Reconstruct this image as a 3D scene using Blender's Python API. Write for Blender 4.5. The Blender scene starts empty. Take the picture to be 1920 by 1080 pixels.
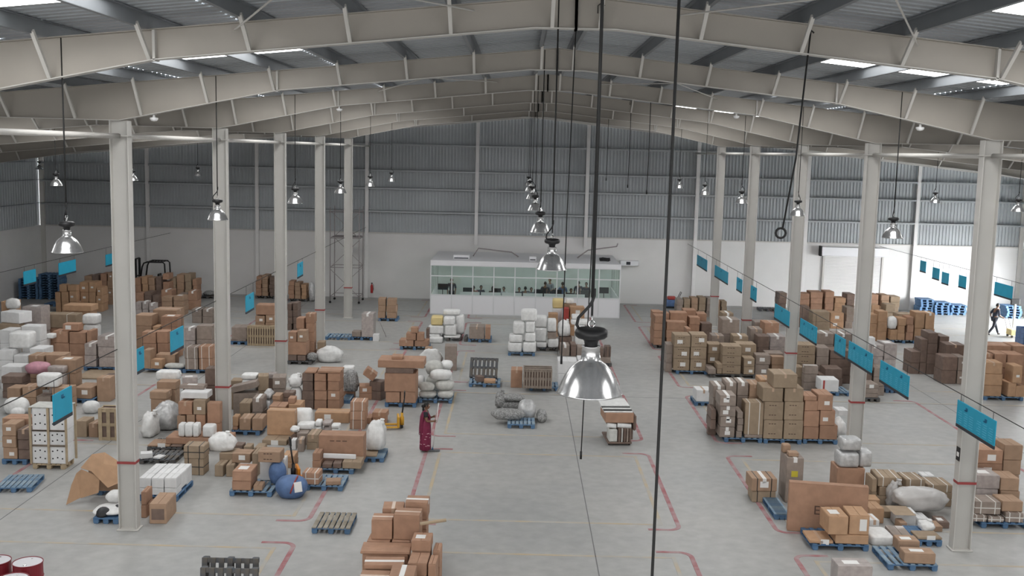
import bpy, math, random
from mathutils import Vector, Matrix, noise
R = math.radians
SC = bpy.context.scene
COL = SC.collection
# ------------------------------------------------------------------ camera, world, light, exposure
cam_d = bpy.data.cameras.new('camera'); cam = bpy.data.objects.new('camera', cam_d); COL.objects.link(cam)
cam_d.sensor_width = 36.0; cam_d.lens = 36.0 * 1992.5 / 1920.0; cam_d.clip_end = 400
def cam_axes(p, y, r):
    cp, sp = math.cos(p), math.sin(p)
    fwd = Vector((0, cp, -sp)); rt = Vector((1, 0, 0)); up = Vector((0, sp, cp))
    m = Matrix.Rotation(y, 3, 'Z'); fwd = m @ fwd; rt = m @ rt; up = m @ up
    c, s = math.cos(r), math.sin(r)
    return rt * c + up * s, rt * -s + up * c, fwd
ax, ay, af = cam_axes(0.1277, 0.0044, 0.0231)
cam.matrix_world = Matrix(((ax.x, ay.x, -af.x, 0), (ax.y, ay.y, -af.y, 0), (ax.z, ay.z, -af.z, 9.0), (0, 0, 0, 1)))
SC.camera = cam
SC.view_settings.view_transform = 'Standard'; SC.view_settings.look = 'None'
SC.view_settings.gamma = 1.0; SC.view_settings.use_curve_mapping = False
SC.view_settings.exposure = -0.04
W = bpy.data.worlds.new('world'); SC.world = W; W.use_nodes = True
bg = W.node_tree.nodes['Background']; bg.inputs[0].default_value = (0.96, 0.98, 1.0, 1); bg.inputs[1].default_value = 38.0
SKY_PANEL = 8.0        # radiance of the translucent roof panels (daylight behind them)

# ------------------------------------------------------------------ materials
MATS = {}
def mat(name, col, rough=0.7, metal=0.0, var=0.0, nscale=3.0, nstr=0.0, rnd=0.0, spec=0.4, bump=0.0, coat=0.0, col2=None, detail=4.0):
    if name in MATS: return MATS[name]
    m = bpy.data.materials.new(name); m.use_nodes = True; nt = m.node_tree; b = nt.nodes['Principled BSDF']
    b.inputs['Roughness'].default_value = rough; b.inputs['Metallic'].default_value = metal
    b.inputs['Specular IOR Level'].default_value = spec; b.inputs['Coat Weight'].default_value = coat
    b.inputs['Base Color'].default_value = (*col, 1)
    src = None
    tc = nt.nodes.new('ShaderNodeTexCoord')
    if var > 0 or col2:
        n = nt.nodes.new('ShaderNodeTexNoise'); n.inputs['Scale'].default_value = nscale; n.inputs['Detail'].default_value = detail
        nt.links.new(tc.outputs['Object'], n.inputs['Vector'])
        mx = nt.nodes.new('ShaderNodeMix'); mx.data_type = 'RGBA'
        c2 = col2 if col2 else tuple(c * (1 - var) for c in col)
        c1 = col if col2 else tuple(min(1, c * (1 + var)) for c in col)
        mr = nt.nodes.new('ShaderNodeMapRange'); mr.inputs[1].default_value = 0.35; mr.inputs[2].default_value = 0.65
        nt.links.new(n.outputs['Fac'], mr.inputs[0]); nt.links.new(mr.outputs[0], mx.inputs['Factor'])
        mx.inputs['A'].default_value = (*c1, 1); mx.inputs['B'].default_value = (*c2, 1)
        src = mx.outputs['Result']
        if bump > 0:
            bp = nt.nodes.new('ShaderNodeBump'); bp.inputs['Strength'].default_value = bump; bp.inputs['Distance'].default_value = 0.02
            nt.links.new(n.outputs['Fac'], bp.inputs['Height']); nt.links.new(bp.outputs[0], b.inputs['Normal'])
    if rnd > 0:
        oi = nt.nodes.new('ShaderNodeObjectInfo'); hs = nt.nodes.new('ShaderNodeHueSaturation')
        mr = nt.nodes.new('ShaderNodeMapRange'); mr.inputs[3].default_value = 1 - rnd; mr.inputs[4].default_value = 1 + rnd
        nt.links.new(oi.outputs['Random'], mr.inputs[0]); nt.links.new(mr.outputs[0], hs.inputs['Value'])
        if src: nt.links.new(src, hs.inputs['Color'])
        else: hs.inputs['Color'].default_value = (*col, 1)
        src = hs.outputs['Color']
    if src: nt.links.new(src, b.inputs['Base Color'])
    MATS[name] = m
    return m
def emat(name, col, s):
    m = bpy.data.materials.new(name); m.use_nodes = True; nt = m.node_tree; nt.nodes.clear()
    o = nt.nodes.new('ShaderNodeOutputMaterial'); e = nt.nodes.new('ShaderNodeEmission')
    e.inputs[0].default_value = (*col, 1); e.inputs[1].default_value = s; nt.links.new(e.outputs[0], o.inputs[0]); MATS[name] = m
    return m
def glassmat(name, tint, gloss, rough=0.05):
    m = bpy.data.materials.new(name); m.use_nodes = True; nt = m.node_tree; nt.nodes.clear()
    o = nt.nodes.new('ShaderNodeOutputMaterial'); t = nt.nodes.new('ShaderNodeBsdfTransparent'); t.inputs[0].default_value = (*tint, 1)
    g = nt.nodes.new('ShaderNodeBsdfGlossy'); g.inputs['Roughness'].default_value = rough
    mx = nt.nodes.new('ShaderNodeMixShader'); mx.inputs[0].default_value = gloss
    nt.links.new(t.outputs[0], mx.inputs[1]); nt.links.new(g.outputs[0], mx.inputs[2]); nt.links.new(mx.outputs[0], o.inputs[0]); MATS[name] = m
    return m
mat('kraft', (.375, .25, .17), .85, var=.07, nscale=5, rnd=.10)
mat('orange_kraft', (.45, .28, .17), .85, var=.07, nscale=5, rnd=.09)
mat('red_kraft', (.39, .232, .155), .85, var=.08, nscale=5, rnd=.10)
mat('tan', (.33, .25, .175), .85, var=.07, nscale=5, rnd=.09)
mat('grey_kraft', (.285, .23, .195), .6, var=.10, nscale=6, rnd=.08, coat=.2)
mat('dark_kraft', (.185, .13, .105), .75, var=.12, nscale=6, rnd=.10, coat=.15)
mat('wrap_grey', (.40, .35, .33), .4, var=.12, nscale=8, rnd=.06, coat=.4)
mat('white_box', (.74, .74, .74), .6, var=.04, nscale=6, rnd=.05)
mat('white_sack', (.76, .76, .75), .55, var=.07, nscale=9, rnd=.05, bump=.25)
mat('grey_sack', (.55, .55, .52), .7, var=.10, nscale=9, rnd=.07, bump=.3)
mat('silver_wrap', (.52, .52, .52), .36, metal=.2, var=.14, nscale=9, bump=.6, coat=.3)
mat('plastic_grey', (.47, .455, .445), .38, var=.08, nscale=4, bump=.3, coat=.3)
mat('net_grey', (.27, .27, .265), .55, var=.45, nscale=22, bump=.8, coat=.2)
mat('blue_sack', (.10, .17, .33), .55, var=.15, nscale=6, bump=.3)
mat('pink_sack', (.52, .26, .32), .55, var=.12, nscale=6, bump=.3)
mat('black_bag', (.025, .025, .027), .5)
mat('tape', (.50, .35, .25), .28, spec=.6)
mat('label', (.80, .79, .77), .5)
mat('strap', (.72, .70, .66), .4)
mat('black_strap', (.03, .03, .03), .5)
mat('yellow_box', (.72, .58, .28), .6, var=.05)
mat('red_box', (.42, .06, .05), .6, var=.1)
mat('pallet_blue', (.055, .13, .26), .7, var=.3, nscale=4, rnd=.12, col2=(.11, .20, .32))
mat('pallet_deck', (.12, .21, .32), .7, col2=(.26, .33, .38), nscale=3, rnd=.10)  # paler than the sides: reflected light on tops put into colour, plus worn mottling
mat('pallet_dark', (.075, .09, .11), .7, col2=(.13, .11, .09), nscale=3)
mat('pallet_wood', (.36, .33, .28), .8, col2=(.24, .21, .16), nscale=3, rnd=.10)
mat('crate_wood', (.42, .33, .22), .8, var=.12, nscale=5, rnd=.08)
mat('crate_grey', (.28, .23, .19), .8, var=.15, nscale=5, rnd=.08)
mat('steel', (.55, .535, .505), .5, var=.03, nscale=1.2)
mat('post_white', (.74, .73, .72), .5, var=.02)
mat('steel_web', (.49, .48, .455), .5, var=.04, nscale=.8)
mat('rafter', (.345, .318, .28), .5, var=.05, nscale=.8)
mat('red_band', (.30, .05, .05), .6)
mat('galv', (.36, .385, .41), .42, metal=.25, var=.06, nscale=.7)
mat('galv_wall', (.40, .425, .44), .55, metal=.0, var=.05, nscale=.6)
mat('girt', (.40, .42, .43), .5, metal=.1)
mat('purlin', (.20, .215, .23), .5, metal=.3, var=.06, nscale=1)
mat('white_wall', (.70, .69, .68), .8, var=.03, nscale=.5)
mat('concrete_pad', (.40, .39, .37), .85, var=.08)
mat('joint', (.17, .17, .17), .9)
mat('line_red', (.34, .115, .125), .7, col2=(.40, .30, .30), nscale=2.5, detail=8)
mat('line_yellow', (.47, .385, .26), .7, col2=(.41, .40, .375), nscale=1.6, detail=8)
mat('black', (.012, .012, .013), .45)
mat('black_rubber', (.02, .02, .021), .7)
mat('cable', (.016, .016, .016), .6)
mat('alu', (.60, .60, .60), .22, metal=.85, var=.04, nscale=30)
mat('chrome', (.7, .7, .7), .2, metal=1.0)
mat('sign_blue', (.014, .33, .50), .55, var=.03)
mat('sign_text', (.10, .45, .62), .6)
mat('sign_dark', (.005, .12, .24), .6)
mat('sign_bar', (.03, .035, .045), .6)
mat('office_white', (.78, .78, .80), .45)
mat('office_frame', (.70, .71, .72), .4, metal=.2)
mat('office_green', (.68, .73, .71), .7)
mat('monitor', (.012, .014, .02), .3)
mat('skin_brown', (.20, .105, .065), .55)
mat('hair', (.008, .007, .007), .5)
mat('sari', (.20, .018, .06), .65, col2=(.16, .012, .045), nscale=8)
mat('sari_print', (.52, .30, .34), .6)
mat('blouse', (.018, .017, .022), .7)
mat('shirt_dark', (.035, .04, .06), .8)
mat('shirt_grey', (.22, .24, .27), .8)
mat('shirt_light', (.55, .58, .62), .8)
mat('shirt_rose', (.42, .16, .18), .8)
mat('shirt_blue', (.10, .17, .30), .8)
mat('trouser', (.03, .032, .045), .8)
mat('jack_yellow', (.62, .33, .03), .45)
mat('jack_orange', (.70, .24, .02), .45)
mat('drum_red', (.22, .02, .03), .4)
mat('drum_top', (.62, .61, .64), .35)
mat('mop_grey', (.14, .145, .15), .9, var=.2, nscale=20)
mat('pole_white', (.72, .70, .68), .4)
mat('ext_red', (.40, .02, .02), .35)
mat('scaffold', (.30, .27, .27), .6)
mat('sticker_yellow', (.60, .50, .05), .6)
mat('tube_card', (.40, .31, .21), .8)
mat('print_dark', (.10, .06, .045), .8)
emat('skylight', (1.0, .995, .985), SKY_PANEL)
emat('fill_glow', (1.0, .995, .985), 5.0)  # glow of the fill panels added behind the camera
emat('tube_light', (.95, 1.0, .98), 24.0)
glassmat('glass', (.90, .945, .925), .06)
glassmat('film', (.9, .9, .9), .12, .2)
# floor concrete
def floor_mat():
    m = mat('concrete', (.40, .41, .41), .42, spec=.35)
    nt = m.node_tree; b = nt.nodes['Principled BSDF']; tc = nt.nodes['Texture Coordinate']
    n1 = nt.nodes.new('ShaderNodeTexNoise'); n1.inputs['Scale'].default_value = .22; n1.inputs['Detail'].default_value = 6
    n2 = nt.nodes.new('ShaderNodeTexNoise'); n2.inputs['Scale'].default_value = 3.0; n2.inputs['Detail'].default_value = 8
    for n in (n1, n2): nt.links.new(tc.outputs['Object'], n.inputs['Vector'])
    r1 = nt.nodes.new('ShaderNodeValToRGB'); r1.color_ramp.elements[0].position = .3; r1.color_ramp.elements[1].position = .7
    r1.color_ramp.elements[0].color = (.335, .340, .335, 1); r1.color_ramp.elements[1].color = (.405, .400, .385, 1)
    nt.links.new(n1.outputs['Fac'], r1.inputs[0])
    mx = nt.nodes.new('ShaderNodeMix'); mx.data_type = 'RGBA'; mx.blend_type = 'OVERLAY'; mx.inputs['Factor'].default_value = .22
    nt.links.new(r1.outputs[0], mx.inputs['A']); nt.links.new(n2.outputs['Fac'], mx.inputs['B'])
    nt.links.new(mx.outputs['Result'], b.inputs['Base Color'])
    mr = nt.nodes.new('ShaderNodeMapRange'); mr.inputs[3].default_value = .34; mr.inputs[4].default_value = .55
    nt.links.new(n1.outputs['Fac'], mr.inputs[0]); nt.links.new(mr.outputs[0], b.inputs['Roughness'])
floor_mat()
M = MATS

# ------------------------------------------------------------------ mesh helpers
class MB:
    def __init__(s): s.v = []; s.f = []; s.mi = []; s.cur = 0
    def add(s, v, f, T=None):
        n = len(s.v)
        s.v += [tuple(T @ Vector(p)) for p in v] if T else [tuple(p) for p in v]
        s.f += [tuple(i + n for i in q) for q in f]; s.mi += [s.cur] * len(f); return s
    def box(s, x0, x1, y0, y1, z0, z1, T=None):
        return s.add([(x0, y0, z0), (x1, y0, z0), (x1, y1, z0), (x0, y1, z0), (x0, y0, z1), (x1, y0, z1), (x1, y1, z1), (x0, y1, z1)],
            [(3, 2, 1, 0), (4, 5, 6, 7), (0, 1, 5, 4), (1, 2, 6, 5), (2, 3, 7, 6), (3, 0, 4, 7)], T)
    def cbox(s, x0, x1, y0, y1, z0, z1, c=.01, T=None):
        c = min(c, (x1 - x0) * .4, (y1 - y0) * .4, (z1 - z0) * .4)
        v = []; idx = {}
        for i, (X, sx) in enumerate(((x0, 1), (x1, -1))):
            for j, (Y, sy) in enumerate(((y0, 1), (y1, -1))):
                for k, (Z, sz) in enumerate(((z0, 1), (z1, -1))):
                    for a in range(3):
                        idx[i, j, k, a] = len(v)
                        v.append((X + (0 if a == 0 else sx * c), Y + (0 if a == 1 else sy * c), Z + (0 if a == 2 else sz * c)))
        f = []
        def q(*t): f.append(tuple(idx[u] for u in t))
        q((0,0,0,0),(0,0,1,0),(0,1,1,0),(0,1,0,0)); q((1,0,0,0),(1,1,0,0),(1,1,1,0),(1,0,1,0))
        q((0,0,0,1),(1,0,0,1),(1,0,1,1),(0,0,1,1)); q((0,1,0,1),(0,1,1,1),(1,1,1,1),(1,1,0,1))
        q((0,0,0,2),(0,1,0,2),(1,1,0,2),(1,0,0,2)); q((0,0,1,2),(1,0,1,2),(1,1,1,2),(0,1,1,2))
        for j in (0, 1):
            for k in (0, 1): q((0,j,k,1),(1,j,k,1),(1,j,k,2),(0,j,k,2))
        for i in (0, 1):
            for k in (0, 1): q((i,0,k,0),(i,1,k,0),(i,1,k,2),(i,0,k,2))
            for j in (0, 1): q((i,j,0,0),(i,j,1,0),(i,j,1,1),(i,j,0,1))
        for i in (0, 1):
            for j in (0, 1):
                for k in (0, 1): q((i,j,k,0),(i,j,k,1),(i,j,k,2))
        return s.add(v, f, T)
    def beam(s, a, b, w, h, up=(0, 0, 1)):
        a = Vector(a); b = Vector(b); d = (b - a); L = d.length; d.normalize(); u = Vector(up)
        if abs(d.dot(u)) > .98: u = Vector((0, 1, 0))
        x = d.cross(u).normalized(); u = x.cross(d)
        T = Matrix(((x.x, d.x, u.x, a.x), (x.y, d.y, u.y, a.y), (x.z, d.z, u.z, a.z), (0, 0, 0, 1)))
        return s.box(-w / 2, w / 2, 0, L, -h / 2, h / 2, T)
    def tube(s, pts, r, n=8, cap=True):
        P = [Vector(p) for p in pts]; rings = []; v = []; f = []
        rr = r if isinstance(r, (list, tuple)) else [r] * len(P)
        ref = None
        for i, p in enumerate(P):
            d = (P[min(i + 1, len(P) - 1)] - P[max(i - 1, 0)]).normalized()
            if ref is None:
                ref = Vector((0, 0, 1)) if abs(d.z) < .9 else Vector((1, 0, 0))
            x = d.cross(ref).normalized(); y = x.cross(d).normalized(); ref = y
            for k in range(n):
                t = 2 * math.pi * k / n; v.append(p + x * math.cos(t) * rr[i] + y * math.sin(t) * rr[i])
        for i in range(len(P) - 1):
            for k in range(n):
                f.append((i * n + k, i * n + (k + 1) % n, (i + 1) * n + (k + 1) % n, (i + 1) * n + k))
        if cap: f.append(tuple(range(n - 1, -1, -1))); f.append(tuple((len(P) - 1) * n + k for k in range(n)))
        return s.add(v, f)
    def lathe(s, prof, n=24, T=None, closed=False):
        v = []; f = []
        for (r, z) in prof:
            for k in range(n):
                t = 2 * math.pi * k / n; v.append((r * math.cos(t), r * math.sin(t), z))
        m = len(prof)
        for i in range(m - 1 + (1 if closed else 0)):
            for k in range(n):
                a, b = i, (i + 1) % m
                f.append((a * n + k, a * n + (k + 1) % n, b * n + (k + 1) % n, b * n + k))
        if not closed:
            if prof[0][0] > 1e-4: f.append(tuple(range(n - 1, -1, -1)))
            if prof[-1][0] > 1e-4: f.append(tuple((m - 1) * n + k for k in range(n)))
        return s.add(v, f, T)
    def mesh(s, name, *mats, smooth=False, sharp=None):
        me = bpy.data.meshes.new(name); me.from_pydata(s.v, [], s.f)
        for m in mats: me.materials.append(M[m] if isinstance(m, str) else m)
        if len(mats) > 1: me.polygons.foreach_set('material_index', s.mi)
        me.validate(); me.update()
        if smooth: me.shade_smooth()
        return me
    def build(s, name, *mats, parent=None, smooth=False, loc=(0, 0, 0), rot=None):
        return link(name, s.mesh(name, *mats, smooth=smooth), parent, loc, rot)
def link(name, me, parent=None, loc=(0, 0, 0), rot=None):
    o = bpy.data.objects.new(name, me); COL.objects.link(o); o.location = loc
    if rot: o.rotation_euler = rot
    if parent: o.parent = parent
    return o
def tag(o, label=None, cat=None, group=None, kind=None):
    if label: o['label'] = label
    if cat: o['category'] = cat
    if group: o['group'] = group
    if kind: o['kind'] = kind
    return o
def empty(name, loc=(0, 0, 0), rz=0.0, **k):
    o = bpy.data.objects.new(name, None); COL.objects.link(o); o.location = loc; o.rotation_euler = (0, 0, rz); o.empty_display_size = .2
    return tag(o, **k)
def copy_tree(o, parent=None, ch=None):
    if ch is None:
        ch = {}
        for q in SC.objects:
            if q.parent: ch.setdefault(q.parent, []).append(q)
    c = o.copy(); COL.objects.link(c)
    if parent: c.parent = parent
    for k in ch.get(o, []): copy_tree(k, c, ch)
    return c
def st(o, label=None): o['kind'] = 'structure'; return tag(o, label) if label else o

# ================================================================== BUILDING SHELL
RX = .78; HW = 29.6; YB = 64.0; YF = -8.0
XL, XR = RX - 9.74, RX + 9.74
FR = [8, 16, 24, 32, 40, 48, 56, 64]
def zr(x): return 11.5 - .1 * abs(x - RX)
fl = MB().box(RX - HW - .3, RX + HW + 14, YF, YB + .3, -.25, 0).build('floor', 'concrete'); st(fl)
# saw-cut joints: thin recessed-looking strips of filler
def strip(mb, pts, w, t=.003):
    # ribbon along a floor polyline
    n = len(pts); v = []
    for i, (x, y) in enumerate(pts):
        a = Vector(pts[max(i - 1, 0)]); b = Vector(pts[min(i + 1, n - 1)]); d = (b - a).normalized(); nx, ny = -d.y * w / 2, d.x * w / 2
        v += [(x + nx, y + ny, 0), (x - nx, y - ny, 0), (x + nx, y + ny, t), (x - nx, y - ny, t)]
    f = []
    for i in range(n - 1):
        a = 4 * i; b = a + 4
        f += [(a + 2, a + 3, b + 3, b + 2), (a, a + 2, b + 2, b), (a + 3, a + 1, b + 1, b + 3)]
    mb.add(v, f)
for x in (-12.2, 1.92, 16.0):
    mb = MB(); strip(mb, [(x, YF + 1), (x, YB - 1)], .022); mb.build('floor_joint', 'joint', parent=fl)
for y in (15.6, 38.9, 58.9):
    mb = MB(); strip(mb, [(RX - HW + .5, y), (RX + HW - .5, y)], .022); mb.build('floor_joint', 'joint', parent=fl)
def bracket(x, y0, y1, hook):
    r = .28; e = .5; p = [(x + hook * (r + e), y0)]
    for k in range(6):
        t = math.pi / 2 * k / 5; p.append((x + hook * (r - r * math.sin(t)), y0 + r - r * math.cos(t)))
    for k in range(6):
        t = math.pi / 2 * k / 5; p.append((x + hook * (r - r * math.cos(t)), y1 - r + r * math.sin(t)))
    p.append((x + hook * (r + e), y1)); return p
for k, y in enumerate(FR[:-1]):
    for x, hook in ((-4.92, -1), (-2.6, 1), (4.1, -1), (6.47, 1), (RX + 14.3, -1), (RX - 14.3, 1)):
        y0, y1 = y + .8, y + 7.35
        mb = MB(); strip(mb, bracket(x, y0, y1, hook), .11, .006); mb.build('aisle_line', 'line_red', parent=fl)
        if abs(x - RX) < 8:
            mb = MB(); strip(mb, [(x + hook * .42, y0 + .3), (x + hook * .42, y1 - .3)], .09, .0045); mb.build('bay_line', 'line_yellow', parent=fl)
    for xa, xb in ((-28, -5.4), (-2.2, 3.7), (6.9, 28)):
        for yy in (y + 1.15, y + 7.0):
            mb = MB(); strip(mb, [(xa, yy), (xb, yy)], .09); mb.build('bay_line', 'line_yellow', parent=fl)

def ribbed(mb, p0, du, dv, nu, lv, depth, out):
    """trapezoid-ribbed sheet: ribs repeat nu times along du (vector per pitch), run along dv*lv, pushed out by depth"""
    p0 = Vector(p0); du = Vector(du); dv = Vector(dv) * lv; out = Vector(out) * depth
    prof = [(0, 0), (.60, 0), (.70, 1), (.90, 1)]
    pts = []
    for i in range(nu):
        for t, o in prof: pts.append(p0 + du * (i + t) + out * o)
    pts.append(p0 + du * nu)
    n = len(pts); v = [q for q in pts] + [q + dv for q in pts]
    mb.add([tuple(q) for q in v], [(i, i + 1, n + i + 1, n + i) for i in range(n - 1)])
# ceiling: ribbed sheets with translucent panels left open for the skylight sheets
ceil = empty('ceiling', (RX, 28, 11.75)); st(ceil)
cl = lambda o: (setattr(o, 'matrix_parent_inverse', Matrix.Translation((-RX, -28, -11.75))), o)[1]
SKX = [(5.3, 9.1), (15.2, 19.0)]
def roof_part(name, m, s0, s1, y0, y1, side):
    mb = MB(); n = max(1, round((y1 - y0) / .3)); p = (y1 - y0) / n
    x0 = RX + side * s0; dv = Vector((side * (s1 - s0), 0, -.1 * (s1 - s0)))
    ribbed(mb, (x0, y0, zr(x0)), (0, p, 0), dv, n, 1, .035, (0, 0, 1))
    return cl(mb.build(name, m, parent=ceil))
for side in (-1, 1):
    for y in [-8, 0] + FR[:-1]:
        sy0, sy1 = y + 3.1, y + 6.3
        cuts = [0, 5.3, 9.1, 15.2, 19.0, HW + .3]
        for i in range(5):
            if i % 2 == 0 or y == 56: roof_part('roof_sheet', 'galv', cuts[i], cuts[i + 1], y, y + 8, side)
            else:
                roof_part('roof_sheet', 'galv', cuts[i], cuts[i + 1], y, sy0, side)
                roof_part('skylight_panel', 'skylight', cuts[i], cuts[i + 1], sy0, sy1, side)
                roof_part('roof_sheet', 'galv', cuts[i], cuts[i + 1], sy1, y + 8, side)
# purlins
PUR = [.35 + 1.48 * i for i in range(20)]
for side in (-1, 1):
    for s in PUR:
        x = RX + side * s; z = zr(x)
        mb = MB()
        mb.box(x - .003, x + .003, YF + .2, YB - .1, z - .21, z - .012); mb.box(min(x, x + side * .07), max(x, x + side * .07), YF + .2, YB - .1, z - .215, z - .208)
        mb.box(min(x, x - side * .07), max(x, x - side * .07), YF + .2, YB - .1, z - .016, z - .008)
        cl(mb.build('purlin', 'purlin', parent=ceil))
# portal frames
def zt(s): return 11.5 - .1 * s - .225
def depth_of(s):
    pts = [(0, .46), (.6, .40), (6.2, .42), (9.74, .80), (13.4, .42), (24, .42), (29.4, .75)]
    for (a, da), (b, db) in zip(pts, pts[1:]):
        if a <= s <= b: return da + (db - da) * (s - a) / (b - a)
    return .5
SS = [0, .6, 3, 6.2, 8, 9.74, 11.5, 13.4, 19, 24, 29.4]
def frame_mesh(y):
    root = empty('roof_frame', (RX, y, 9.5)); st(root); inv = Matrix.Translation((-RX, -y, -9.5))
    for side in (-1, 1):
        for s0, s1 in zip(SS, SS[1:]):
            pass
        web = MB(); top = MB(); bot = MB()
        for s0, s1 in zip(SS, SS[1:]):
            xa, xb = RX + side * s0, RX + side * s1
            za, zb = zt(s0), zt(s1); ba, bb = za - depth_of(s0), zb - depth_of(s1)
            web.add([(xa, y - .005, ba), (xb, y - .005, bb), (xb, y - .005, zb), (xa, y - .005, za), (xa, y + .005, ba), (xb, y + .005, bb), (xb, y + .005, zb), (xa, y + .005, za)],
                    [(0, 1, 2, 3), (7, 6, 5, 4)])
            for m, z0, z1, t in ((top, za, zb, .014), (bot, ba, bb, -.014)):
                v = [(xa, y - .10, z0), (xb, y - .10, z1), (xb, y + .10, z1), (xa, y + .10, z0), (xa, y - .10, z0 + t), (xb, y - .10, z1 + t), (xb, y + .10, z1 + t), (xa, y + .10, z0 + t)]
                m.add(v, [(0, 1, 2, 3), (4, 5, 6, 7), (0, 1, 5, 4), (3, 2, 6, 7)])
        o = web.build('rafter_web', 'rafter', parent=root); o.matrix_parent_inverse = inv
        o = top.build('top_flange', 'rafter', parent=root); o.matrix_parent_inverse = inv
        o = bot.build('bottom_flange', 'steel', parent=root); o.matrix_parent_inverse = inv
        # splice plates
        for s in (0, 6.2, 13.4):
            x = RX + side * s; mb = MB().box(x - .02, x + .02, y - .10, y + .10, zt(s) - depth_of(s) - .03, zt(s) + .01)
            o = mb.build('splice_plate', 'steel', parent=root); o.matrix_parent_inverse = inv
        for i, s in enumerate(PUR):
            if y >= 48 and i % 2: continue
            x = RX + side * s; z0 = zt(s) - depth_of(s)
            mb = MB()
            mb.beam((x, y - .09, z0 + .02), (x, y - .62, zt(s) + .05), .055, .055)
            o = mb.build('flange_brace', 'steel', parent=root); o.matrix_parent_inverse = inv
    return root
for y in [0] + FR[:-1]: frame_mesh(y)
# columns
def column(x, y, label):
    root = empty('column', (x, y, 0)); st(root, label); side = 1 if x > RX else -1
    h = zt(9.74) - depth_of(9.74) - .016
    MB().box(-.19, .19, -.006, .006, .03, h).build('web', 'steel_web', parent=root)
    for s in (-1, 1):
        MB().cbox(min(s * .19, s * .21), max(s * .19, s * .21), -.125, .125, .03, h, .003).build('flange', 'steel', parent=root)
    MB().cbox(-.25, .25, -.18, .18, 0, .03, .008).build('base_plate', 'steel', parent=root)
    MB().cbox(-.24, .24, -.15, .15, h - .35, h - .33, .004).build('stiffener', 'steel', parent=root)
    b = MB()
    for x0, x1, y0, y1 in ((-.215, .215, -.132, -.126), (-.215, .215, .126, .132), (-.216, -.21, -.13, .13), (.21, .216, -.13, .13)): b.box(x0, x1, y0, y1, 1.6, 1.66)
    b.build('marker_band', 'red_band', parent=root)
    return root
ORD = ['nearest', 'second', 'third', 'fourth', 'fifth', 'sixth', 'seventh']
for i, y in enumerate([16] + FR[2:-1]):
    column(XL, y, f'cream steel column, number {i} in the left row'); column(XR, y, f'cream steel column, number {i} in the right row')
for x in (XL, XR):
    for a, b in zip([8] + FR[1:-1], FR[1:]):
        MB().tube([(x, a + .13, 9.14), (x, b - .13, 9.14)], .06, 10).build('trim_1', 'steel', smooth=True)['kind'] = 'structure'
# sag / brace rods under the roof
for side in (-1, 1):
    for y in (8, 24):
        for s0, s1 in ((1.5, 5.0), (5.0, 1.5)):
            x0, x1 = RX + side * s0, RX + side * s1
            MB().tube([(x0, y + .1, zt(s0) - .1), (x1, y + 7.9, zt(s1) - .1)], .014, 6).build('trim_2', 'steel')['kind'] = 'structure'
# back wall
wb = MB().box(RX - HW - .3, RX + HW + .3, YB, YB + .25, 0, 3.95).build('wall_back', 'white_wall'); st(wb)
mb = MB(); n = 300
for half in (0, 1):
    a, b = (RX - HW, RX) if half == 0 else (RX, RX + HW); nn = 150; p = (b - a) / nn
    for i in range(nn):
        for t0, t1, o0, o1 in ((0, .5, 0, 0), (.5, .6, 0, 1), (.6, .9, 1, 1), (.9, 1, 1, 0)):
            xa, xb = a + (i + t0) * p, a + (i + t1) * p
            mb.add([(xa, YB + .06 - o0 * .035, 3.9), (xb, YB + .06 - o1 * .035, 3.9), (xb, YB + .06 - o1 * .035, zr(xb) + .05), (xa, YB + .06 - o0 * .035, zr(xa) + .05)], [(0, 1, 2, 3)])
mb.build('wall_sheeting', 'galv_wall', parent=wb)
MB().box(RX - HW, RX + HW, YB - .06, YB + .02, 3.92, 3.99).build('wall_flashing', 'steel', parent=wb)
for z in (5.3, 6.68, 7.75, 9.3):
    for a, b in zip([-HW, -23.1, -16.5, -9.9, -3.3, 3.3, 9.9, 16.5, 23.1], [-23.1, -16.5, -9.9, -3.3, 3.3, 9.9, 16.5, 23.1, HW]):
        xm = RX + (a + b) / 2
        if z > zr(RX + (a if abs(a) > abs(b) else b)) - .3: continue
        g = MB().box(RX + a + .1, RX + b - .1, YB - .18, YB + .02, z + .0, z + .02); g.box(RX + a + .1, RX + b - .1, YB - .18, YB - .17, z - .10, z + .02)
        g.build('girt', 'girt', parent=wb)
for s in (-23.1, -16.5, -9.9, -3.3, 3.3, 9.9, 16.5, 23.1):
    x = RX + s; h = zr(x) - .25
    mb = MB().box(x - .10, x + .10, YB - .17, YB - .155, 3.4 if abs(s) < 4 else 0, h).box(x - .10, x + .10, YB - .015, YB - .002, 3.4 if abs(s) < 4 else 0, h).box(x - .006, x + .006, YB - .16, YB - .01, 3.4 if abs(s) < 4 else 0, h)
    mb.build('gable_post', 'post_white', parent=wb)
mb = MB()
for side in (-1, 1):
    xa, xb = RX, RX + side * HW
    mb.add([(xa, YB - .22, zr(xa) - .24), (xb, YB - .22, zr(xb) - .24), (xb, YB - .22, zr(xb) - .5), (xa, YB - .22, zr(xa) - .5), (xa, YB - .02, zr(xa) - .5), (xb, YB - .02, zr(xb) - .5)], [(0, 1, 2, 3), (3, 2, 5, 4)])
mb.build('gable_rafter', 'steel', parent=wb)
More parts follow.
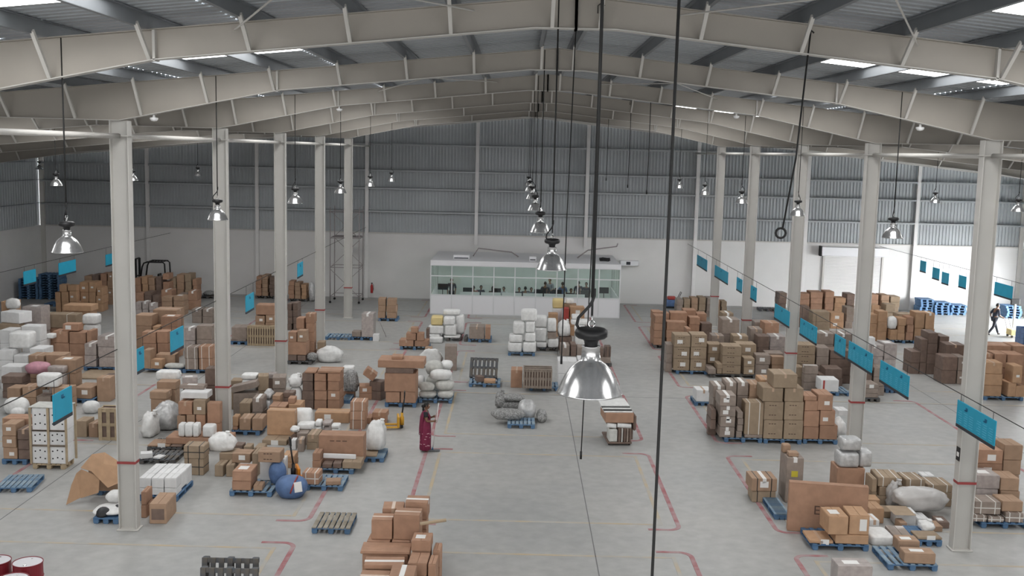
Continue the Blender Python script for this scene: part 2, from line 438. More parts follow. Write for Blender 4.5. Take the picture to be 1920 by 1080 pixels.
# side walls, front wall (behind the camera); the right one has a dock opening
wl = MB().box(RX - HW - .3, RX - HW, YF, YB, 0, 3.95).build('wall_left', 'white_wall'); st(wl)
mb = MB(); ribbed(mb, (RX - HW - .08, YF, 3.9), (0, .3, 0), (0, 0, 1), 240, zr(RX + HW) - 3.8, .035, (1, 0, 0)); mb.build('wall_sheeting', 'galv_wall', parent=wl)
for z in (5.3, 6.68, 7.75): MB().box(RX - HW - .05, RX - HW + .15, YF, YB - .2, z, z + .02).build('girt', 'purlin', parent=wl)
for y in FR: MB().box(RX - HW - .02, RX - HW + .25, y - .1, y + .1, 0, 8.3).build('wall_column', 'steel', parent=wl)
D0, D1 = 51.5, 60.5
mb = MB().box(RX + HW, RX + HW + .3, YF, D0, 0, 3.95).box(RX + HW, RX + HW + .3, D1, YB, 0, 3.95)
wr = mb.build('wall_right', 'white_wall'); st(wr)
mb = MB(); ribbed(mb, (RX + HW + .08, YF, 3.9), (0, .3, 0), (0, 0, 1), 240, zr(RX + HW) - 3.8, .035, (-1, 0, 0)); mb.build('wall_sheeting', 'galv_wall', parent=wr)
for z in (5.3, 6.68, 7.75): MB().box(RX + HW - .15, RX + HW + .05, YF, YB - .2, z, z + .02).build('girt', 'purlin', parent=wr)
for y in FR: MB().box(RX + HW - .25, RX + HW + .02, y - .1, y + .1, 0, 8.3).build('wall_column', 'steel', parent=wr)
wf = st(MB().box(RX - HW - .3, RX + HW + .3, YF - .3, YF, 0, 4.6).box(RX - HW - .3, RX - 20, YF - .3, YF, 4.6, 8.4).box(RX + 20, RX + HW + .3, YF - .3, YF, 4.6, 8.4).box(RX - HW - .3, RX + HW + .3, YF - .3, YF, 8.4, 12).build('wall_front', 'white_wall'))
# glowing fill panels added in the unseen front wall to brighten camera-facing faces
for i in range(8): st(MB().box(RX - 20 + i * 5 + .04, RX - 15 + i * 5 - .04, YF - .18, YF - .12, 4.62, 8.38).build('fill_panel_%d' % (i + 1), 'fill_glow'))
# roller shutter door in the back wall
d1 = empty('door_1', (20.3, YB, 0)); st(d1, 'white roller shutter with housing box in the back wall')
MB().cbox(-2.05, 1.95, -.42, 0, 3.22, 3.75, .02).build('shutter_housing', 'office_white', parent=d1)
mb = MB()
for i in range(32): mb.cbox(-1.75, 1.65, -.05, -.02, i * .1 + .005, i * .1 + .098, .01)
o = mb.build('shutter_slats', 'white_wall', parent=d1); o['kind'] = 'structure'
for x in (-1.82, 1.72): MB().cbox(x - .06, x + .06, -.09, 0, 0, 3.22, .01).build('guide_rail', 'steel', parent=d1)
MB().cbox(-2.14, -2.04, -.40, 0, 3.2, 3.8, .01).build('drive_cover', 'black_rubber', parent=d1)
MB().cbox(.30, .55, -.435, -.42, 3.32, 3.62, .003).build('warning_sticker', 'sticker_yellow', parent=d1)
# ================================================================== GOODS: builders
rnd = random.Random(7)
def carton(name, x, y, z, w, d, h, yaw, look, opts):
    """a closed carton: body, two top flaps meeting at a seam (real gap), tape and labels as parts. origin at base centre."""
    mb = MB(); c = .012; hf = min(.012, h * .2); g = .004
    mb.cbox(-w / 2, w / 2, -d / 2, d / 2, 0, h - hf, c)
    if 'n' not in opts:
        if w >= d:
            mb.cbox(-w / 2 + .004, w / 2 - .004, -d / 2 + .004, -g, h - hf, h, .004); mb.cbox(-w / 2 + .004, w / 2 - .004, g, d / 2 - .004, h - hf, h, .004)
        else:
            mb.cbox(-w / 2 + .004, -g, -d / 2 + .004, d / 2 - .004, h - hf, h, .004); mb.cbox(g, w / 2 - .004, -d / 2 + .004, d / 2 - .004, h - hf, h, .004)
    else: mb.cbox(-w / 2 + .004, w / 2 - .004, -d / 2 + .004, d / 2 - .004, h - hf, h, .004)
    ti = R(-14) if 'v' in opts else R(36) if 'w' in opts else 0
    o = mb.build(name, look, loc=(x, y, z + abs(math.sin(ti)) * w * .5), rot=(0, ti, R(yaw)))
    if 't' in opts or 'T' in opts:
        m = 'label' if 'T' in opts else 'tape'; t = MB(); b = .035 if 'T' not in opts else .05
        if w >= d: t.box(-w / 2 - .0015, w / 2 + .0015, -b, b, h, h + .0015).box(-w / 2 - .0015, -w / 2, -b, b, h - .1, h + .0015).box(w / 2, w / 2 + .0015, -b, b, h - .1, h + .0015)
        else: t.box(-b, b, -d / 2 - .0015, d / 2 + .0015, h, h + .0015).box(-b, b, -d / 2 - .0015, -d / 2, h - .12, h + .0015)
        t.build('packing_tape', m, parent=o)
    r = random.Random(int(x * 977 + z * 131))
    if 'l' in opts:   # front label
        lw = min(.22, w * .35); lh = lw * .75; lx = (r.random() - .5) * (w - lw) * .5; lz = h * .5 + (r.random() - .5) * h * .2
        MB().box(lx - lw / 2, lx + lw / 2, -d / 2 - .0015, -d / 2, lz - lh / 2, lz + lh / 2).build('paper_label', 'label', parent=o)
    if 'P' in opts:   # large sheet of paper on the front
        lw, lh = w * .36, h * .6; MB().box(w * .02, w * .02 + lw, -d / 2 - .0015, -d / 2, h * .2, h * .2 + lh).build('paper_label', 'label', parent=o)
    if 'a' in opts:   # label on top
        lw = min(.3, w * .5); MB().box(-lw / 2 - .03, lw / 2 - .03, -d * .22, d * .2, h + .0005, h + .0018).build('paper_label', 'label', parent=o)
    if 'y' in opts:
        MB().box(-.09, .08, -d / 2 - .0015, -d / 2, h * .58, h * .58 + .16).build('yellow_sticker', 'sticker_yellow', parent=o)
    if 's' in opts or 'b' in opts:
        m = 'strap' if 's' in opts else 'black_strap'
        for k in (-.28, .28):
            t = .0018; a = w * k
            MB().box(a - .012, a + .012, -d / 2 - t, -d / 2, 0, h + t).box(a - .012, a + .012, -d / 2 - t, d / 2 + t, h, h + t).box(a - .012, a + .012, d / 2, d / 2 + t, 0, h + t).build('strap', m, parent=o)
        if 'x' in opts:
            t = .0018; a = h * .5
            MB().box(-w / 2 - t, w / 2 + t, -d / 2 - t, -d / 2, a - .012, a + .012).box(-w / 2 - t, -w / 2, -d / 2 - t, d / 2, a - .012, a + .012).box(w / 2, w / 2 + t, -d / 2 - t, d / 2, a - .012, a + .012).build('strap', m, parent=o)
    if 'm' in opts:   # small printed marks along the top and bottom edge of the front
        for zz in (h * .78, h * .25):
            mb = MB()
            for k in range(3):
                a = -w * .25 + k * w * .14; mb.box(a, a + w * .10, -d / 2 - .0015, -d / 2, zz, zz + .025)
            mb.build('printed_mark', 'print_dark', parent=o)
    if 'q' in opts:   # red printed stripe
        MB().box(-w * .38, -w * .28, -d / 2 - .0015, -d / 2, h * .05, h * .95).build('red_stripe', 'red_box', parent=o)
    if 'h' in opts:   # punched hand holes
        for k in range(3):
            for q in (.28, .68): MB().lathe([(0, 0), (.022, 0), (.022, .003), (0, .003)], 10, T=Matrix.Translation((w * (-.3 + .3 * k), -d / 2, h * q + (.03 if k % 2 else 0))) @ Matrix.Rotation(R(90), 4, 'X')).build('hand_hole', 'black', parent=o)
    if 'p' in opts:   # recessed dark end panel
        MB().box(-w * .38, w * .38, -d / 2 - .0015, -d / 2, h * .2, h * .75).build('end_panel', 'dark_kraft', parent=o)
    if 'E' in opts:   # large stencilled capitals
        cu = bpy.data.curves.new('stencil_letters', 'FONT'); cu.body = 'ER'; cu.size = h * .26; cu.extrude = .001; cu.materials.append(M['print_dark'])
        tt = bpy.data.objects.new('tmp', cu); COL.objects.link(tt); bpy.context.view_layer.update(); me = bpy.data.meshes.new_from_object(tt.evaluated_get(bpy.context.evaluated_depsgraph_get())); bpy.data.objects.remove(tt); me.name = 'stencil_letters'; t = link('stencil_letters', me, o); t.location = (-w * .18, -d / 2 - .002, h * .38); t.rotation_euler = (R(90), 0, 0)
    return o
LAB = ['']
def blob(name, x, y, z, w, d, h, yaw, look, kind):
    """soft goods: rounded superellipsoid pushed about by noise; flat underside. kind: parcel (boxy), sack (pillow), bag (gathered neck), drape"""
    nu, nv = (28, 18) if kind in ('bag', 'heap') or look == 'plastic_grey' else (20, 12); e = {'parcel': .34, 'sack': .62, 'bag': .6, 'heap': .7, 'drum': .3, 'ball': .92}[kind]
    v = []; f = []; off = Vector((x * 3.1, y * 2.7, z * 5.3))
    sp = lambda c, p: math.copysign(abs(c) ** p, c)
    amp = {'parcel': .035, 'sack': .07, 'bag': .20, 'heap': .20, 'drum': .02, 'ball': .035}[kind] * (2.2 if look == 'plastic_grey' else 1)
    for j in range(nv + 1):
        ph = -math.pi / 2 + math.pi * j / nv
        for i in range(nu):
            th = 2 * math.pi * i / nu
            cx = sp(math.cos(ph), e if kind != 'sack' else .75) ; X = cx * sp(math.cos(th), e); Y = cx * sp(math.sin(th), e); Z = sp(math.sin(ph), e if kind != 'sack' else .9)
            p = Vector((X * w / 2, Y * d / 2, Z * h / 2))
            s = 1.0
            if kind == 'bag' and Z > .2: s = 1 - .35 * ((Z - .2) / .8)
            if kind == 'heap': s = 1 - .35 * max(0, Z)
            n = noise.noise(Vector((X, Y, Z)) * 1.7 + off) * amp + noise.noise(Vector((X, Y, Z)) * 4.5 + off) * amp * .5 + (abs(noise.noise(Vector((X, Y, Z)) * 6 + off)) * -amp * .9 if kind in ('bag', 'heap') else 0)
            k = 1 + n
            q = Vector((p.x * s * k, p.y * s * k, p.z * (1 + n * .6) + h / 2))
            q.z = max(q.z, 0.0) if Z > -.7 else max(0.0, min(q.z, h * .05))
            v.append(q)
    zmax = max(q.z for q in v); xm = max(abs(q.x) for q in v) * 2; ym = max(abs(q.y) for q in v) * 2
    for q in v: q.z *= h / zmax; q.x *= w / max(xm, w * .8); q.y *= d / max(ym, d * .8)
    for j in range(nv):
        for i in range(nu): f.append((j * nu + i, j * nu + (i + 1) % nu, (j + 1) * nu + (i + 1) % nu, (j + 1) * nu + i))
    f.append(tuple(range(nu - 1, -1, -1))); f.append(tuple(nv * nu + i for i in range(nu)))
    mb = MB().add(v, f); o = mb.build(name, look, smooth=True, loc=(x, y, z), rot=(0, 0, R(yaw)))
    if look == 'white_sack' and kind == 'sack' and w > .5 and 'black' in LAB[0]:
        for (px_, py_, s_) in ((-.12, -.5, .16), (.25, .1, .15)):
            T = Matrix.Translation((w * px_, d * py_ * .75, h * .62)) @ Matrix.Rotation(R(35 if py_ < 0 else 0), 4, 'X')
            MB().lathe([(0, -.06), (s_ * .8, -.05), (s_, 0), (s_ * .8, .05), (0, .06)], 14, T=T).build('black_patch', 'black_bag', parent=o, smooth=True)
    if kind == 'bag':
        MB().lathe([(.10, h * .86), (.06, h * .95), (.045, h * .985), (.06, h * 1.0), (.07, h + .03), (.03, h + .02), (.0, h + .01)], 9, T=Matrix.Translation((w * .12, 0, 0)) @ Matrix.Rotation(.12, 4, 'Y')).build('gathered_neck', look, parent=o, smooth=True)
    return o
PM = {}
def pallet_parts(w, d, style, fine):
    key = (round(w, 1), round(d, 1), style, fine)
    if key in PM: return PM[key]
    deck, body = {'blue': ('pallet_deck', 'pallet_blue'), 'deep': ('pallet_blue', 'pallet_blue'), 'dark': ('pallet_dark', 'pallet_dark'), 'wood': ('pallet_wood', 'pallet_blue'), 'crate': ('crate_wood', 'crate_wood'), 'grey': ('crate_grey', 'crate_grey')}[style]
    out = []
    n = 7; bw = .105
    if fine:
        me = MB().cbox(-bw / 2, bw / 2, -d / 2, d / 2, 0, .022, .004).mesh('deck_board', deck)
        for i in range(n): out.append(('deck_board', me, (-w / 2 + bw / 2 + (w - bw) * i / (n - 1), 0, .128)))
        me = MB().cbox(-w / 2, w / 2, -.05, .05, 0, .022, .004).mesh('stringer_board', body)
        for k in (-1, 0, 1): out.append(('stringer_board', me, (0, k * (d / 2 - .05), .106)))
        me = MB().cbox(-.065, .065, -.05, .05, 0, .084, .005).mesh('block', body)
        for k in (-1, 0, 1):
            for i in (-1, 0, 1): out.append(('block', me, (i * (w / 2 - .066), k * (d / 2 - .05), .022)))
        me = MB().cbox(-.05, .05, -d / 2, d / 2, 0, .022, .004).mesh('bottom_board', body)
        for i in (-1, 0, 1): out.append(('bottom_board', me, (i * (w / 2 - .066), 0, 0)))
    else:
        mb = MB()
        me = MB().box(-.065, .065, -d / 2, d / 2, 0, .11).mesh('stringer', body)
        for i in (-1, 0, 1): out.append(('stringer', me, (i * (w / 2 - .066), 0, 0)))
        mb = MB()
        for i in range(n): a = -w / 2 + bw / 2 + (w - bw) * i / (n - 1); mb.box(a - bw / 2, a + bw / 2, -d / 2, d / 2, .11, .15)
        out.append(('deck', mb.mesh('deck', deck), (0, 0, 0)))
    PM[key] = out
    return out
def pallet(name, x, y, z, w, d, yaw, style, fine, rot=None):
    o = empty(name, (x, y, z), R(yaw))
    if rot: o.rotation_euler = rot
    w0, d0 = round(w, 1), round(d, 1)
    for n, me, l in pallet_parts(w0, d0, style, fine): link(n, me, o, l)
    return o
def pallet_single(name, x, y, z, w, d, yaw, style):
    mb = MB()
    mb.cur = 0
    for i in (-1, 0, 1): mb.box(i * (w / 2 - .066) - .065, i * (w / 2 - .066) + .065, -d / 2, d / 2, 0, .11)
    for i in range(6): a = -w / 2 + .06 + (w - .12) * i / 5; mb.box(a - .06, a + .06, -d / 2, d / 2, .11, .14)
    return mb.build(name, {'deep': 'pallet_blue', 'blue': 'pallet_blue', 'dark': 'pallet_dark'}[style], loc=(x, y, z), rot=(0, 0, R(yaw)))
def crate(name, x, y, z, w, d, h, yaw, look, n=9):
    """slatted crate side: vertical slats over rails (a shallow slatted case)"""
    o = empty(name, (x, y, z), R(yaw))
    MB().cbox(-w / 2 + .03, w / 2 - .03, -d / 2 + .05, d / 2, .02, h - .02, .01).build('case', 'dark_kraft', parent=o)
    for zz in (0.0, h / 2 - .05, h - .1):
        MB().cbox(-w / 2, w / 2, -d / 2 + .02, -d / 2 + .045, zz, zz + .1, .004).build('rail', look, parent=o)
        MB().cbox(-w / 2, -w / 2 + .025, -d / 2 + .05, d / 2, zz, zz + .1, .004).build('rail', look, parent=o)
        MB().cbox(w / 2 - .025, w / 2, -d / 2 + .05, d / 2, zz, zz + .1, .004).build('rail', look, parent=o)
    sw = w / n * .55; me = MB().cbox(-sw / 2, sw / 2, 0, .02, 0, h, .004).mesh('slat', look)
    for i in range(n): link('slat', me, o, (-w / 2 + sw / 2 + (w - sw) * i / (n - 1), -d / 2, 0))
    me = MB().cbox(-w / 2, w / 2, -.05, .05, 0, .02, .004).mesh('top_slat', look)
    for k in range(max(2, int(d / .2))): link('top_slat', me, o, (0, -d / 2 + .06 + (d - .12) * k / max(1, int(d / .2) - 1), h))
    return o
PILES = ['back right tan wall', 'back-left big brown block', 'back-left small orange pile', 'big brown carton in left bay', 'black pallet behind white block', 'blue sack pallet', 'bottom edge', 'boxes behind lattice crate', 'broad stack behind left signs', 'brown block in left bay', 'brown cartons behind big lamp', 'brown heap right of third left column', 'brown pair by cabin', 'brown wall of cartons by forklift', 'by the nearest left column', 'carton stack on pallet by left wall side', 'cartons before the huge flat carton', 'clear bag pallet', 'cut-out cartons in left bay', 'dark brown slope', 'dark stack by nearest right column', 'dim stack beyond brown heap', 'far left floor', 'far right brown skyline', 'far right pallet stack by the dock', 'far right pallet stack one', 'far right pallet stack three', 'far right pallet stack two', 'far-left pallet tower inner', 'far-left pallet tower outer', 'flat load left of slatted crate', 'floor before grey cartons', 'floor by nearest left column', 'front right row stack', 'grey wrapped pair', 'greyish stack behind twin stacks', 'heap at the bottom centre', 'heap behind the torn carton', 'huge flat carton', 'labelled white carton pallet', 'large printed carton pallet', 'left edge by white tower', 'left wall-side heap', 'lone pallets', 'long bundle stack', 'long cartons behind printed carton', 'low clutter in left bay', 'low grey pallet load by left wall', 'low row before right skyline', 'mid right wrapped stacks', 'netted bundle', 'open cartons behind blue sacks', 'orange jack pallet', 'orange stack by nearest right column', 'pair before second left column', 'pair on bare pallet', 'pallet left of second left column', 'pallet of pale wraps at left', 'pallet with leaning pallet', 'plank-topped stack by second left column', 'red corner stack', 'reddish stack before long bundle', 'right edge stack', 'right front clutter', 'right front pallet by column', 'right orange stack on pallet', 'sack pallet', 'silver bag bed', 'silver scrap heap', 'silver topped carton', 'slab-topped stack', 'slatted crate pair', 'small pyramid pallet', 'small wrapped bundles mid-left', 'stack behind second right column', 'stack behind the slatted crate', 'stack behind white rolls', 'stack by third right column', 'stack right of nearest left column', 'stack right of third left column', 'strapped carton pair at aisle', 'strapped pair on floor', 'tall stack behind third left column', 'tan carton behind sack pallet', 'tan strapped cartons', 'tan twin stacks', 'tarped load', 'tumbled cartons behind slab stack', 'tumbled heap by second left column', 'two brown columns mid-left', 'white block behind nearest left column', 'white box pallet', 'white cabinets behind big lamp', 'white cartons at left edge', 'white clutter in left bay', 'white parcel stack by cabin', 'white sack stack', 'white sacks on second pallet', 'white sheets by second right column', 'white tower by left column', 'white-topped cabinet carton', 'wide tan stack', 'wrapped reddish cartons on pallet', 'wrapped tall case', 'yellow and red stack by cabin']
KINDS = ['bundle', 'cabinet_carton', 'carton', 'pallet', 'parcel', 'plastic_bag', 'sack', 'slatted_crate', 'stacked_pallet', 'white_carton', 'wrapped_carton']
LOOKS = ['blue', 'blue_sack', 'crate', 'crate_grey', 'crate_wood', 'dark', 'dark_kraft', 'deep', 'grey_kraft', 'grey_sack', 'kraft', 'net_grey', 'orange_kraft', 'pink_sack', 'plastic_grey', 'red_box', 'red_kraft', 'silver_wrap', 'tan', 'white_box', 'white_sack', 'wood', 'wrap_grey', 'yellow_box']
COLW = dict(kraft='brown', orange_kraft='orange-brown', red_kraft='reddish-brown', tan='tan', grey_kraft='greyish-brown', dark_kraft='dark brown', wrap_grey='film-wrapped grey', white_box='white', white_sack='white', grey_sack='off-white', silver_wrap='silver', plastic_grey='grey', net_grey='dark netted', blue_sack='blue', pink_sack='pink', yellow_box='yellow', red_box='red', deep='blue', blue='blue')
TW = 'bottom second third fourth fifth sixth seventh eighth ninth tenth eleventh twelfth thirteenth'.split()
OW = 'first second third fourth fifth sixth seventh eighth ninth tenth eleventh twelfth thirteenth fourteenth fifteenth sixteenth seventeenth eighteenth nineteenth twentieth'.split()
NOUN = dict(white_carton='carton', wrapped_carton='carton', plastic_bag='bag', stacked_pallet='pallet', cabinet_carton='carton', slatted_crate='crate')
def auto_label(k, look, opts, w, h, i, t, pn):
    n = NOUN.get(k, k); sh = ad = ''
    if n == 'carton':
        sh = 'tall' if h / w > 1.5 else 'flat' if h / w < .4 else ''
        ad = 'white-taped' if 'T' in opts else 'strapped' if 's' in opts or 'b' in opts else 'labelled' if 'l' in opts or 'P' in opts or 'a' in opts else ''
    return ' '.join(q for q in (sh, ad, COLW[look], n) if q) + (', %s from left' % OW[i] if i >= 0 else '') + ', %s tier, %s' % (TW[t], pn)
def build_row(r):
    k, x, y, z, w, d, h, yaw, look, opts, lab, pi = r
    k = KINDS[k]; look = LOOKS[look]; pn = PILES[pi]; LAB[0] = lab if isinstance(lab, str) else ''
    if isinstance(lab, tuple): lab = auto_label(k, look, opts, w, h, lab[0], lab[1], pn)
    if 'carton' in k: o = carton(k, x, y, z, w, d, h, yaw, look, opts); cat = 'box'; grp = 'cartons in the ' + pn
    elif k == 'pallet': o = pallet(k, x, y, z, w, d, yaw, look, 'f' in opts); cat = 'pallet'; grp = 'pallets on the floor'
    elif k == 'stacked_pallet': o = pallet_single('stacked_pallet', x, y, z, w, d, yaw, look); cat = 'pallet'; grp = 'stacked blue pallets'
    elif k == 'slatted_crate': o = crate(k, x, y, z, w, d, h, yaw, look, int(opts)); cat = 'crate'; grp = None
    else: o = blob(k, x, y, z, w, d, h, yaw, look, opts); cat = {'parcel': 'parcel', 'sack': 'sack', 'bag': 'bag', 'heap': 'bundle', 'drum': 'tub', 'ball': 'sack'}[opts]; grp = 'soft goods in the ' + pn
    return tag(o, lab, cat, grp)
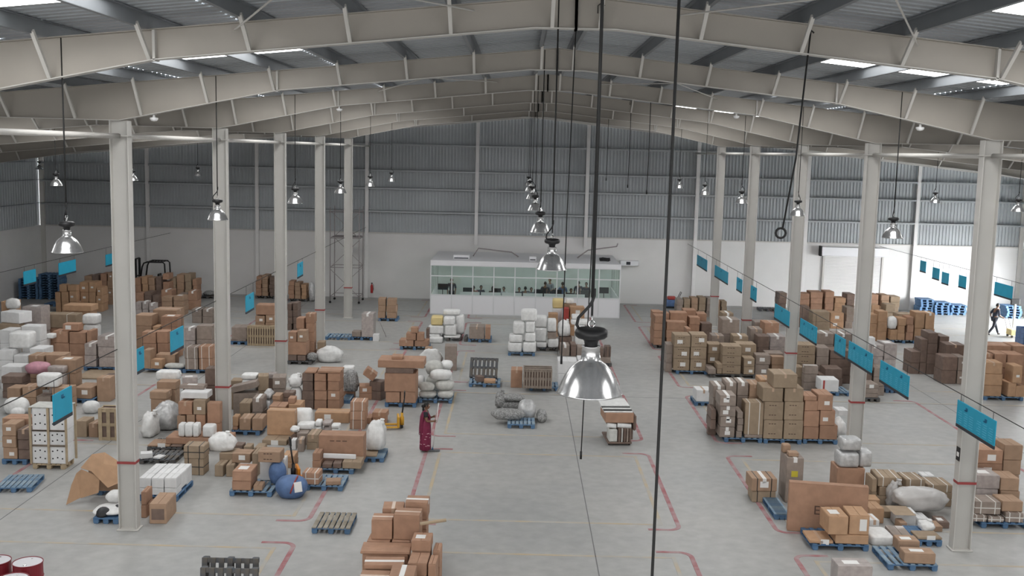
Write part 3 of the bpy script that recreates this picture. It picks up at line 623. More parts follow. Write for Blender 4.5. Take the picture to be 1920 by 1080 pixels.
ROWS = [
(2,7.648,24.918,0,1.851,.22,1.22,-9,16,'nE','huge upright flat brown carton with dark lettering',38),
(6,10.443,26.356,.174,1.396,.8,.551,0,14,'sack','big wrinkled grey plastic sack by the nearest right column',67),
(2,-4.865,29.524,.156,1.269,.567,.762,0,16,'m','large brown printed carton on the blue pallet in the left bay',40),
(6,-5.71,26.599,0,.836,.731,.564,0,1,'ball','big round blue sack standing on the floor',5),
(7,-12.297,31.621,0,.602,.5,.974,0,4,'3','pale open lattice crate standing left of the nearest left column',37),
(3,-4.226,24.522,0,.941,1.05,.15,0,21,'f','lone weathered pallet with blue edges in the aisle',43),
(1,7.418,27.477,0,.441,.791,1.207,-1.2,8,'Ty','tall wrapped cabinet carton with yellow sticker',100),
(2,-2.189,21.75,.834,.549,.471,.541,-2.9,16,'t',(2,2),36),
(3,8.911,23.143,0,1.095,1.15,.15,0,0,'f','blue bare-board pallet at the bottom right with two cartons',55),
(5,-8.166,28.978,.507,.878,.6,.509,0,20,'bag','white plastic bag slumped on brown cartons behind the white block',81),
(5,-4.036,30.508,.209,.594,.8,.879,0,20,'bag','big clear white plastic bag beside the large printed carton',17),
(2,-7.171,32.11,.151,.856,.38,.771,-.9,12,'t','large orange-brown carton in the left bay beside white roll',3),
(2,-8.44,24.801,0,.402,.878,.49,2.8,10,'p','long brown carton with dark recessed end on floor before white block',32),
(2,7.62,33.221,.263,.584,.6,1.034,0,18,'s',(7,1),33),
(0,-11.012,32.99,0,.895,1,.913,0,17,'heap','big crumpled silver film heap behind the white block',68),
(2,7.563,24.068,.379,.455,.694,.432,.8,12,'a',(0,1),16),
(3,-12.899,26.906,0,.909,1.1,.15,8,0,'f','lone blue pallet cut off at the left picture edge',22),
(7,.874,39.622,.156,1.086,.7,.725,0,3,'11','weathered grey slatted crate in the central bay',71),
(5,-11.254,32.041,0,.477,.8,.795,0,20,'bag','large white sack bulging beside the nearest left column',68),
(10,6.581,19.675,0,.668,.433,1.309,1.4,22,'a','pale wrapped carton cut off at the bottom picture edge',6),
(2,12.653,27.755,1.096,.644,.682,.362,-1.6,16,'l',(0,3),62),
(10,12.192,26.805,.704,.599,.699,.349,-.1,22,'a',(0,2),62),
(2,11.857,25.905,.316,.626,.591,.315,-.9,8,'sx',(1,1),62),
(7,-11.505,47.524,0,1.271,.35,.889,0,4,'12','pale slatted wooden crate standing left of the third left column',75),
(3,-10.573,26.82,0,.991,1,.15,0,0,'f','blue pallet under the torn open carton',14),
(9,-12.53,28.689,1.104,.441,.56,.628,0,19,'h',(1,2),99),
(2,-4.003,36.931,.552,1.095,.897,.654,-.1,16,'',(-1,1),70),
(2,8.072,24.088,.379,.453,.679,.465,-2.5,12,'P',(1,1),16),
(2,6.609,27.366,.314,.667,.688,.336,1.1,10,'blT',(-1,1),80),
(2,-2.724,21.76,.815,.438,.416,.433,.5,16,'t',(0,2),36),
(2,9.07,22.813,.156,.681,.385,.238,-2.8,10,'a',(1,0),55),
(2,-2.57,21.125,.765,1.013,.534,.057,.9,16,'',(3,1),36),
(2,9.102,28.081,0,.739,.684,.775,-1.2,16,'','tall red-brown carton carrying silver wrapped parcels',69),
(0,-7.841,44.168,0,1.196,.703,.708,0,20,'heap','white tarpaulin-covered load right of the fourth left column',86),
(2,-3.986,36.981,1.401,1.608,1,.256,0,16,'','long overhanging brown slab carton on top of the pallet stack',70),
(4,-18.82,39.875,1.157,.81,.75,.608,0,20,'drum','round white wrapped tub on the white cartons at left edge',93),
(6,-9.653,24.689,.156,.753,.8,.141,0,20,'sack','white sack with black patches lying on pallet beside nearest left column',14),
(2,8.531,33.326,1.806,.747,.9,.434,0,18,'t','topmost tan carton bridging the two tan columns at the front right row',33),
(6,-.181,34.601,.156,1.177,.54,.349,0,11,'sack','fat grey netted roll lying lowest on the blue pallet',50),
(3,7.646,24.248,0,1.34,1.1,.15,0,7,'f','blue pallet under the cartons before the huge flat carton',16),
(4,9.045,28.051,.781,.56,.6,.4,0,17,'parcel','silver wrapped parcel lower left on the tall red-brown carton',69),
(2,13.237,27.755,1.209,.48,.7,.4,0,10,'',(1,3),62),
(9,-12.554,28.689,.156,.442,.56,.52,0,19,'h',(1,0),99),
(10,-20.145,44,1.065,.801,.782,1.062,-1.3,22,'a',(2,1),57),
(9,-13.008,28.689,1.093,.441,.56,.628,0,19,'h',(0,2),99),
(2,-14.348,36.506,0,.456,.497,.844,.3,10,'t',(2,0),7),
(2,-2.522,20.45,.705,.788,.461,.086,2.7,16,'T',(2,1),36),
(2,-8.714,28.419,.47,.556,.498,.353,-.2,18,'bx',(-1,1),81),
(3,-10.046,29.56,0,.984,1,.15,0,5,'f','dark pallet with white paper scraps behind the white block',4),
(2,8.161,33.326,1.361,.631,.9,.434,0,18,'t',(8,2),33),
(2,-5.983,34.402,0,1.126,.6,.342,0,12,'tl',(0,0),45),
(0,-5.921,37.767,.241,.598,.7,.785,0,11,'heap','greenish-grey netted bundle right of the brown block',87),
(6,-16.49,34.346,0,.815,.492,.546,0,20,'sack','white sack on cartons under the wire at far left',42),
(4,9.11,28.081,1.233,.539,.5,.322,0,17,'parcel','silver wrapped parcel topmost on the tall red-brown carton',69),
(4,-15.768,35.25,.742,.743,.5,.451,0,20,'parcel','long white parcel with red label above the far left cartons',42),
(2,8.87,33.326,.156,.599,.9,.62,0,18,'m',(10,0),33),
(4,8.74,24.417,0,.554,.762,.243,0,20,'parcel','white wrapped cube parcel on floor before right front clutter',63),
(3,6.79,26.383,0,.441,1.3,.15,0,0,'f','blue pallet partly under the tall wrapped cabinet carton',100),
(2,-1.831,21.15,.83,.398,.489,.225,-1.6,16,'a',(8,1),36),
(2,-2.047,22.35,1.075,.485,.485,.377,-1.7,16,'T',(3,2),36),
(2,-6.382,27.275,.762,.582,.49,.28,-1,10,'m',(1,1),5),
(9,-12.547,28.689,.682,.442,.56,.417,0,19,'h',(1,1),99),
(2,-9.092,31.531,.622,.379,.337,.619,1.9,16,'',(4,1),76),
(2,-6.976,26.875,.405,.488,.696,.252,-.5,16,'a',(0,1),5),
(2,12.456,25.905,.401,.514,.592,.258,.9,10,'',(5,1),62),
(2,12.772,26.805,.662,.466,.677,.328,-2.6,10,'',(2,2),62),
(2,7.921,24.118,.156,.757,.77,.217,-2.2,12,'',(1,0),16),
(2,-19.56,44.853,1.116,1.719,.707,.576,0,18,'s','long tan strapped bundle lying across the left stack',44),
(10,-16.15,41.769,.975,.729,.984,.409,-1.2,22,'T',(-1,2),34),
(9,-20.251,42.45,1.69,.927,.7,.434,-18,19,'',(2,2),93),
(2,8.23,33.326,.156,.6,.9,.604,0,18,'m',(9,0),33),
(3,-4.967,27.61,0,1.003,1,.15,0,0,'f','weathered blue pallet with bare boards before the printed carton',52),
(6,-16.967,37.05,.788,.826,.7,.403,0,13,'sack','pink cloth bundle lying among the left cartons',42),
(2,9.847,33.378,1.101,.473,.85,.503,0,16,'l',(11,2),33),
(2,8.853,33.326,.782,.599,.9,.588,0,18,'m',(10,1),33),
(2,-1.84,20.55,.572,.38,.583,.26,-2.4,16,'',(7,1),36),
(2,9.41,46.479,1.286,.752,.999,.64,-.1,8,'T',(1,2),49),
(9,2.039,40.931,.499,.739,.9,.496,0,19,'',(-1,1),92),
(6,-9.699,25.089,.303,.405,.5,.247,0,20,'sack','white and black sack lying at the back of the small blue pallet',14),
(2,18.241,40.242,1.021,.643,.772,.432,-2.4,12,'t',(1,2),53),
(2,17.725,43.077,.56,.599,.79,.557,1,6,'',(0,1),20),
(9,-13.033,28.689,.156,.442,.56,.508,0,19,'h',(0,0),99),
(2,9.077,23.519,.156,.481,.41,.257,-1.2,10,'a',(0,0),55),
(2,8.216,33.326,.766,.595,.9,.588,0,18,'m',(9,1),33),
(2,19.146,40.192,.695,.354,.698,.652,-.4,12,'l',(6,1),53),
(2,18.31,44.027,.975,.754,.864,.484,-2.6,6,'t',(-1,2),20),
(2,9.936,27.47,.497,.617,.766,.245,-3,18,'s',(0,2),84),
(10,14.108,41.63,1.342,.722,.861,.441,2.9,22,'T',(-1,3),74),
(2,7.208,24.068,.156,.551,.688,.066,-1.2,12,'tl',(0,0),16),
(2,-12.476,42.259,1.243,.617,.589,.543,-1,8,'',(1,2),102),
(2,-15.736,36.75,.943,.724,.691,.468,.7,10,'a',(5,2),42),
(6,-6.198,27.185,.156,.469,.42,.6,0,1,'ball','smaller blue sack resting on the pallet edge',5),
(2,8.83,33.326,1.377,.585,.9,.423,0,18,'t',(9,2),33),
(10,-6.988,49.821,.156,.563,.791,1.102,-.8,22,'T',(1,0),103),
(9,12.081,40.356,.156,.681,.786,.455,-1.1,19,'q','white carton with red stripe on blue pallet by second right column',39),
(2,6.766,33.321,1.171,.51,.8,.337,0,8,'lT',(1,3),33),
(2,-8.715,28.42,0,.527,.476,.464,-2.5,18,'bx',(0,0),81),
(3,-6.748,27.055,0,1.071,1.1,.15,0,0,'f','blue pallet under the labelled carton and white box',5),
(2,-14.057,29.057,.816,.377,.588,.33,1.7,10,'l',(0,2),41),
(2,-14.933,36.406,.156,.593,.872,.384,-2.6,10,'l',(0,0),7),
(3,12.269,26.035,0,1.198,1.1,.15,0,7,'f','blue pallet under the right edge stack',62),
(2,12.814,43.785,1.39,.636,.874,.46,2.2,8,'T',(2,3),77),
(4,-11.578,34.842,1.186,.77,.497,.294,0,20,'parcel','long white roll lying over brown cartons left of second left column',68),
(10,-16.155,41.769,.562,.718,.976,.407,1.8,22,'',(1,1),34),
(2,17.708,43.077,0,.604,.794,.554,.6,6,'',(0,0),20),
(5,2.211,48.363,.619,.644,.75,.762,0,20,'bag',(2,2),97),
(2,18.245,40.242,.585,.677,.8,.43,0,12,'',(1,1),53),
(2,-2.086,19.85,.422,.486,.595,.419,-.6,16,'T',(6,1),36),
(2,18.252,40.242,.156,.652,.779,.423,1.8,12,'',(1,0),53),
(6,.439,35.331,0,.637,.9,.639,0,17,'sack','crinkled silvery bundle leaning on the netted roll',50),
(2,11.742,42.685,1.156,.706,.877,.382,-1.8,18,'m',(0,3),77),
(2,8.883,43.279,.921,.756,.881,.382,-1.4,18,'m',(1,2),101),
(6,-2.663,37.724,.776,.79,.65,.34,0,20,'sack',(-1,2),66),
(2,-15.3,35.3,.371,.576,.582,.365,-1.7,10,'',(8,1),42),
(6,-14.161,34.706,0,.534,.5,.397,0,20,'sack','small white sack on tan cartons behind the torn carton',7),
(2,6.909,43.806,1.137,.666,.9,.49,0,18,'ml',(1,2),85),
(2,-9.061,43.773,.406,.751,.681,.54,-1.4,16,'',(0,1),11),
(2,-9.316,30.856,.209,1.863,.8,.192,0,16,'','long flat reddish carton carrying white rolls by second left column',59),
(10,-16.138,41.769,.156,.71,.97,.4,2.3,22,'',(1,0),34),
(2,-9.548,32.906,1.5,.336,.492,.529,1.4,6,'',(3,2),76),
(2,-11.427,48.169,1.361,.873,.767,.443,2.1,16,'',(-1,4),75),
(9,-9.731,31.831,1.325,.822,.547,.19,-.2,19,'','flat white board lying on top of the brown stack by second left column',76),
(2,19.343,42.442,1.169,.968,.948,.581,-2.9,16,'t',(2,2),53),
(2,-17.629,36.75,.525,.718,.683,.257,1.4,6,'',(0,2),42),
(2,-7.46,28.575,.333,.507,.485,.257,-1.6,10,'l',(0,1),51),
(5,10.057,24.887,.156,.366,.496,.214,0,20,'bag','clear plastic bag slumped among the right front clutter',63),
(9,2.605,41.031,0,.311,.9,1.044,0,19,'',(1,0),92),
(2,-19.516,47,1.511,1.263,.8,.262,0,12,'',(-1,3),44),
(2,13.555,43.785,1.382,.715,.883,.457,-1.3,8,'T',(4,3),77),
(2,-15.675,44.472,1.361,.7,.786,.45,-1.1,10,'',(0,3),8),
(2,-14.618,44.522,1.324,.699,.687,.438,1.1,16,'a',(2,3),8),
(10,14.732,41.63,1.239,.494,.878,.616,2.4,22,'a',(4,2),74),
(2,13.134,42.685,1.015,.821,.87,.335,-2,6,'',(3,3),77),
(2,10.01,33.403,.156,.559,.9,.455,0,16,'',(12,0),33),
(2,9.951,33.403,.617,.47,.9,.477,0,16,'l',(12,1),33),
(2,-8.287,33.812,.46,.327,.686,.457,2.3,8,'T',(5,1),88),
(2,12.601,41.685,.394,.656,.872,.391,-2.3,6,'',(6,1),77),
(2,-13.253,31.979,0,.35,.585,.505,-2.3,18,'',(0,0),37),
(2,-15.055,45.422,1.443,1.034,.873,.478,-1.4,10,'t',(1,3),8),
(2,7.597,43.806,1.16,.645,.9,.502,0,18,'ml',(2,2),85),
(4,9.504,28.111,.781,.345,.6,.446,0,17,'parcel','silver wrapped parcel lower right on the tall red-brown carton',69),
(9,-13.026,28.689,.67,.442,.56,.417,0,19,'h',(0,1),99),
(2,-7.222,31.71,0,.753,.759,.145,-3,18,'l',(0,0),3),
(0,-3.5,43.508,0,1.019,.29,.799,0,20,'heap','white sheet-covered load behind the overhanging slab carton',83),
(4,-17.936,44.3,1.373,.646,.6,.422,0,20,'parcel','crumpled white wrapping beside the long tan bundle',44),
(2,-9.94,31.606,.874,.414,.487,.381,-1.8,16,'t',(0,2),76),
(2,13.242,27.755,.806,.457,.684,.397,-1.9,10,'',(3,2),62),
(9,6.874,38.13,.156,.546,.678,.424,2.2,19,'t',(-1,0),91),
(2,9.872,24.39,.156,.577,.486,.05,1,18,'l',(-1,0),64),
(9,2.046,40.931,0,.725,.9,.493,0,19,'',(0,0),92),
(2,-15.996,40.467,0,1.655,1.543,.056,0,18,'','wide flat tan carton lying behind the lone brown carton',31),
(9,-19.021,41.296,1.185,.739,.587,.589,-.4,19,'',(4,2),93),
(2,12.646,27.755,.731,.655,.692,.36,.7,16,'l',(1,2),62),
(2,-12.244,41.559,.618,.528,.684,.465,1.7,16,'s',(3,1),102),
(2,9.445,33.403,.56,.483,.9,.513,0,16,'',(11,1),33),
(2,15.952,55.45,.536,.856,.869,.533,-2,18,'',(1,1),48),
(2,8.886,43.279,.535,.754,.88,.38,-1.5,18,'m',(2,1),101),
(2,-1.84,50.053,.156,.717,.896,.581,-.4,8,'t',(0,0),12),
(2,-2.653,43.27,0,.497,.673,1.009,2.9,8,'','tall greyish-brown carton standing behind the sack pallet',83),
(2,-11.417,34.339,1.001,.627,.496,.24,-.1,10,'',(1,2),68),
(2,-8.102,35.912,.771,.441,.7,.38,10,8,'l',(11,1),88),
(2,-12.583,48.012,.233,.694,.864,.56,2.8,8,'','wide greyish-brown carton sagging on the load left of slatted crate',30),
(2,-8.02,32.712,.156,.327,.688,.379,2,10,'',(6,0),88),
(2,9.105,25.936,0,.368,.589,.38,1.6,12,'',(2,0),63),
(2,-17.605,42.325,.926,.654,.647,.46,-.2,16,'',(1,2),61),
(5,-7.544,35.912,.799,.477,.7,.43,0,20,'bag','white plastic sack leaning left of the brown block',88),
(2,-9.026,35.007,.769,.856,.49,.202,4,8,'v',(2,1),88),
(2,-5.012,33.681,.602,.496,.597,.298,-.3,16,'s',(-1,2),45),
(9,-8.645,26.198,.35,.303,.42,.258,0,19,'',(6,1),90),
(3,.255,34.411,0,.937,.9,.15,0,0,'f','blue pallet jutting out from under the grey netted bundles',50),
(2,7.425,34.271,1.306,.352,.8,.432,0,8,'T',(4,3),33),
(2,11.442,47.429,1.111,.647,.884,.552,1.4,16,'t',(5,2),49),
(6,-2.503,37.624,.43,.683,.65,.34,0,9,'sack',(3,1),66),
(2,12.492,25.805,.156,.439,.588,.239,-1.5,8,'sx',(6,0),62),
(3,-12.803,28.699,0,.926,.62,.15,0,2,'f','wooden pallet under the tower of perforated white boxes',99),
(2,6.637,27.37,0,.61,.662,.308,-2.7,18,'b',(-1,0),80),
(0,10.687,34.082,0,.41,.8,.633,0,20,'heap','crumpled white sheeting leaning by the second right column',98),
(3,-4.912,29.151,0,1.048,1.1,.15,0,0,'f','blue pallet under the large printed carton pallet',40),
(2,.082,40.381,0,.436,.694,.688,-.8,16,'t','brown carton standing against the grey slatted crate',71),
(2,-9.516,31.606,.882,.36,.499,.438,.2,18,'l',(2,2),76),
(2,10.575,27.42,.474,.509,.676,.234,2.6,18,'s',(1,2),84),
(3,-9.632,24.719,0,.624,.9,.15,0,7,'f','blue pallet under the black and white plastic sacks',14),
(2,-9.026,35.007,0,.788,.451,.763,4,8,'n',(2,0),88),
(0,-12.007,61.836,0,.435,.6,1.166,0,17,'heap','grey plastic-wrapped bundle beside the stack behind third left column',79),
(2,9.677,44.179,.827,.771,.792,.41,.6,18,'l',(2,2),101),
(2,20.023,52.606,.783,.453,.886,.776,-1.6,12,'',(6,1),65),
(2,6.9,43.806,.643,.656,.9,.488,0,18,'ml',(1,1),85),
(3,9.858,24.622,0,.603,1,.15,0,7,'f','blue pallet under the right front pallet by column',64),
(6,-20.849,43.446,2.059,.608,.292,.446,0,20,'sack','white sack among orange cartons at the left edge',57),
(4,.588,47.298,1.489,.726,.75,.505,0,20,'parcel',(-1,3),96),
(2,-8.577,35.562,.757,.347,.6,.489,12,18,'',(6,1),88),
(2,17.015,44.983,.482,.38,.897,.479,.4,6,'',(0,1),19),
(2,-16.383,35.3,.38,.45,.575,.377,3,10,'t',(3,1),42),
(10,12.179,26.805,.352,.567,.671,.346,2.7,22,'',(0,1),62),
(2,-6.987,26.875,.156,.488,.699,.243,-.1,16,'',(0,0),5),
(3,18.686,40.372,0,1.524,1.1,.15,0,0,'f','blue pallet under the orange stack by nearest right column',53),
(2,7.524,49.531,.887,.881,.772,.365,-1.8,16,'t',(3,2),60),
(2,11.736,42.685,.77,.725,.892,.379,-.6,18,'m',(0,2),77),
(2,-13.654,29.057,.719,.325,.599,.281,.2,6,'t',(2,2),41),
(2,-8.412,32.712,.156,.345,.687,.369,2,10,'t',(3,0),88),
(2,-4.466,28.921,.156,.518,.597,.18,-.4,18,'',(4,0),40),
(3,8.546,33.406,0,1.204,1.1,.15,0,0,'f','blue pallet, second from left, under the front right row stack',33),
(4,-6.613,32.56,0,.591,.5,.854,0,20,'parcel','white roll parcel right of the large orange-brown carton',3),
(2,19.511,41.292,1.071,.618,.883,.532,-1.5,16,'',(4,2),53),
(2,13.628,40.58,.963,.27,.798,.478,.4,6,'t',(0,2),74),
(2,6.793,33.321,.49,.459,.8,.335,0,8,'lT',(2,1),33),
(10,11.26,45.429,.935,.639,.878,.464,-1.9,22,'T',(6,2),49),
(2,6.782,33.321,.831,.486,.8,.335,0,8,'lT',(2,2),33),
(6,-2.964,38.384,.818,.648,.65,.506,0,9,'sack',(2,1),66),
(9,-19.174,39.6,.771,.503,.776,.38,2.5,19,'',(0,2),93),
(2,-8.894,24.991,.325,.126,.494,.322,2.4,16,'',(-1,1),32),
(2,-5.314,27.38,.156,.438,.476,.313,-2.9,16,'sx',(0,0),52),
(2,-14.907,42.795,.921,.564,.598,.457,.2,16,'t',(0,2),78),
(2,7.591,43.806,.655,.645,.9,.499,0,18,'ml',(2,1),85),
(2,-12.246,41.559,.156,.514,.672,.456,2.9,16,'s',(3,0),102),
(9,9.803,25.713,0,.482,.465,.345,-2.5,19,'',(7,0),63),
(3,9.761,33.483,0,1.103,1.1,.15,0,0,'f','blue pallet, third from left, under the front right row stack',33),
(3,-1.147,40.515,0,1.153,1.1,.15,0,0,'f','blue pallet lying in front of the leaning pallet',58),
(2,-2.566,22.35,1.09,.455,.477,.212,2.8,16,'t',(1,2),36),
(2,-14.16,29.697,.893,.713,.575,.244,2,16,'',(-1,3),41),
(2,-14.039,29.057,.156,.39,.597,.321,.4,10,'l',(0,0),41),
(2,18.967,40.242,.156,.303,.785,.533,2.6,12,'',(4,0),53),
(2,15.974,55.45,0,.878,.89,.53,.6,18,'',(1,0),48),
(2,6.656,34.271,1.207,.387,.8,.399,0,8,'T',(0,3),33),
(4,-15.892,36.197,1.024,.602,.394,.232,0,22,'parcel','grey wrapped parcel behind the long white parcel',42),
(2,-18.294,42.325,.952,.605,.642,.47,-.8,16,'t',(0,2),61),
(2,-14.353,42.795,.945,.449,.585,.469,-1.8,16,'',(1,2),78),
(2,-12.798,41.559,.598,.52,.698,.445,-.2,8,'s',(1,1),102),
(9,-18.304,38.15,.415,.742,.678,.412,1.6,19,'',(0,1),42),
(4,1.157,48.213,.398,.547,.75,.644,0,20,'parcel',(0,1),97),
(2,9.698,25.636,.351,.519,.698,-.005,.2,18,'a',(-1,1),63),
(2,6.785,33.321,.156,.472,.8,.328,0,8,'lT',(2,0),33),
(2,11.642,25.805,.156,.32,.592,.154,-1.5,8,'sx',(0,0),62),
(2,7.594,43.806,.156,.638,.9,.493,0,18,'ml',(2,0),85),
(3,7.309,33.451,0,1.189,1.1,.15,0,0,'f','blue pallet, first from left, under the front right row stack',33),
(2,-9.923,32.16,1.521,.753,.373,.11,-2.5,8,'a',(-1,4),76),
(2,10.605,45.229,.944,.483,.792,.469,-.9,6,'',(4,2),49),
(10,-16.807,41.669,.615,.453,.798,.462,-.2,22,'T',(0,1),34),
(2,-1.549,20.55,.54,.157,.492,.267,-2.5,16,'',(4,2),36),
(2,11.232,27.42,.39,.654,.696,.192,.4,18,'s',(2,2),84),
(2,-8.692,33.812,.377,.342,.693,.374,1.1,18,'',(3,1),88),
(9,-8.971,26.198,.342,.3,.42,.258,0,19,'',(3,1),90),
(9,-4.859,28.961,.342,.922,.079,.128,-2.4,19,'','long thin white panel lying across the small cartons',40),
(2,-3.716,36.931,.156,.52,.897,.39,-.3,16,'',(1,0),70),
(2,9.456,33.403,.156,.475,.9,.398,0,16,'',(11,0),33),
(2,6.912,43.806,.156,.644,.9,.481,0,18,'ml',(1,0),85),
(2,17.011,44.983,0,.379,.892,.476,-1.1,6,'',(0,0),19),
(0,.952,35.081,0,.372,.8,.393,0,11,'heap','loose dark netting trailing onto the floor',50),
(2,17.719,45.033,1.339,.392,.987,.443,-1.8,6,'',(-1,3),19),
(2,7.046,34.271,1.299,.348,.8,.43,0,8,'T',(2,3),33),
(2,10.516,46.229,1.043,.509,.884,.518,-1.7,8,'t',(2,2),49),
(2,17.365,44.983,1,.264,.894,.497,-1.3,6,'',(0,2),19),
(10,14.722,41.63,.619,.49,.887,.614,1.4,22,'',(4,1),74),
(6,-.043,36.091,.45,.86,.6,.208,0,11,'sack','thin dark netted roll lying behind the fat netted roll',50),
(5,-.495,35.331,.4,.315,.5,.53,0,11,'bag','upright tied end of grey netting behind the fat netted roll',50),
(6,-3.151,37.519,.389,.588,.34,.307,0,9,'sack',(1,1),66),
(2,-14.521,41.441,.156,.256,.543,.746,-1.5,10,'',(0,0),78),
(2,-13.978,41.966,.156,.761,.575,.475,1.8,10,'',(4,0),78),
(2,-6.383,36.224,1.296,.799,.797,.068,.2,16,'t',(1,4),9),
(2,7.824,34.271,1.263,.361,.8,.418,0,10,'t',(5,3),33),
(2,-11.498,33.79,.799,.553,.491,.232,-.9,10,'t',(0,1),68),
(2,11.586,41.032,.647,.53,.389,.32,.4,8,'T',(1,2),77),
(2,10.235,43.455,.53,.591,.633,.384,-1.7,8,'l',(5,1),101),
(2,-15.759,36.75,.471,.697,.663,.466,2.9,10,'',(9,1),42),
(9,-9.295,26.198,.334,.296,.42,.258,0,19,'',(0,1),90),
(2,-8.008,28.383,0,.229,.542,.322,-2.8,18,'',(0,0),51),
(10,-13.068,42.259,1.178,.431,.585,.511,-1.9,22,'T',(0,2),102),
(2,12.427,42.685,1.085,.478,.876,.358,-2.7,8,'',(1,3),77),
(9,-17.977,39.6,.826,.546,.788,.41,-1.2,19,'',(5,2),93),
(2,-14.056,29.057,.483,.389,.597,.327,-.5,10,'l',(0,1),41),
(4,-9.381,30.681,.408,.173,.35,.407,0,20,'parcel','white wrapped roll on long flat carton, third of three from left',59),
(2,9.515,27.37,.352,.12,.6,.349,-.2,18,'',(0,1),84),
(4,-2.706,50.933,.156,.418,.7,.96,0,20,'parcel',(3,0),95),
(4,.63,46.848,.156,.604,.75,.46,0,20,'parcel',(1,0),96),
(2,-14.369,37.206,0,.424,.489,.769,1.4,6,'',(3,0),7),
(9,-20.011,41.4,1.06,.461,.776,.527,-2.8,19,'',(1,2),93),
(2,20.532,52.606,.77,.434,.88,.767,-2.4,12,'T',(7,1),65),
(6,18.74,52.456,.663,.45,.6,.642,0,20,'sack','white sack lying on orange cartons right of second right column',65),
(4,-.009,46.848,.156,.627,.75,.42,0,20,'parcel',(0,0),96),
(2,-2.57,21.125,0,.932,.491,.759,.9,16,'n',(3,0),36),
(2,9.241,24.486,0,.432,.677,.244,-2.7,8,'',(5,0),63),
(3,-3.985,37.011,0,1.075,1.1,.15,0,7,'f','blue pallet under the slab-topped stack',70),
(3,-8.378,49.821,0,1.207,1,.15,0,0,'f','bare blue pallet on open floor beside the wrapped tall case',103),
(10,-10.155,32.556,1.51,.456,.4,.288,18,22,'a',(0,3),76),
(2,-17.925,42.35,1.428,.639,.476,.274,2.1,16,'l',(-1,3),61),
(2,7.756,50.431,1.181,.796,.762,.39,-2.6,16,'',(3,3),60),
(2,18.929,41.292,1.079,.44,.881,.536,-2.3,16,'',(3,2),53),
(2,-16.707,38.15,.864,.655,.668,.429,2.7,10,'',(4,2),42),
(2,-4.924,37.667,.343,.455,.5,.338,-20,6,'',(3,1),87),
(2,-4.28,36.931,.156,.493,.874,.378,2.8,16,'',(0,0),70),
(2,8.894,43.279,.156,.748,.874,.373,-1.9,18,'m',(4,0),101),
(3,-16.436,41.799,0,1.346,1.1,.15,0,7,'f','blue pallet under the grey wrapped pair',34),
(2,-5.037,33.681,0,.487,.59,.295,1.1,16,'s',(1,0),45),
(2,-6.215,36.224,.687,.391,.779,.322,-2.8,16,'',(2,2),9),
(2,-5.298,37.667,.687,.44,.5,.284,5,16,'tw',(-1,2),87),
(9,-18.598,39.6,.642,.537,.781,.318,-1.9,19,'',(3,2),93),
(4,-6.401,32.055,.375,.516,.49,.17,0,20,'parcel',(1,1),94),
(2,-16.892,35.3,.351,.441,.586,.348,-1.7,10,'',(2,1),42),
(2,-5.992,31.26,.232,.32,.696,.229,-.7,18,'t',(2,1),94),
(2,-15.885,35.3,.223,.477,.597,.22,-.4,8,'',(5,1),42),
(5,9.955,26.918,0,.397,.305,.733,0,14,'bag','gathered grey plastic bag at the end of the big wrinkled sack',67),
(2,-4.035,36.906,1.212,.962,.847,.183,.2,6,'',(-1,2),70),
(4,1.146,48.313,1.048,.577,.75,.511,0,20,'parcel',(0,2),97),
(4,.147,47.048,.921,.531,.75,.541,0,20,'parcel',(0,2),96),
(2,8.342,44.179,.805,.564,.785,.399,1.5,18,'l',(0,2),101),
(2,13.137,42.685,.676,.852,.9,.332,0,6,'',(4,2),77),
(2,-17.621,42.325,.463,.644,.637,.457,-1.1,16,'',(1,1),61),
(2,17.176,56.65,.425,.684,.862,.422,-3,12,'l',(2,1),48),
(2,-5.018,33.681,.301,.473,.578,.295,-2.5,16,'s',(0,1),45),
(2,-12.871,31.979,0,.291,.584,.43,-2.9,10,'t',(1,0),37),
(2,-15.289,35.3,0,.567,.574,.365,-2.5,10,'',(11,0),42),
(2,18.214,43.077,.561,.308,.799,.558,.1,8,'l',(2,1),20),
(2,10.883,43.556,.485,.502,.45,.339,.4,10,'t',(7,1),101),
(6,-2.47,37.524,.156,.591,.65,.268,0,9,'sack',(2,0),66),
(10,-16.812,41.669,.156,.463,.788,.453,-1.3,22,'',(0,0),34),
(2,-10.427,30.643,.156,.641,.677,.047,2,10,'l',(0,0),56),
(2,-14.161,41.366,.156,.451,.376,.368,-2.9,12,'l',(2,0),78),
(3,-8.961,26.618,0,.975,1.3,.15,0,7,'f','pallet under the low block of white cartons',90),
(3,-4.021,30.288,0,.635,1,.15,0,0,'f','blue pallet under the clear bag pallet',17),
(3,-2.816,37.729,0,1.176,1.1,.15,0,0,'f','blue pallet under the sack pallet',66),
(2,10.215,43.528,0,.562,.773,.524,-2.3,8,'l',(6,0),101),
(2,18.482,41.292,1.072,.264,.89,.533,-2,16,'t',(0,2),53),
(2,13.621,40.58,.481,.249,.791,.476,-1.9,6,'',(0,1),74),
(2,-15.614,53.503,.362,.492,.783,.359,-1.9,8,'T',(1,1),54),
(9,-8.645,26.628,.209,.303,.42,.399,0,19,'',(7,1),90),
(2,-12.796,41.559,.156,.503,.685,.436,1.6,8,'s',(1,0),102),
(4,2.944,48.313,0,.474,.712,.855,0,20,'parcel',(3,0),97),
(3,8.949,43.359,0,1.865,1.1,.15,0,5,'f','dark pallet under the wide tan stack',101),
(3,7.344,43.886,0,1.328,1.1,.15,0,0,'f','blue pallet under the tan twin stacks',85),
(3,-8.386,32.842,0,.864,1,.15,0,7,'f','blue pallet under the tumbled heap by second left column',88),
(2,20.186,42.442,1.172,.583,.987,.583,1.3,16,'',(5,2),53),
(2,9.391,33.378,1.079,.406,.85,.317,3,16,'',(10,2),33),
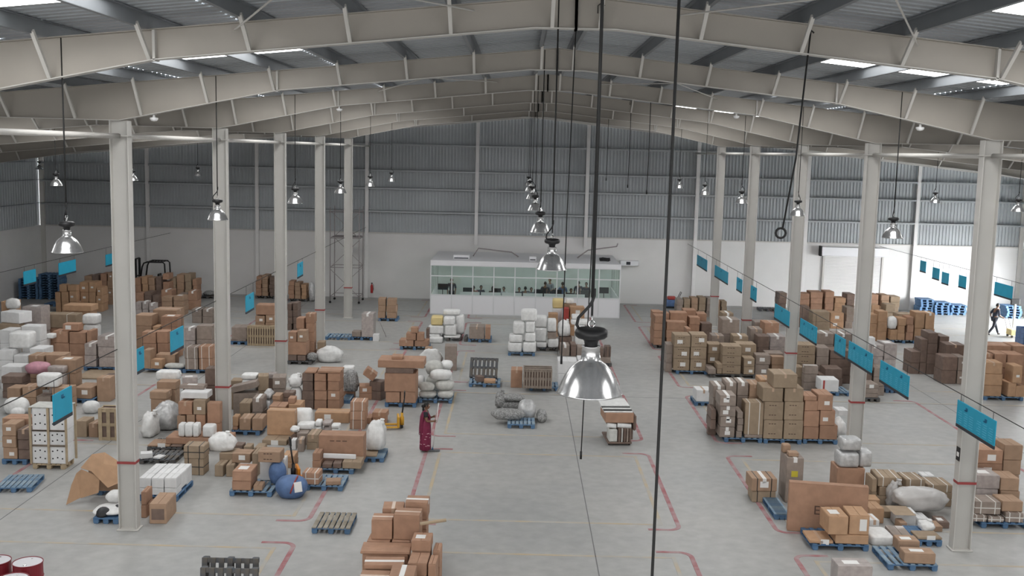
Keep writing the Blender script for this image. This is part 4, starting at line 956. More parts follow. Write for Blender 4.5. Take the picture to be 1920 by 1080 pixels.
(2,-14.603,44.522,.883,.706,.69,.436,.8,16,'',(3,2),8),
(2,20.104,57,.878,.511,.794,.436,.7,18,'',(3,2),48),
(4,-3.765,50.232,.712,.571,.697,.423,0,23,'parcel','yellow wrapped parcel on the left of the white stack by the cabin',95),
(2,13.385,39.48,.495,.494,.775,.169,2.7,8,'l',(1,2),74),
(2,-14.337,42.795,.472,.44,.578,.467,-2.7,16,'',(1,1),78),
(4,-3.789,50.133,.312,.747,.7,.394,0,20,'parcel',(0,1),95),
(6,-13.492,41.391,.156,.824,.45,.199,0,9,'sack','brownish-grey sack on pallet right of nearest left column',78),
(2,-13.649,29.057,.156,.321,.596,.272,.6,6,'',(2,0),41),
(9,-6.393,27.618,.156,.663,.426,.571,2,19,'',(2,0),5),
(2,10.71,25.636,0,.277,.487,.152,-2.5,6,'a',(11,0),63),
(2,-7.726,28.383,0,.213,.543,.327,2.6,18,'',(1,0),51),
(4,2.107,53,1.271,.579,.8,.441,0,23,'drum','round yellow tub on white carton before the cabin',104),
(2,-8.863,43.673,.952,.36,.482,.475,-2.7,10,'l',(2,2),11),
(2,8.651,45.156,.94,.515,.794,.467,-.7,8,'t',(-1,2),35),
(2,-9.548,32.906,.749,.309,.452,.745,1.4,6,'n',(3,1),76),
(4,-3.181,50.183,.749,.526,.7,.356,0,20,'parcel',(1,2),95),
(2,14.017,40.58,.722,.399,.79,.358,-1.4,8,'',(3,2),74),
(2,-6.675,36.224,.676,.401,.784,.322,-2.2,16,'',(1,2),9),
(2,-7.107,36.224,.665,.347,.785,.322,-2.1,6,'',(0,2),9),
(2,9.601,43.179,.487,.43,.693,.334,-1,18,'l',(4,1),101),
(2,-6.215,36.224,.359,.413,.79,.323,-1.3,16,'l',(2,1),9),
(4,-3.096,50.133,.254,.551,.7,.489,0,20,'parcel',(1,1),95),
(2,-5.396,37.717,.252,.441,.6,.249,10,16,'l',(2,1),87),
(2,-4.742,27.305,.156,.39,.35,.099,8,10,'',(1,0),52),
(3,-13.922,29.237,0,.703,1,.15,0,7,'f','blue pallet under the left edge by white tower',41),
(2,-8.726,44.723,1.588,.369,.593,.394,1.1,16,'t',(-1,4),11),
(2,6.738,49.531,1.196,.504,.773,.345,2.9,16,'',(1,3),60),
(2,18.283,52.856,1.015,.452,.792,.504,-1,12,'',(1,2),65),
(2,-17.133,42.325,.978,.183,.647,.486,-.8,16,'',(2,2),61),
(2,-9.259,43.673,.952,.33,.489,.408,-1.8,16,'l',(0,2),11),
(4,1.653,48.313,.851,.425,.75,.57,0,20,'parcel',(1,2),97),
(2,15.433,56.85,.739,.554,.876,.366,2.3,6,'',(0,2),48),
(2,9.087,50.381,.726,.491,.676,.36,2.6,6,'',(8,2),60),
(2,9.691,45.479,.681,.64,.784,.678,-1.4,18,'T',(2,1),49),
(2,-17.72,57.8,.515,.457,.776,.512,2.8,16,'T',(17,1),13),
(2,-18.277,42.325,.476,.588,.626,.47,2.3,16,'',(0,1),61),
(6,-3.117,37.524,.156,.666,.65,.227,0,9,'sack',(0,0),66),
(2,-6.214,36.224,0,.417,.792,.353,-1.1,16,'',(2,0),9),
(2,8.509,50.381,1.026,.483,.68,.339,2.2,16,'',(5,3),60),
(2,-15.66,44.472,.907,.681,.77,.448,-2.4,10,'',(0,2),8),
(2,8.361,44.179,.402,.558,.78,.397,-1.9,18,'l',(0,1),101),
(2,-2.646,19.875,.36,.567,.542,.357,-.8,16,'t',(0,1),36),
(2,11.572,41.033,.323,.518,.386,.318,1.2,8,'',(2,1),77),
(9,-8.638,27.058,.156,.289,.42,.452,0,19,'',(8,0),90),
(2,17.18,56.65,0,.696,.872,.419,-2.2,12,'l',(2,0),48),
(2,-6.311,30.86,0,.187,.392,.374,2.3,8,'t',(4,0),46),
(2,-4.926,37.667,0,.455,.5,.337,-20,6,'',(3,0),87),
(6,-16.249,33.895,0,.436,.39,.313,0,20,'sack','smaller white sack in front of the sack at far left',42),
(2,-9.133,44.723,1.343,.328,.586,.444,-2.3,16,'',(0,3),11),
(4,-9.042,35.612,1.105,.522,.5,.169,0,20,'parcel','white square parcel tilted on top of the tumbled heap',88),
(2,3.021,52.35,.957,.714,.67,.475,2.3,12,'l',(2,2),104),
(2,-17.375,38.15,.843,.561,.695,.418,-.5,10,'t',(1,2),42),
(0,-8.138,34.512,.699,.308,.5,.317,0,17,'heap','crumpled grey film tuck in the tumbled heap',88),
(4,.017,46.898,.582,.604,.75,.333,0,20,'parcel',(0,1),96),
(2,-23.489,55.9,.575,.389,.585,.57,2,12,'l',(2,1),2),
(2,-1.511,21.175,.485,.149,.442,.354,-2.7,16,'',(11,1),36),
(2,-13.665,29.057,.434,.309,.59,.279,1.7,6,'',(2,1),41),
(4,-9.013,30.706,.408,.355,.4,.363,0,20,'parcel','square white parcel on the long flat carton by second left column',59),
(2,-7.635,33.812,.334,.543,.699,.331,-.1,16,'',(10,1),88),
(2,-4.922,47.637,.156,.649,.684,.281,-1.4,16,'t',(0,0),72),
(9,-10.387,29.23,.156,.325,.3,.144,20,19,'',(0,0),4),
(2,19.304,40.242,.156,.342,.797,.423,.5,12,'',(7,0),53),
(2,18.204,43.077,0,.29,.792,.555,1.4,8,'l',(2,0),20),
(3,12.378,40.486,0,.952,1.1,.15,0,0,'f','blue pallet under the labelled white carton pallet',39),
(4,2.962,48.713,1.144,.842,.75,.206,0,20,'parcel',(3,2),97),
(2,17.858,52.956,.898,.357,.788,.446,1.8,12,'',(0,2),65),
(2,-22.252,56.45,.87,.276,.885,.432,2.8,12,'l',(2,2),1),
(2,-12.485,42.259,.696,.623,.596,.541,-.4,8,'',(2,1),102),
(2,18.281,52.856,.507,.451,.792,.502,1,12,'',(1,1),65),
(2,11.244,41.585,.41,.305,.698,.407,.4,18,'',(0,1),77),
(2,-16.175,53.503,.362,.491,.799,.359,.1,8,'T',(0,1),54),
(2,-6.675,36.224,.347,.422,.795,.323,.7,16,'',(1,1),9),
(2,-7.121,36.224,.336,.395,.796,.323,.5,6,'',(0,1),9),
(2,6.401,33.671,.318,.169,.8,.313,0,6,'',(0,1),33),
(2,-17.606,36.75,.262,.703,.667,.257,2.6,6,'',(1,1),42),
(2,-4.412,34.402,.192,.462,.578,.189,-2.6,16,'t',(1,1),45),
(2,-6.325,29.335,.175,.333,.595,.172,.8,12,'',(2,1),51),
(6,-8.477,43.615,.156,.401,.383,.329,0,11,'sack','dark netted sack slumped at the end of the brown heap',11),
(4,1.726,48.113,.156,.498,.75,.405,0,20,'parcel',(1,0),97),
(3,13.416,39.56,0,.588,1,.15,0,5,'f','dark pallet, first from left, under the stack behind second right column',74),
(3,1.131,40.093,0,1.089,1,.15,0,0,'f','blue pallet showing behind the grey slatted crate',71),
(3,-3.212,50.263,0,1.776,1.2,.15,0,5,'','dark pallet under the white parcel stack by cabin',95),
(2,-6.675,36.224,0,.421,.794,.341,-.8,16,'',(1,0),9),
(2,16.67,59.05,1.319,.678,.9,.326,0,16,'',(2,4),23),
(8,-26.699,60.5,1.311,1.193,1,.142,0,7,'',(-1,9),28),
(2,16.015,59.05,1.233,.539,.886,.305,-1.4,16,'',(1,4),23),
(4,-3.116,50.935,1.122,.835,.697,.217,0,20,'parcel',(2,1),95),
(2,-6.216,36.224,1.015,.427,.798,.275,.2,16,'',(2,3),9),
(2,-6.675,36.224,1.004,.395,.781,.264,-2.5,16,'',(1,3),9),
(2,17.714,45.033,.893,.407,.993,.441,-1,6,'',(1,2),19),
(2,-20.322,42.2,.845,.774,.58,.839,1.5,18,'',(2,1),93),
(2,12.424,42.685,.723,.483,.879,.356,-2.4,8,'',(2,2),77),
(2,6.402,33.671,.637,.151,.8,.315,0,6,'',(0,2),33),
(2,17.866,52.956,.449,.367,.796,.443,-.7,12,'',(0,1),65),
(4,-9.594,30.681,.408,.231,.35,.402,0,20,'parcel','white wrapped roll on long flat carton, second of three from left',59),
(2,-4.241,47.637,.156,.602,.675,.267,-2.3,16,'',(1,0),72),
(2,-6.573,26.725,.156,.23,.39,.136,2.4,10,'',(1,0),5),
(2,9.597,43.179,.156,.428,.691,.325,1.2,18,'l',(5,0),101),
(2,2.216,47.051,0,.387,.784,.495,2.2,8,'T',(0,0),10),
(2,-22.607,56.45,1.058,.351,.898,.526,-.3,12,'l',(1,2),1),
(2,-11.203,48.119,1.02,.415,.68,.334,2.6,10,'l',(1,3),75),
(8,-26.676,60.5,1.02,1.193,1,.14,0,7,'',(-1,7),28),
(4,.645,47.048,1.015,.415,.75,.468,0,20,'parcel',(1,2),96),
(4,-17.936,44.3,.685,.614,.57,.682,0,20,'parcel',(2,1),44),
(9,10.834,34.482,.639,.353,.584,.167,2.4,19,'','white folded sheets on top of crumpled sheeting by the column',98),
(4,.659,46.898,.622,.477,.75,.388,0,20,'parcel',(1,1),96),
(2,6.741,49.531,.498,.542,.798,.343,.2,16,'',(1,1),60),
(2,-14.603,44.522,.441,.702,.695,.436,-.4,16,'',(3,1),8),
(2,-22.26,56.45,.435,.315,.898,.429,-.3,12,'l',(2,1),1),
(2,3.939,44.727,.432,.268,.497,.435,-.6,6,'b',(1,1),10),
(2,-5.445,28.871,.364,.213,.498,.211,-.4,16,'',(0,1),40),
(2,14.017,40.58,.361,.413,.797,.355,-.4,8,'',(3,1),74),
(2,12.029,25.805,.156,.385,.599,.124,-.2,8,'sx',(3,0),62),
(2,-8.884,24.991,0,.131,.495,.319,-1.8,16,'',(0,0),32),
(3,14.729,41.186,0,.459,1,.15,0,7,'f','blue pallet, second from left, under the stack behind second right column',74),
(2,6.431,44.006,.793,.271,.7,.393,0,8,'',(0,2),85),
(2,-17.823,55.813,.775,.521,.781,.255,-2,10,'a',(1,3),89),
(2,17.899,56.85,.754,.402,.895,.374,-.7,8,'',(1,2),48),
(2,-14.893,42.795,.46,.564,.598,.455,.2,16,'',(0,1),78),
(2,17.714,45.033,.446,.374,.979,.441,-2.8,6,'',(2,1),19),
(2,-7.041,28.425,.334,.144,.599,.331,.4,18,'',(1,1),51),
(3,-1.687,50.133,0,1.12,1.1,.15,0,7,'','blue pallet under the brown pair by cabin',12),
(2,9.372,33.353,1.402,.405,.8,.142,0,16,'',(8,3),33),
(2,-22.651,59.05,1.353,.287,.886,.448,2.5,10,'l',(3,3),13),
(2,-18.49,59.65,1.321,.343,.89,.437,-1.6,18,'',(10,3),13),
(2,-23.053,56.45,1.051,.456,.898,.522,.3,12,'l',(0,2),1),
(2,-7.114,36.224,.993,.367,.788,.275,-1.7,6,'',(0,3),9),
(10,14.101,41.63,.894,.738,.878,.441,-1.7,22,'',(2,2),74),
(2,-19.114,57.8,.535,.572,.78,.532,-1.9,16,'T',(12,1),13),
(0,-18.189,62.253,.156,.708,.8,.29,0,11,'heap','grey netted clutter on the dark pallet by the back wall',47),
(2,-15.625,53.503,0,.491,.782,.356,-2,8,'',(1,0),54),
(3,-12.542,41.739,0,1.22,1.1,.15,0,7,'f','blue pallet under the wrapped reddish cartons on pallet',102),
(9,8.837,25.236,0,.234,.487,.307,2.8,19,'t',(1,0),63),
(2,-17.712,57.8,0,.458,.777,.509,-2.7,16,'',(17,0),13),
(2,17.39,59.05,1.357,.483,.898,.336,.3,16,'',(3,4),23),
(2,8.221,34.476,1.356,.371,.8,.449,0,12,'t',(6,3),33),
(2,9.586,47.979,1.316,.494,.799,.655,.2,18,'T',(0,2),49),
(2,18.558,59.05,1.27,.432,.883,.314,2.1,6,'',(5,4),23),
(4,7.286,27.652,1.213,.218,.25,.228,0,10,'drum','round brown roll on top of the tall cabinet carton',100),
(2,-11.661,48.119,.988,.42,.698,.326,.2,10,'l',(0,3),75),
(2,-19.473,58.802,.914,.34,.794,.454,1.5,16,'',(8,2),13),
(6,-2.554,39.044,.892,.482,.65,.303,0,20,'sack',(4,1),66),
(2,6.755,49.531,.847,.527,.788,.343,-1.3,16,'',(1,2),60),
(2,-8.739,44.723,.794,.362,.588,.391,1.8,16,'',(3,2),11),
(2,-7.52,34.812,.716,.334,.496,.152,.6,6,'',(12,1),88),
(2,-23.918,55.9,.552,.362,.597,.547,-.5,12,'',(1,1),2),
(2,-23.061,56.45,.525,.418,.875,.52,3,12,'l',(0,1),1),
(2,-22.662,59.05,.451,.314,.895,.445,.9,10,'l',(3,1),13),
(2,-10.066,31.656,.421,.245,.596,.414,-.9,10,'',(0,1),76),
(4,-9.807,30.681,.408,.184,.35,.396,0,20,'parcel','white wrapped roll on long flat carton, first of three from left',59),
(2,3.792,44.877,.156,.563,.788,.27,-1.2,8,'',(3,0),10),
(3,-14.028,41.696,0,1.735,1.1,.15,0,7,'f','blue pallet under the stack right of nearest left column',78),
(3,-5.95,37.247,0,.323,.9,.15,0,0,'f','blue pallet under the tumbled cartons behind slab stack',87),
(9,14.017,41.48,1.789,.271,.388,.276,-2.4,19,'',(-1,4),74),
(9,-19.181,39.6,.385,.496,.772,.38,3,19,'',(0,1),93),
(0,-6.667,31.605,.375,.304,.39,.174,0,20,'heap',(0,1),94),
(3,-10.242,30.773,0,1.038,1,.15,0,5,'f','dark pallet under the pallet left of second left column',56),
(6,-7.547,35.912,0,.446,.665,.793,0,20,'sack',(15,0),88),
(3,6.851,38.26,0,.616,1,.15,0,0,'f','blue pallet under the white box pallet',91),
(4,2.944,48.313,.861,.499,.75,.277,0,20,'parcel',(3,1),97),
(8,28.988,62,.593,.861,1,.147,0,0,'',(-1,4),24),
(4,-9.042,35.612,.551,.496,.475,.548,0,20,'parcel',(4,1),88),
(9,-8.647,26.198,.156,.303,.42,.188,0,19,'',(7,0),90),
(3,-7.26,49.901,0,.992,1,.15,0,7,'','blue pallet, second from left, under the wrapped tall case',103),
(4,-3.741,49.37,0,.646,.574,.246,0,20,'parcel',(1,0),95),
(8,-27.9,60.5,.873,1.094,1,.14,0,7,'',(-1,6),29),
(10,11.25,45.429,.467,.667,.899,.462,-.1,22,'',(7,1),49),
(8,26.23,62.9,.444,.875,1,.146,0,0,'',(-1,3),27),
(8,-27.889,60.5,1.02,1.094,1,.142,0,7,'',(-1,7),29),
(9,2.065,52.9,.635,.5,.775,.63,-2.6,19,'',(1,1),104),
(8,25.223,62.8,.593,.874,1,.147,0,0,'',(-1,4),25),
(8,24.292,62.9,.294,.796,1,.144,0,0,'',(-1,2),26),
(8,29.085,62,.294,.861,1,.144,0,0,'',(-1,2),24),
(8,-27.887,60.5,.144,1.094,1,.14,0,7,'',(-1,1),29),
(3,-12.578,48.092,0,.764,1.1,.15,0,7,'','blue pallet under the flat load left of slatted crate',30),
(3,-14.904,62.9,0,1.221,1,.15,0,5,'','dark pallet under the tall stack behind third left column',82),
(8,-26.708,60.5,1.165,1.193,1,.14,0,7,'',(-1,8),28),
(8,24.3,62.9,.743,.796,1,.147,0,0,'',(-1,5),26),
(9,11.238,28.07,.524,.327,.396,.057,.6,19,'',(3,1),84),
(4,-5.8,32.36,.424,.284,.5,.113,0,22,'drum',(4,1),94),
(9,-8.974,26.198,.156,.3,.42,.18,0,19,'',(4,0),90),
(3,-14.925,36.436,0,.683,1,.15,0,7,'f','blue pallet under lone brown carton left of nearest left column',7),
(3,19.28,52.636,0,1.21,1,.15,0,0,'','blue pallet under the right orange stack on pallet',65),
(9,-6.56,31.003,0,.142,.299,.301,.5,19,'',(3,0),46),
(3,-4.558,47.817,0,1.334,1.1,.15,0,0,'','blue pallet under the small pyramid pallet',72),
(3,-8.96,43.903,0,1.027,1,.15,0,5,'f','dark pallet under the brown heap right of third left column',11),
(4,2.802,49.013,1.356,.419,.75,.174,0,20,'parcel',(-1,3),97),
(4,-18.563,41.775,1.185,.32,.35,.185,0,20,'parcel','white paper bundle tucked beside the reddish stack',61),
(8,-26.685,60.5,.873,1.193,1,.14,0,7,'',(-1,6),28),
(9,-19.013,41.4,.592,.726,.783,.587,-1.3,19,'',(4,1),93),
(10,-18.572,52.75,.761,.277,.495,.377,1,22,'T',(1,2),73),
(10,-18.231,52.75,.698,.294,.497,.346,.6,22,'T',(2,2),73),
(4,-5.459,31.91,.454,.258,.4,.1,0,20,'parcel',(5,1),94),
(4,-6.041,32.21,.423,.187,.4,.169,0,20,'parcel',(3,1),94),
(9,-9.295,26.628,.209,.296,.42,.383,0,19,'',(1,1),90),
(9,-8.971,26.628,.209,.3,.42,.391,0,19,'',(4,1),90),
(4,1.207,48.113,.156,.468,.75,.236,0,20,'parcel',(0,0),97),
(8,29.056,62,.144,.861,1,.144,0,0,'',(-1,1),24),
(6,-.043,36.091,0,.817,.57,.444,0,11,'sack',(2,0),50),
(8,28.997,62,0,.861,1,.138,0,0,'',(-1,0),24),
(3,.286,47.053,0,1.154,1.2,.15,0,0,'f','blue pallet under the white sack stack',96),
(3,3.825,44.957,0,.636,1,.15,0,5,'f','dark pallet under the brown cartons behind big lamp',10),
(3,-18.187,62.333,0,.853,1,.15,0,5,'','dark pallet with grey clutter by the back wall behind second left column',47),
(4,2.701,53.25,1.464,.402,.5,.232,0,20,'parcel','small white parcel topmost behind the red carton',104),
(10,-18.909,52.75,.733,.265,.488,.363,2.4,22,'',(0,2),73),
(4,-15.892,36.197,.511,.571,.375,.507,0,22,'parcel',(6,1),42),
(8,25.164,62.8,.444,.857,1,.144,0,0,'',(-1,3),25),
(8,-26.673,60.5,.29,1.193,1,.14,0,7,'',(-1,2),28),
(9,-9.295,27.058,.209,.296,.42,.383,0,19,'',(2,1),90),
(9,-8.971,27.058,.209,.3,.42,.391,0,19,'',(5,1),90),
(3,1.472,48.318,0,1.025,1.2,.15,0,5,'','dark pallet under the white sacks on second pallet',97),
(9,-6.558,49.339,0,.281,.397,.332,.6,19,'','small white carton on floor beside the wrapped tall case',103),
(8,-27.911,60.5,0,1.094,1,.138,0,7,'',(-1,0),29),
(4,-6.122,38.467,.794,.416,.5,.231,0,20,'parcel','white parcel on the netted bundle right of the brown block',87),
(10,-13.067,42.259,.664,.422,.578,.508,-2.8,22,'',(0,1),102),
(6,-3.423,38.024,.389,.296,.65,.423,0,20,'sack',(0,1),66),
(4,-3.014,50.033,.156,.793,.7,.091,0,20,'parcel',(2,0),95),
(9,-10.022,29.23,.156,.23,.3,.05,-15,19,'',(1,0),4),
(10,14.099,41.63,0,.745,.899,.441,.1,22,'',(2,0),74),
(3,-6.728,55.628,0,1.017,1,.15,0,7,'','blue pallet under the carton stack on pallet by left wall side',15),
(8,-26.71,60.5,.727,1.193,1,.14,0,7,'',(-1,5),28),
(8,-27.914,60.5,.727,1.094,1,.14,0,7,'',(-1,5),29),
(8,24.328,62.9,.593,.796,1,.144,0,0,'',(-1,4),26),
(8,-27.907,60.5,.581,1.094,1,.14,0,7,'',(-1,4),29),
(9,-20.015,41.4,.53,.488,.793,.524,.8,19,'',(1,1),93),
(8,29.047,62,.444,.861,1,.144,0,0,'',(-1,3),24),
(8,-27.89,60.5,.435,1.094,1,.14,0,7,'',(-1,3),29),
(8,-27.902,60.5,.29,1.094,1,.14,0,7,'',(-1,2),29),
(3,7.211,49.626,0,1.387,1,.15,0,5,'','dark pallet under the red corner stack',60),
(8,-26.677,60.5,.581,1.193,1,.14,0,7,'',(-1,4),28),
(8,24.338,62.9,.444,.779,1,.144,0,0,'',(-1,3),26),
(8,-26.678,60.5,.435,1.193,1,.14,0,7,'',(-1,3),28),
(8,26.184,62.9,.294,.875,1,.144,0,0,'',(-1,2),27),
(8,-26.678,60.5,.144,1.193,1,.14,0,7,'',(-1,1),28),
(6,-8.138,34.512,0,.293,.475,.693,0,17,'sack',(9,0),88),
(3,-12.795,62.016,0,1.125,1,.15,0,5,'','dark pallet under the stack right of third left column',79),
(8,26.216,62.9,.144,.875,1,.144,0,0,'',(-1,1),27),
(6,-5.801,32.36,0,.271,.475,.418,0,22,'sack',(4,0),94),
(10,14.728,41.884,0,.473,.375,.613,1.7,22,'',(4,0),74),
(8,-26.703,60.5,0,1.193,1,.138,0,7,'',(-1,0),28),
(8,25.163,62.8,.294,.874,1,.144,0,0,'',(-1,2),25),
(8,25.185,62.8,.144,.874,1,.144,0,0,'',(-1,1),25),
(9,10.263,25.83,0,.28,.5,.168,.1,19,'',(8,0),63),
(8,26.165,62.9,0,.875,1,.138,0,0,'',(-1,0),27),
(8,25.213,62.8,0,.874,1,.138,0,0,'',(-1,0),25),
(10,-18.563,52.75,.38,.284,.499,.375,-.2,22,'',(1,1),73),
(9,-9.297,26.198,.156,.296,.42,.172,0,19,'',(1,0),90),
(8,24.29,62.9,.144,.796,1,.144,0,0,'',(-1,1),26),
(3,-25.305,57.909,0,1.08,1,.15,0,7,'','flat blue pallet on floor before the small orange pile',2),
(10,12.2,26.872,0,.583,.552,.346,1.5,22,'',(1,0),62),
(10,-20.15,44,0,.799,.779,1.059,1.5,22,'',(2,0),57),
(6,-20.849,43.446,1.373,.577,.278,.68,0,20,'sack',(1,2),57),
(10,14.111,41.63,.447,.711,.876,.441,-1.8,22,'',(2,1),74),
(10,-18.887,52.75,.366,.278,.496,.361,.9,22,'',(0,1),73),
(4,-3.849,50.033,.156,.538,.7,.15,0,20,'parcel',(0,0),95),
(4,-5.459,31.91,0,.245,.38,.448,0,20,'parcel',(5,0),94),
(6,-2.554,39.044,0,.458,.617,.886,0,20,'sack',(3,0),66),
(9,-19.174,39.6,0,.53,.795,.379,-.6,19,'',(0,0),93),
(10,-8.539,36.612,.938,.287,.485,.148,-2.8,22,'',(1,2),88),
(4,-11.578,34.84,.592,.732,.475,.588,0,20,'parcel',(1,1),68),
(6,-2.962,38.384,.156,.613,.617,.656,0,9,'sack',(1,0),66),
(4,-15.892,36.197,0,.571,.375,.505,0,22,'parcel',(9,0),42),
(4,-6.04,32.21,0,.18,.38,.417,0,20,'parcel',(3,0),94),
(10,-18.233,52.75,.349,.283,.49,.343,1.9,22,'',(2,1),73),
(6,-20.849,43.446,.685,.577,.278,.682,0,20,'sack',(1,1),57),
(9,-17.98,39.6,.413,.544,.787,.407,1.3,19,'',(5,1),93),
(9,-18.588,39.6,.321,.527,.774,.315,2.6,19,'',(3,1),93),
(9,-8.79,26.628,.156,.308,.42,.048,0,19,'',(6,0),90),
(9,-9.122,26.628,.156,.305,.42,.048,0,19,'',(3,0),90),
(9,-9.451,26.628,.156,.302,.42,.048,0,19,'',(0,0),90),
(10,-13.07,42.259,.156,.421,.577,.502,2.9,22,'',(0,0),102),
(9,-8.94,27.058,.156,.3,.42,.048,0,19,'',(5,0),90),
(9,-9.271,27.058,.156,.31,.42,.048,0,19,'',(2,0),90),
(9,-18.593,39.6,0,.546,.788,.315,-1.2,19,'',(3,0),93),
(9,-18.001,39.6,0,.529,.776,.407,-2.4,19,'',(5,0),93),
(10,-18.896,52.75,0,.261,.486,.36,-2.9,22,'',(0,0),73),
(10,-18.568,52.75,0,.264,.488,.374,2.4,22,'',(1,0),73),
(10,-18.232,52.75,0,.277,.487,.343,2.6,22,'',(2,0),73),
(9,-20.005,41.4,0,.498,.799,.524,.1,19,'',(1,0),93),
(4,-9.042,35.612,0,.496,.475,.545,0,20,'parcel',(5,0),88),
(4,-11.578,34.84,0,.732,.475,.586,0,20,'parcel',(4,0),68),
(4,-6.122,38.467,0,.395,.475,.788,0,20,'parcel',(0,0),87),
(6,-.495,35.331,0,.299,.475,.394,0,11,'sack',(0,0),50),
(8,24.296,62.9,0,.796,1,.138,0,0,'',(-1,0),26),
(10,11.27,45.429,0,.622,.865,.461,3,22,'',(7,0),49),
(9,2.06,52.9,0,.514,.784,.629,1.7,19,'',(1,0),104),
(6,-20.849,43.446,0,.577,.278,.679,0,20,'sack',(1,0),57),
(4,-17.936,44.3,0,.614,.57,.679,0,20,'parcel',(2,0),44),
(9,-19.032,41.4,0,.725,.781,.586,1.5,19,'',(4,0),93),
(9,-18.304,38.15,0,.761,.699,.409,-.1,19,'',(1,0),42),
]
for r in ROWS: build_row(r)
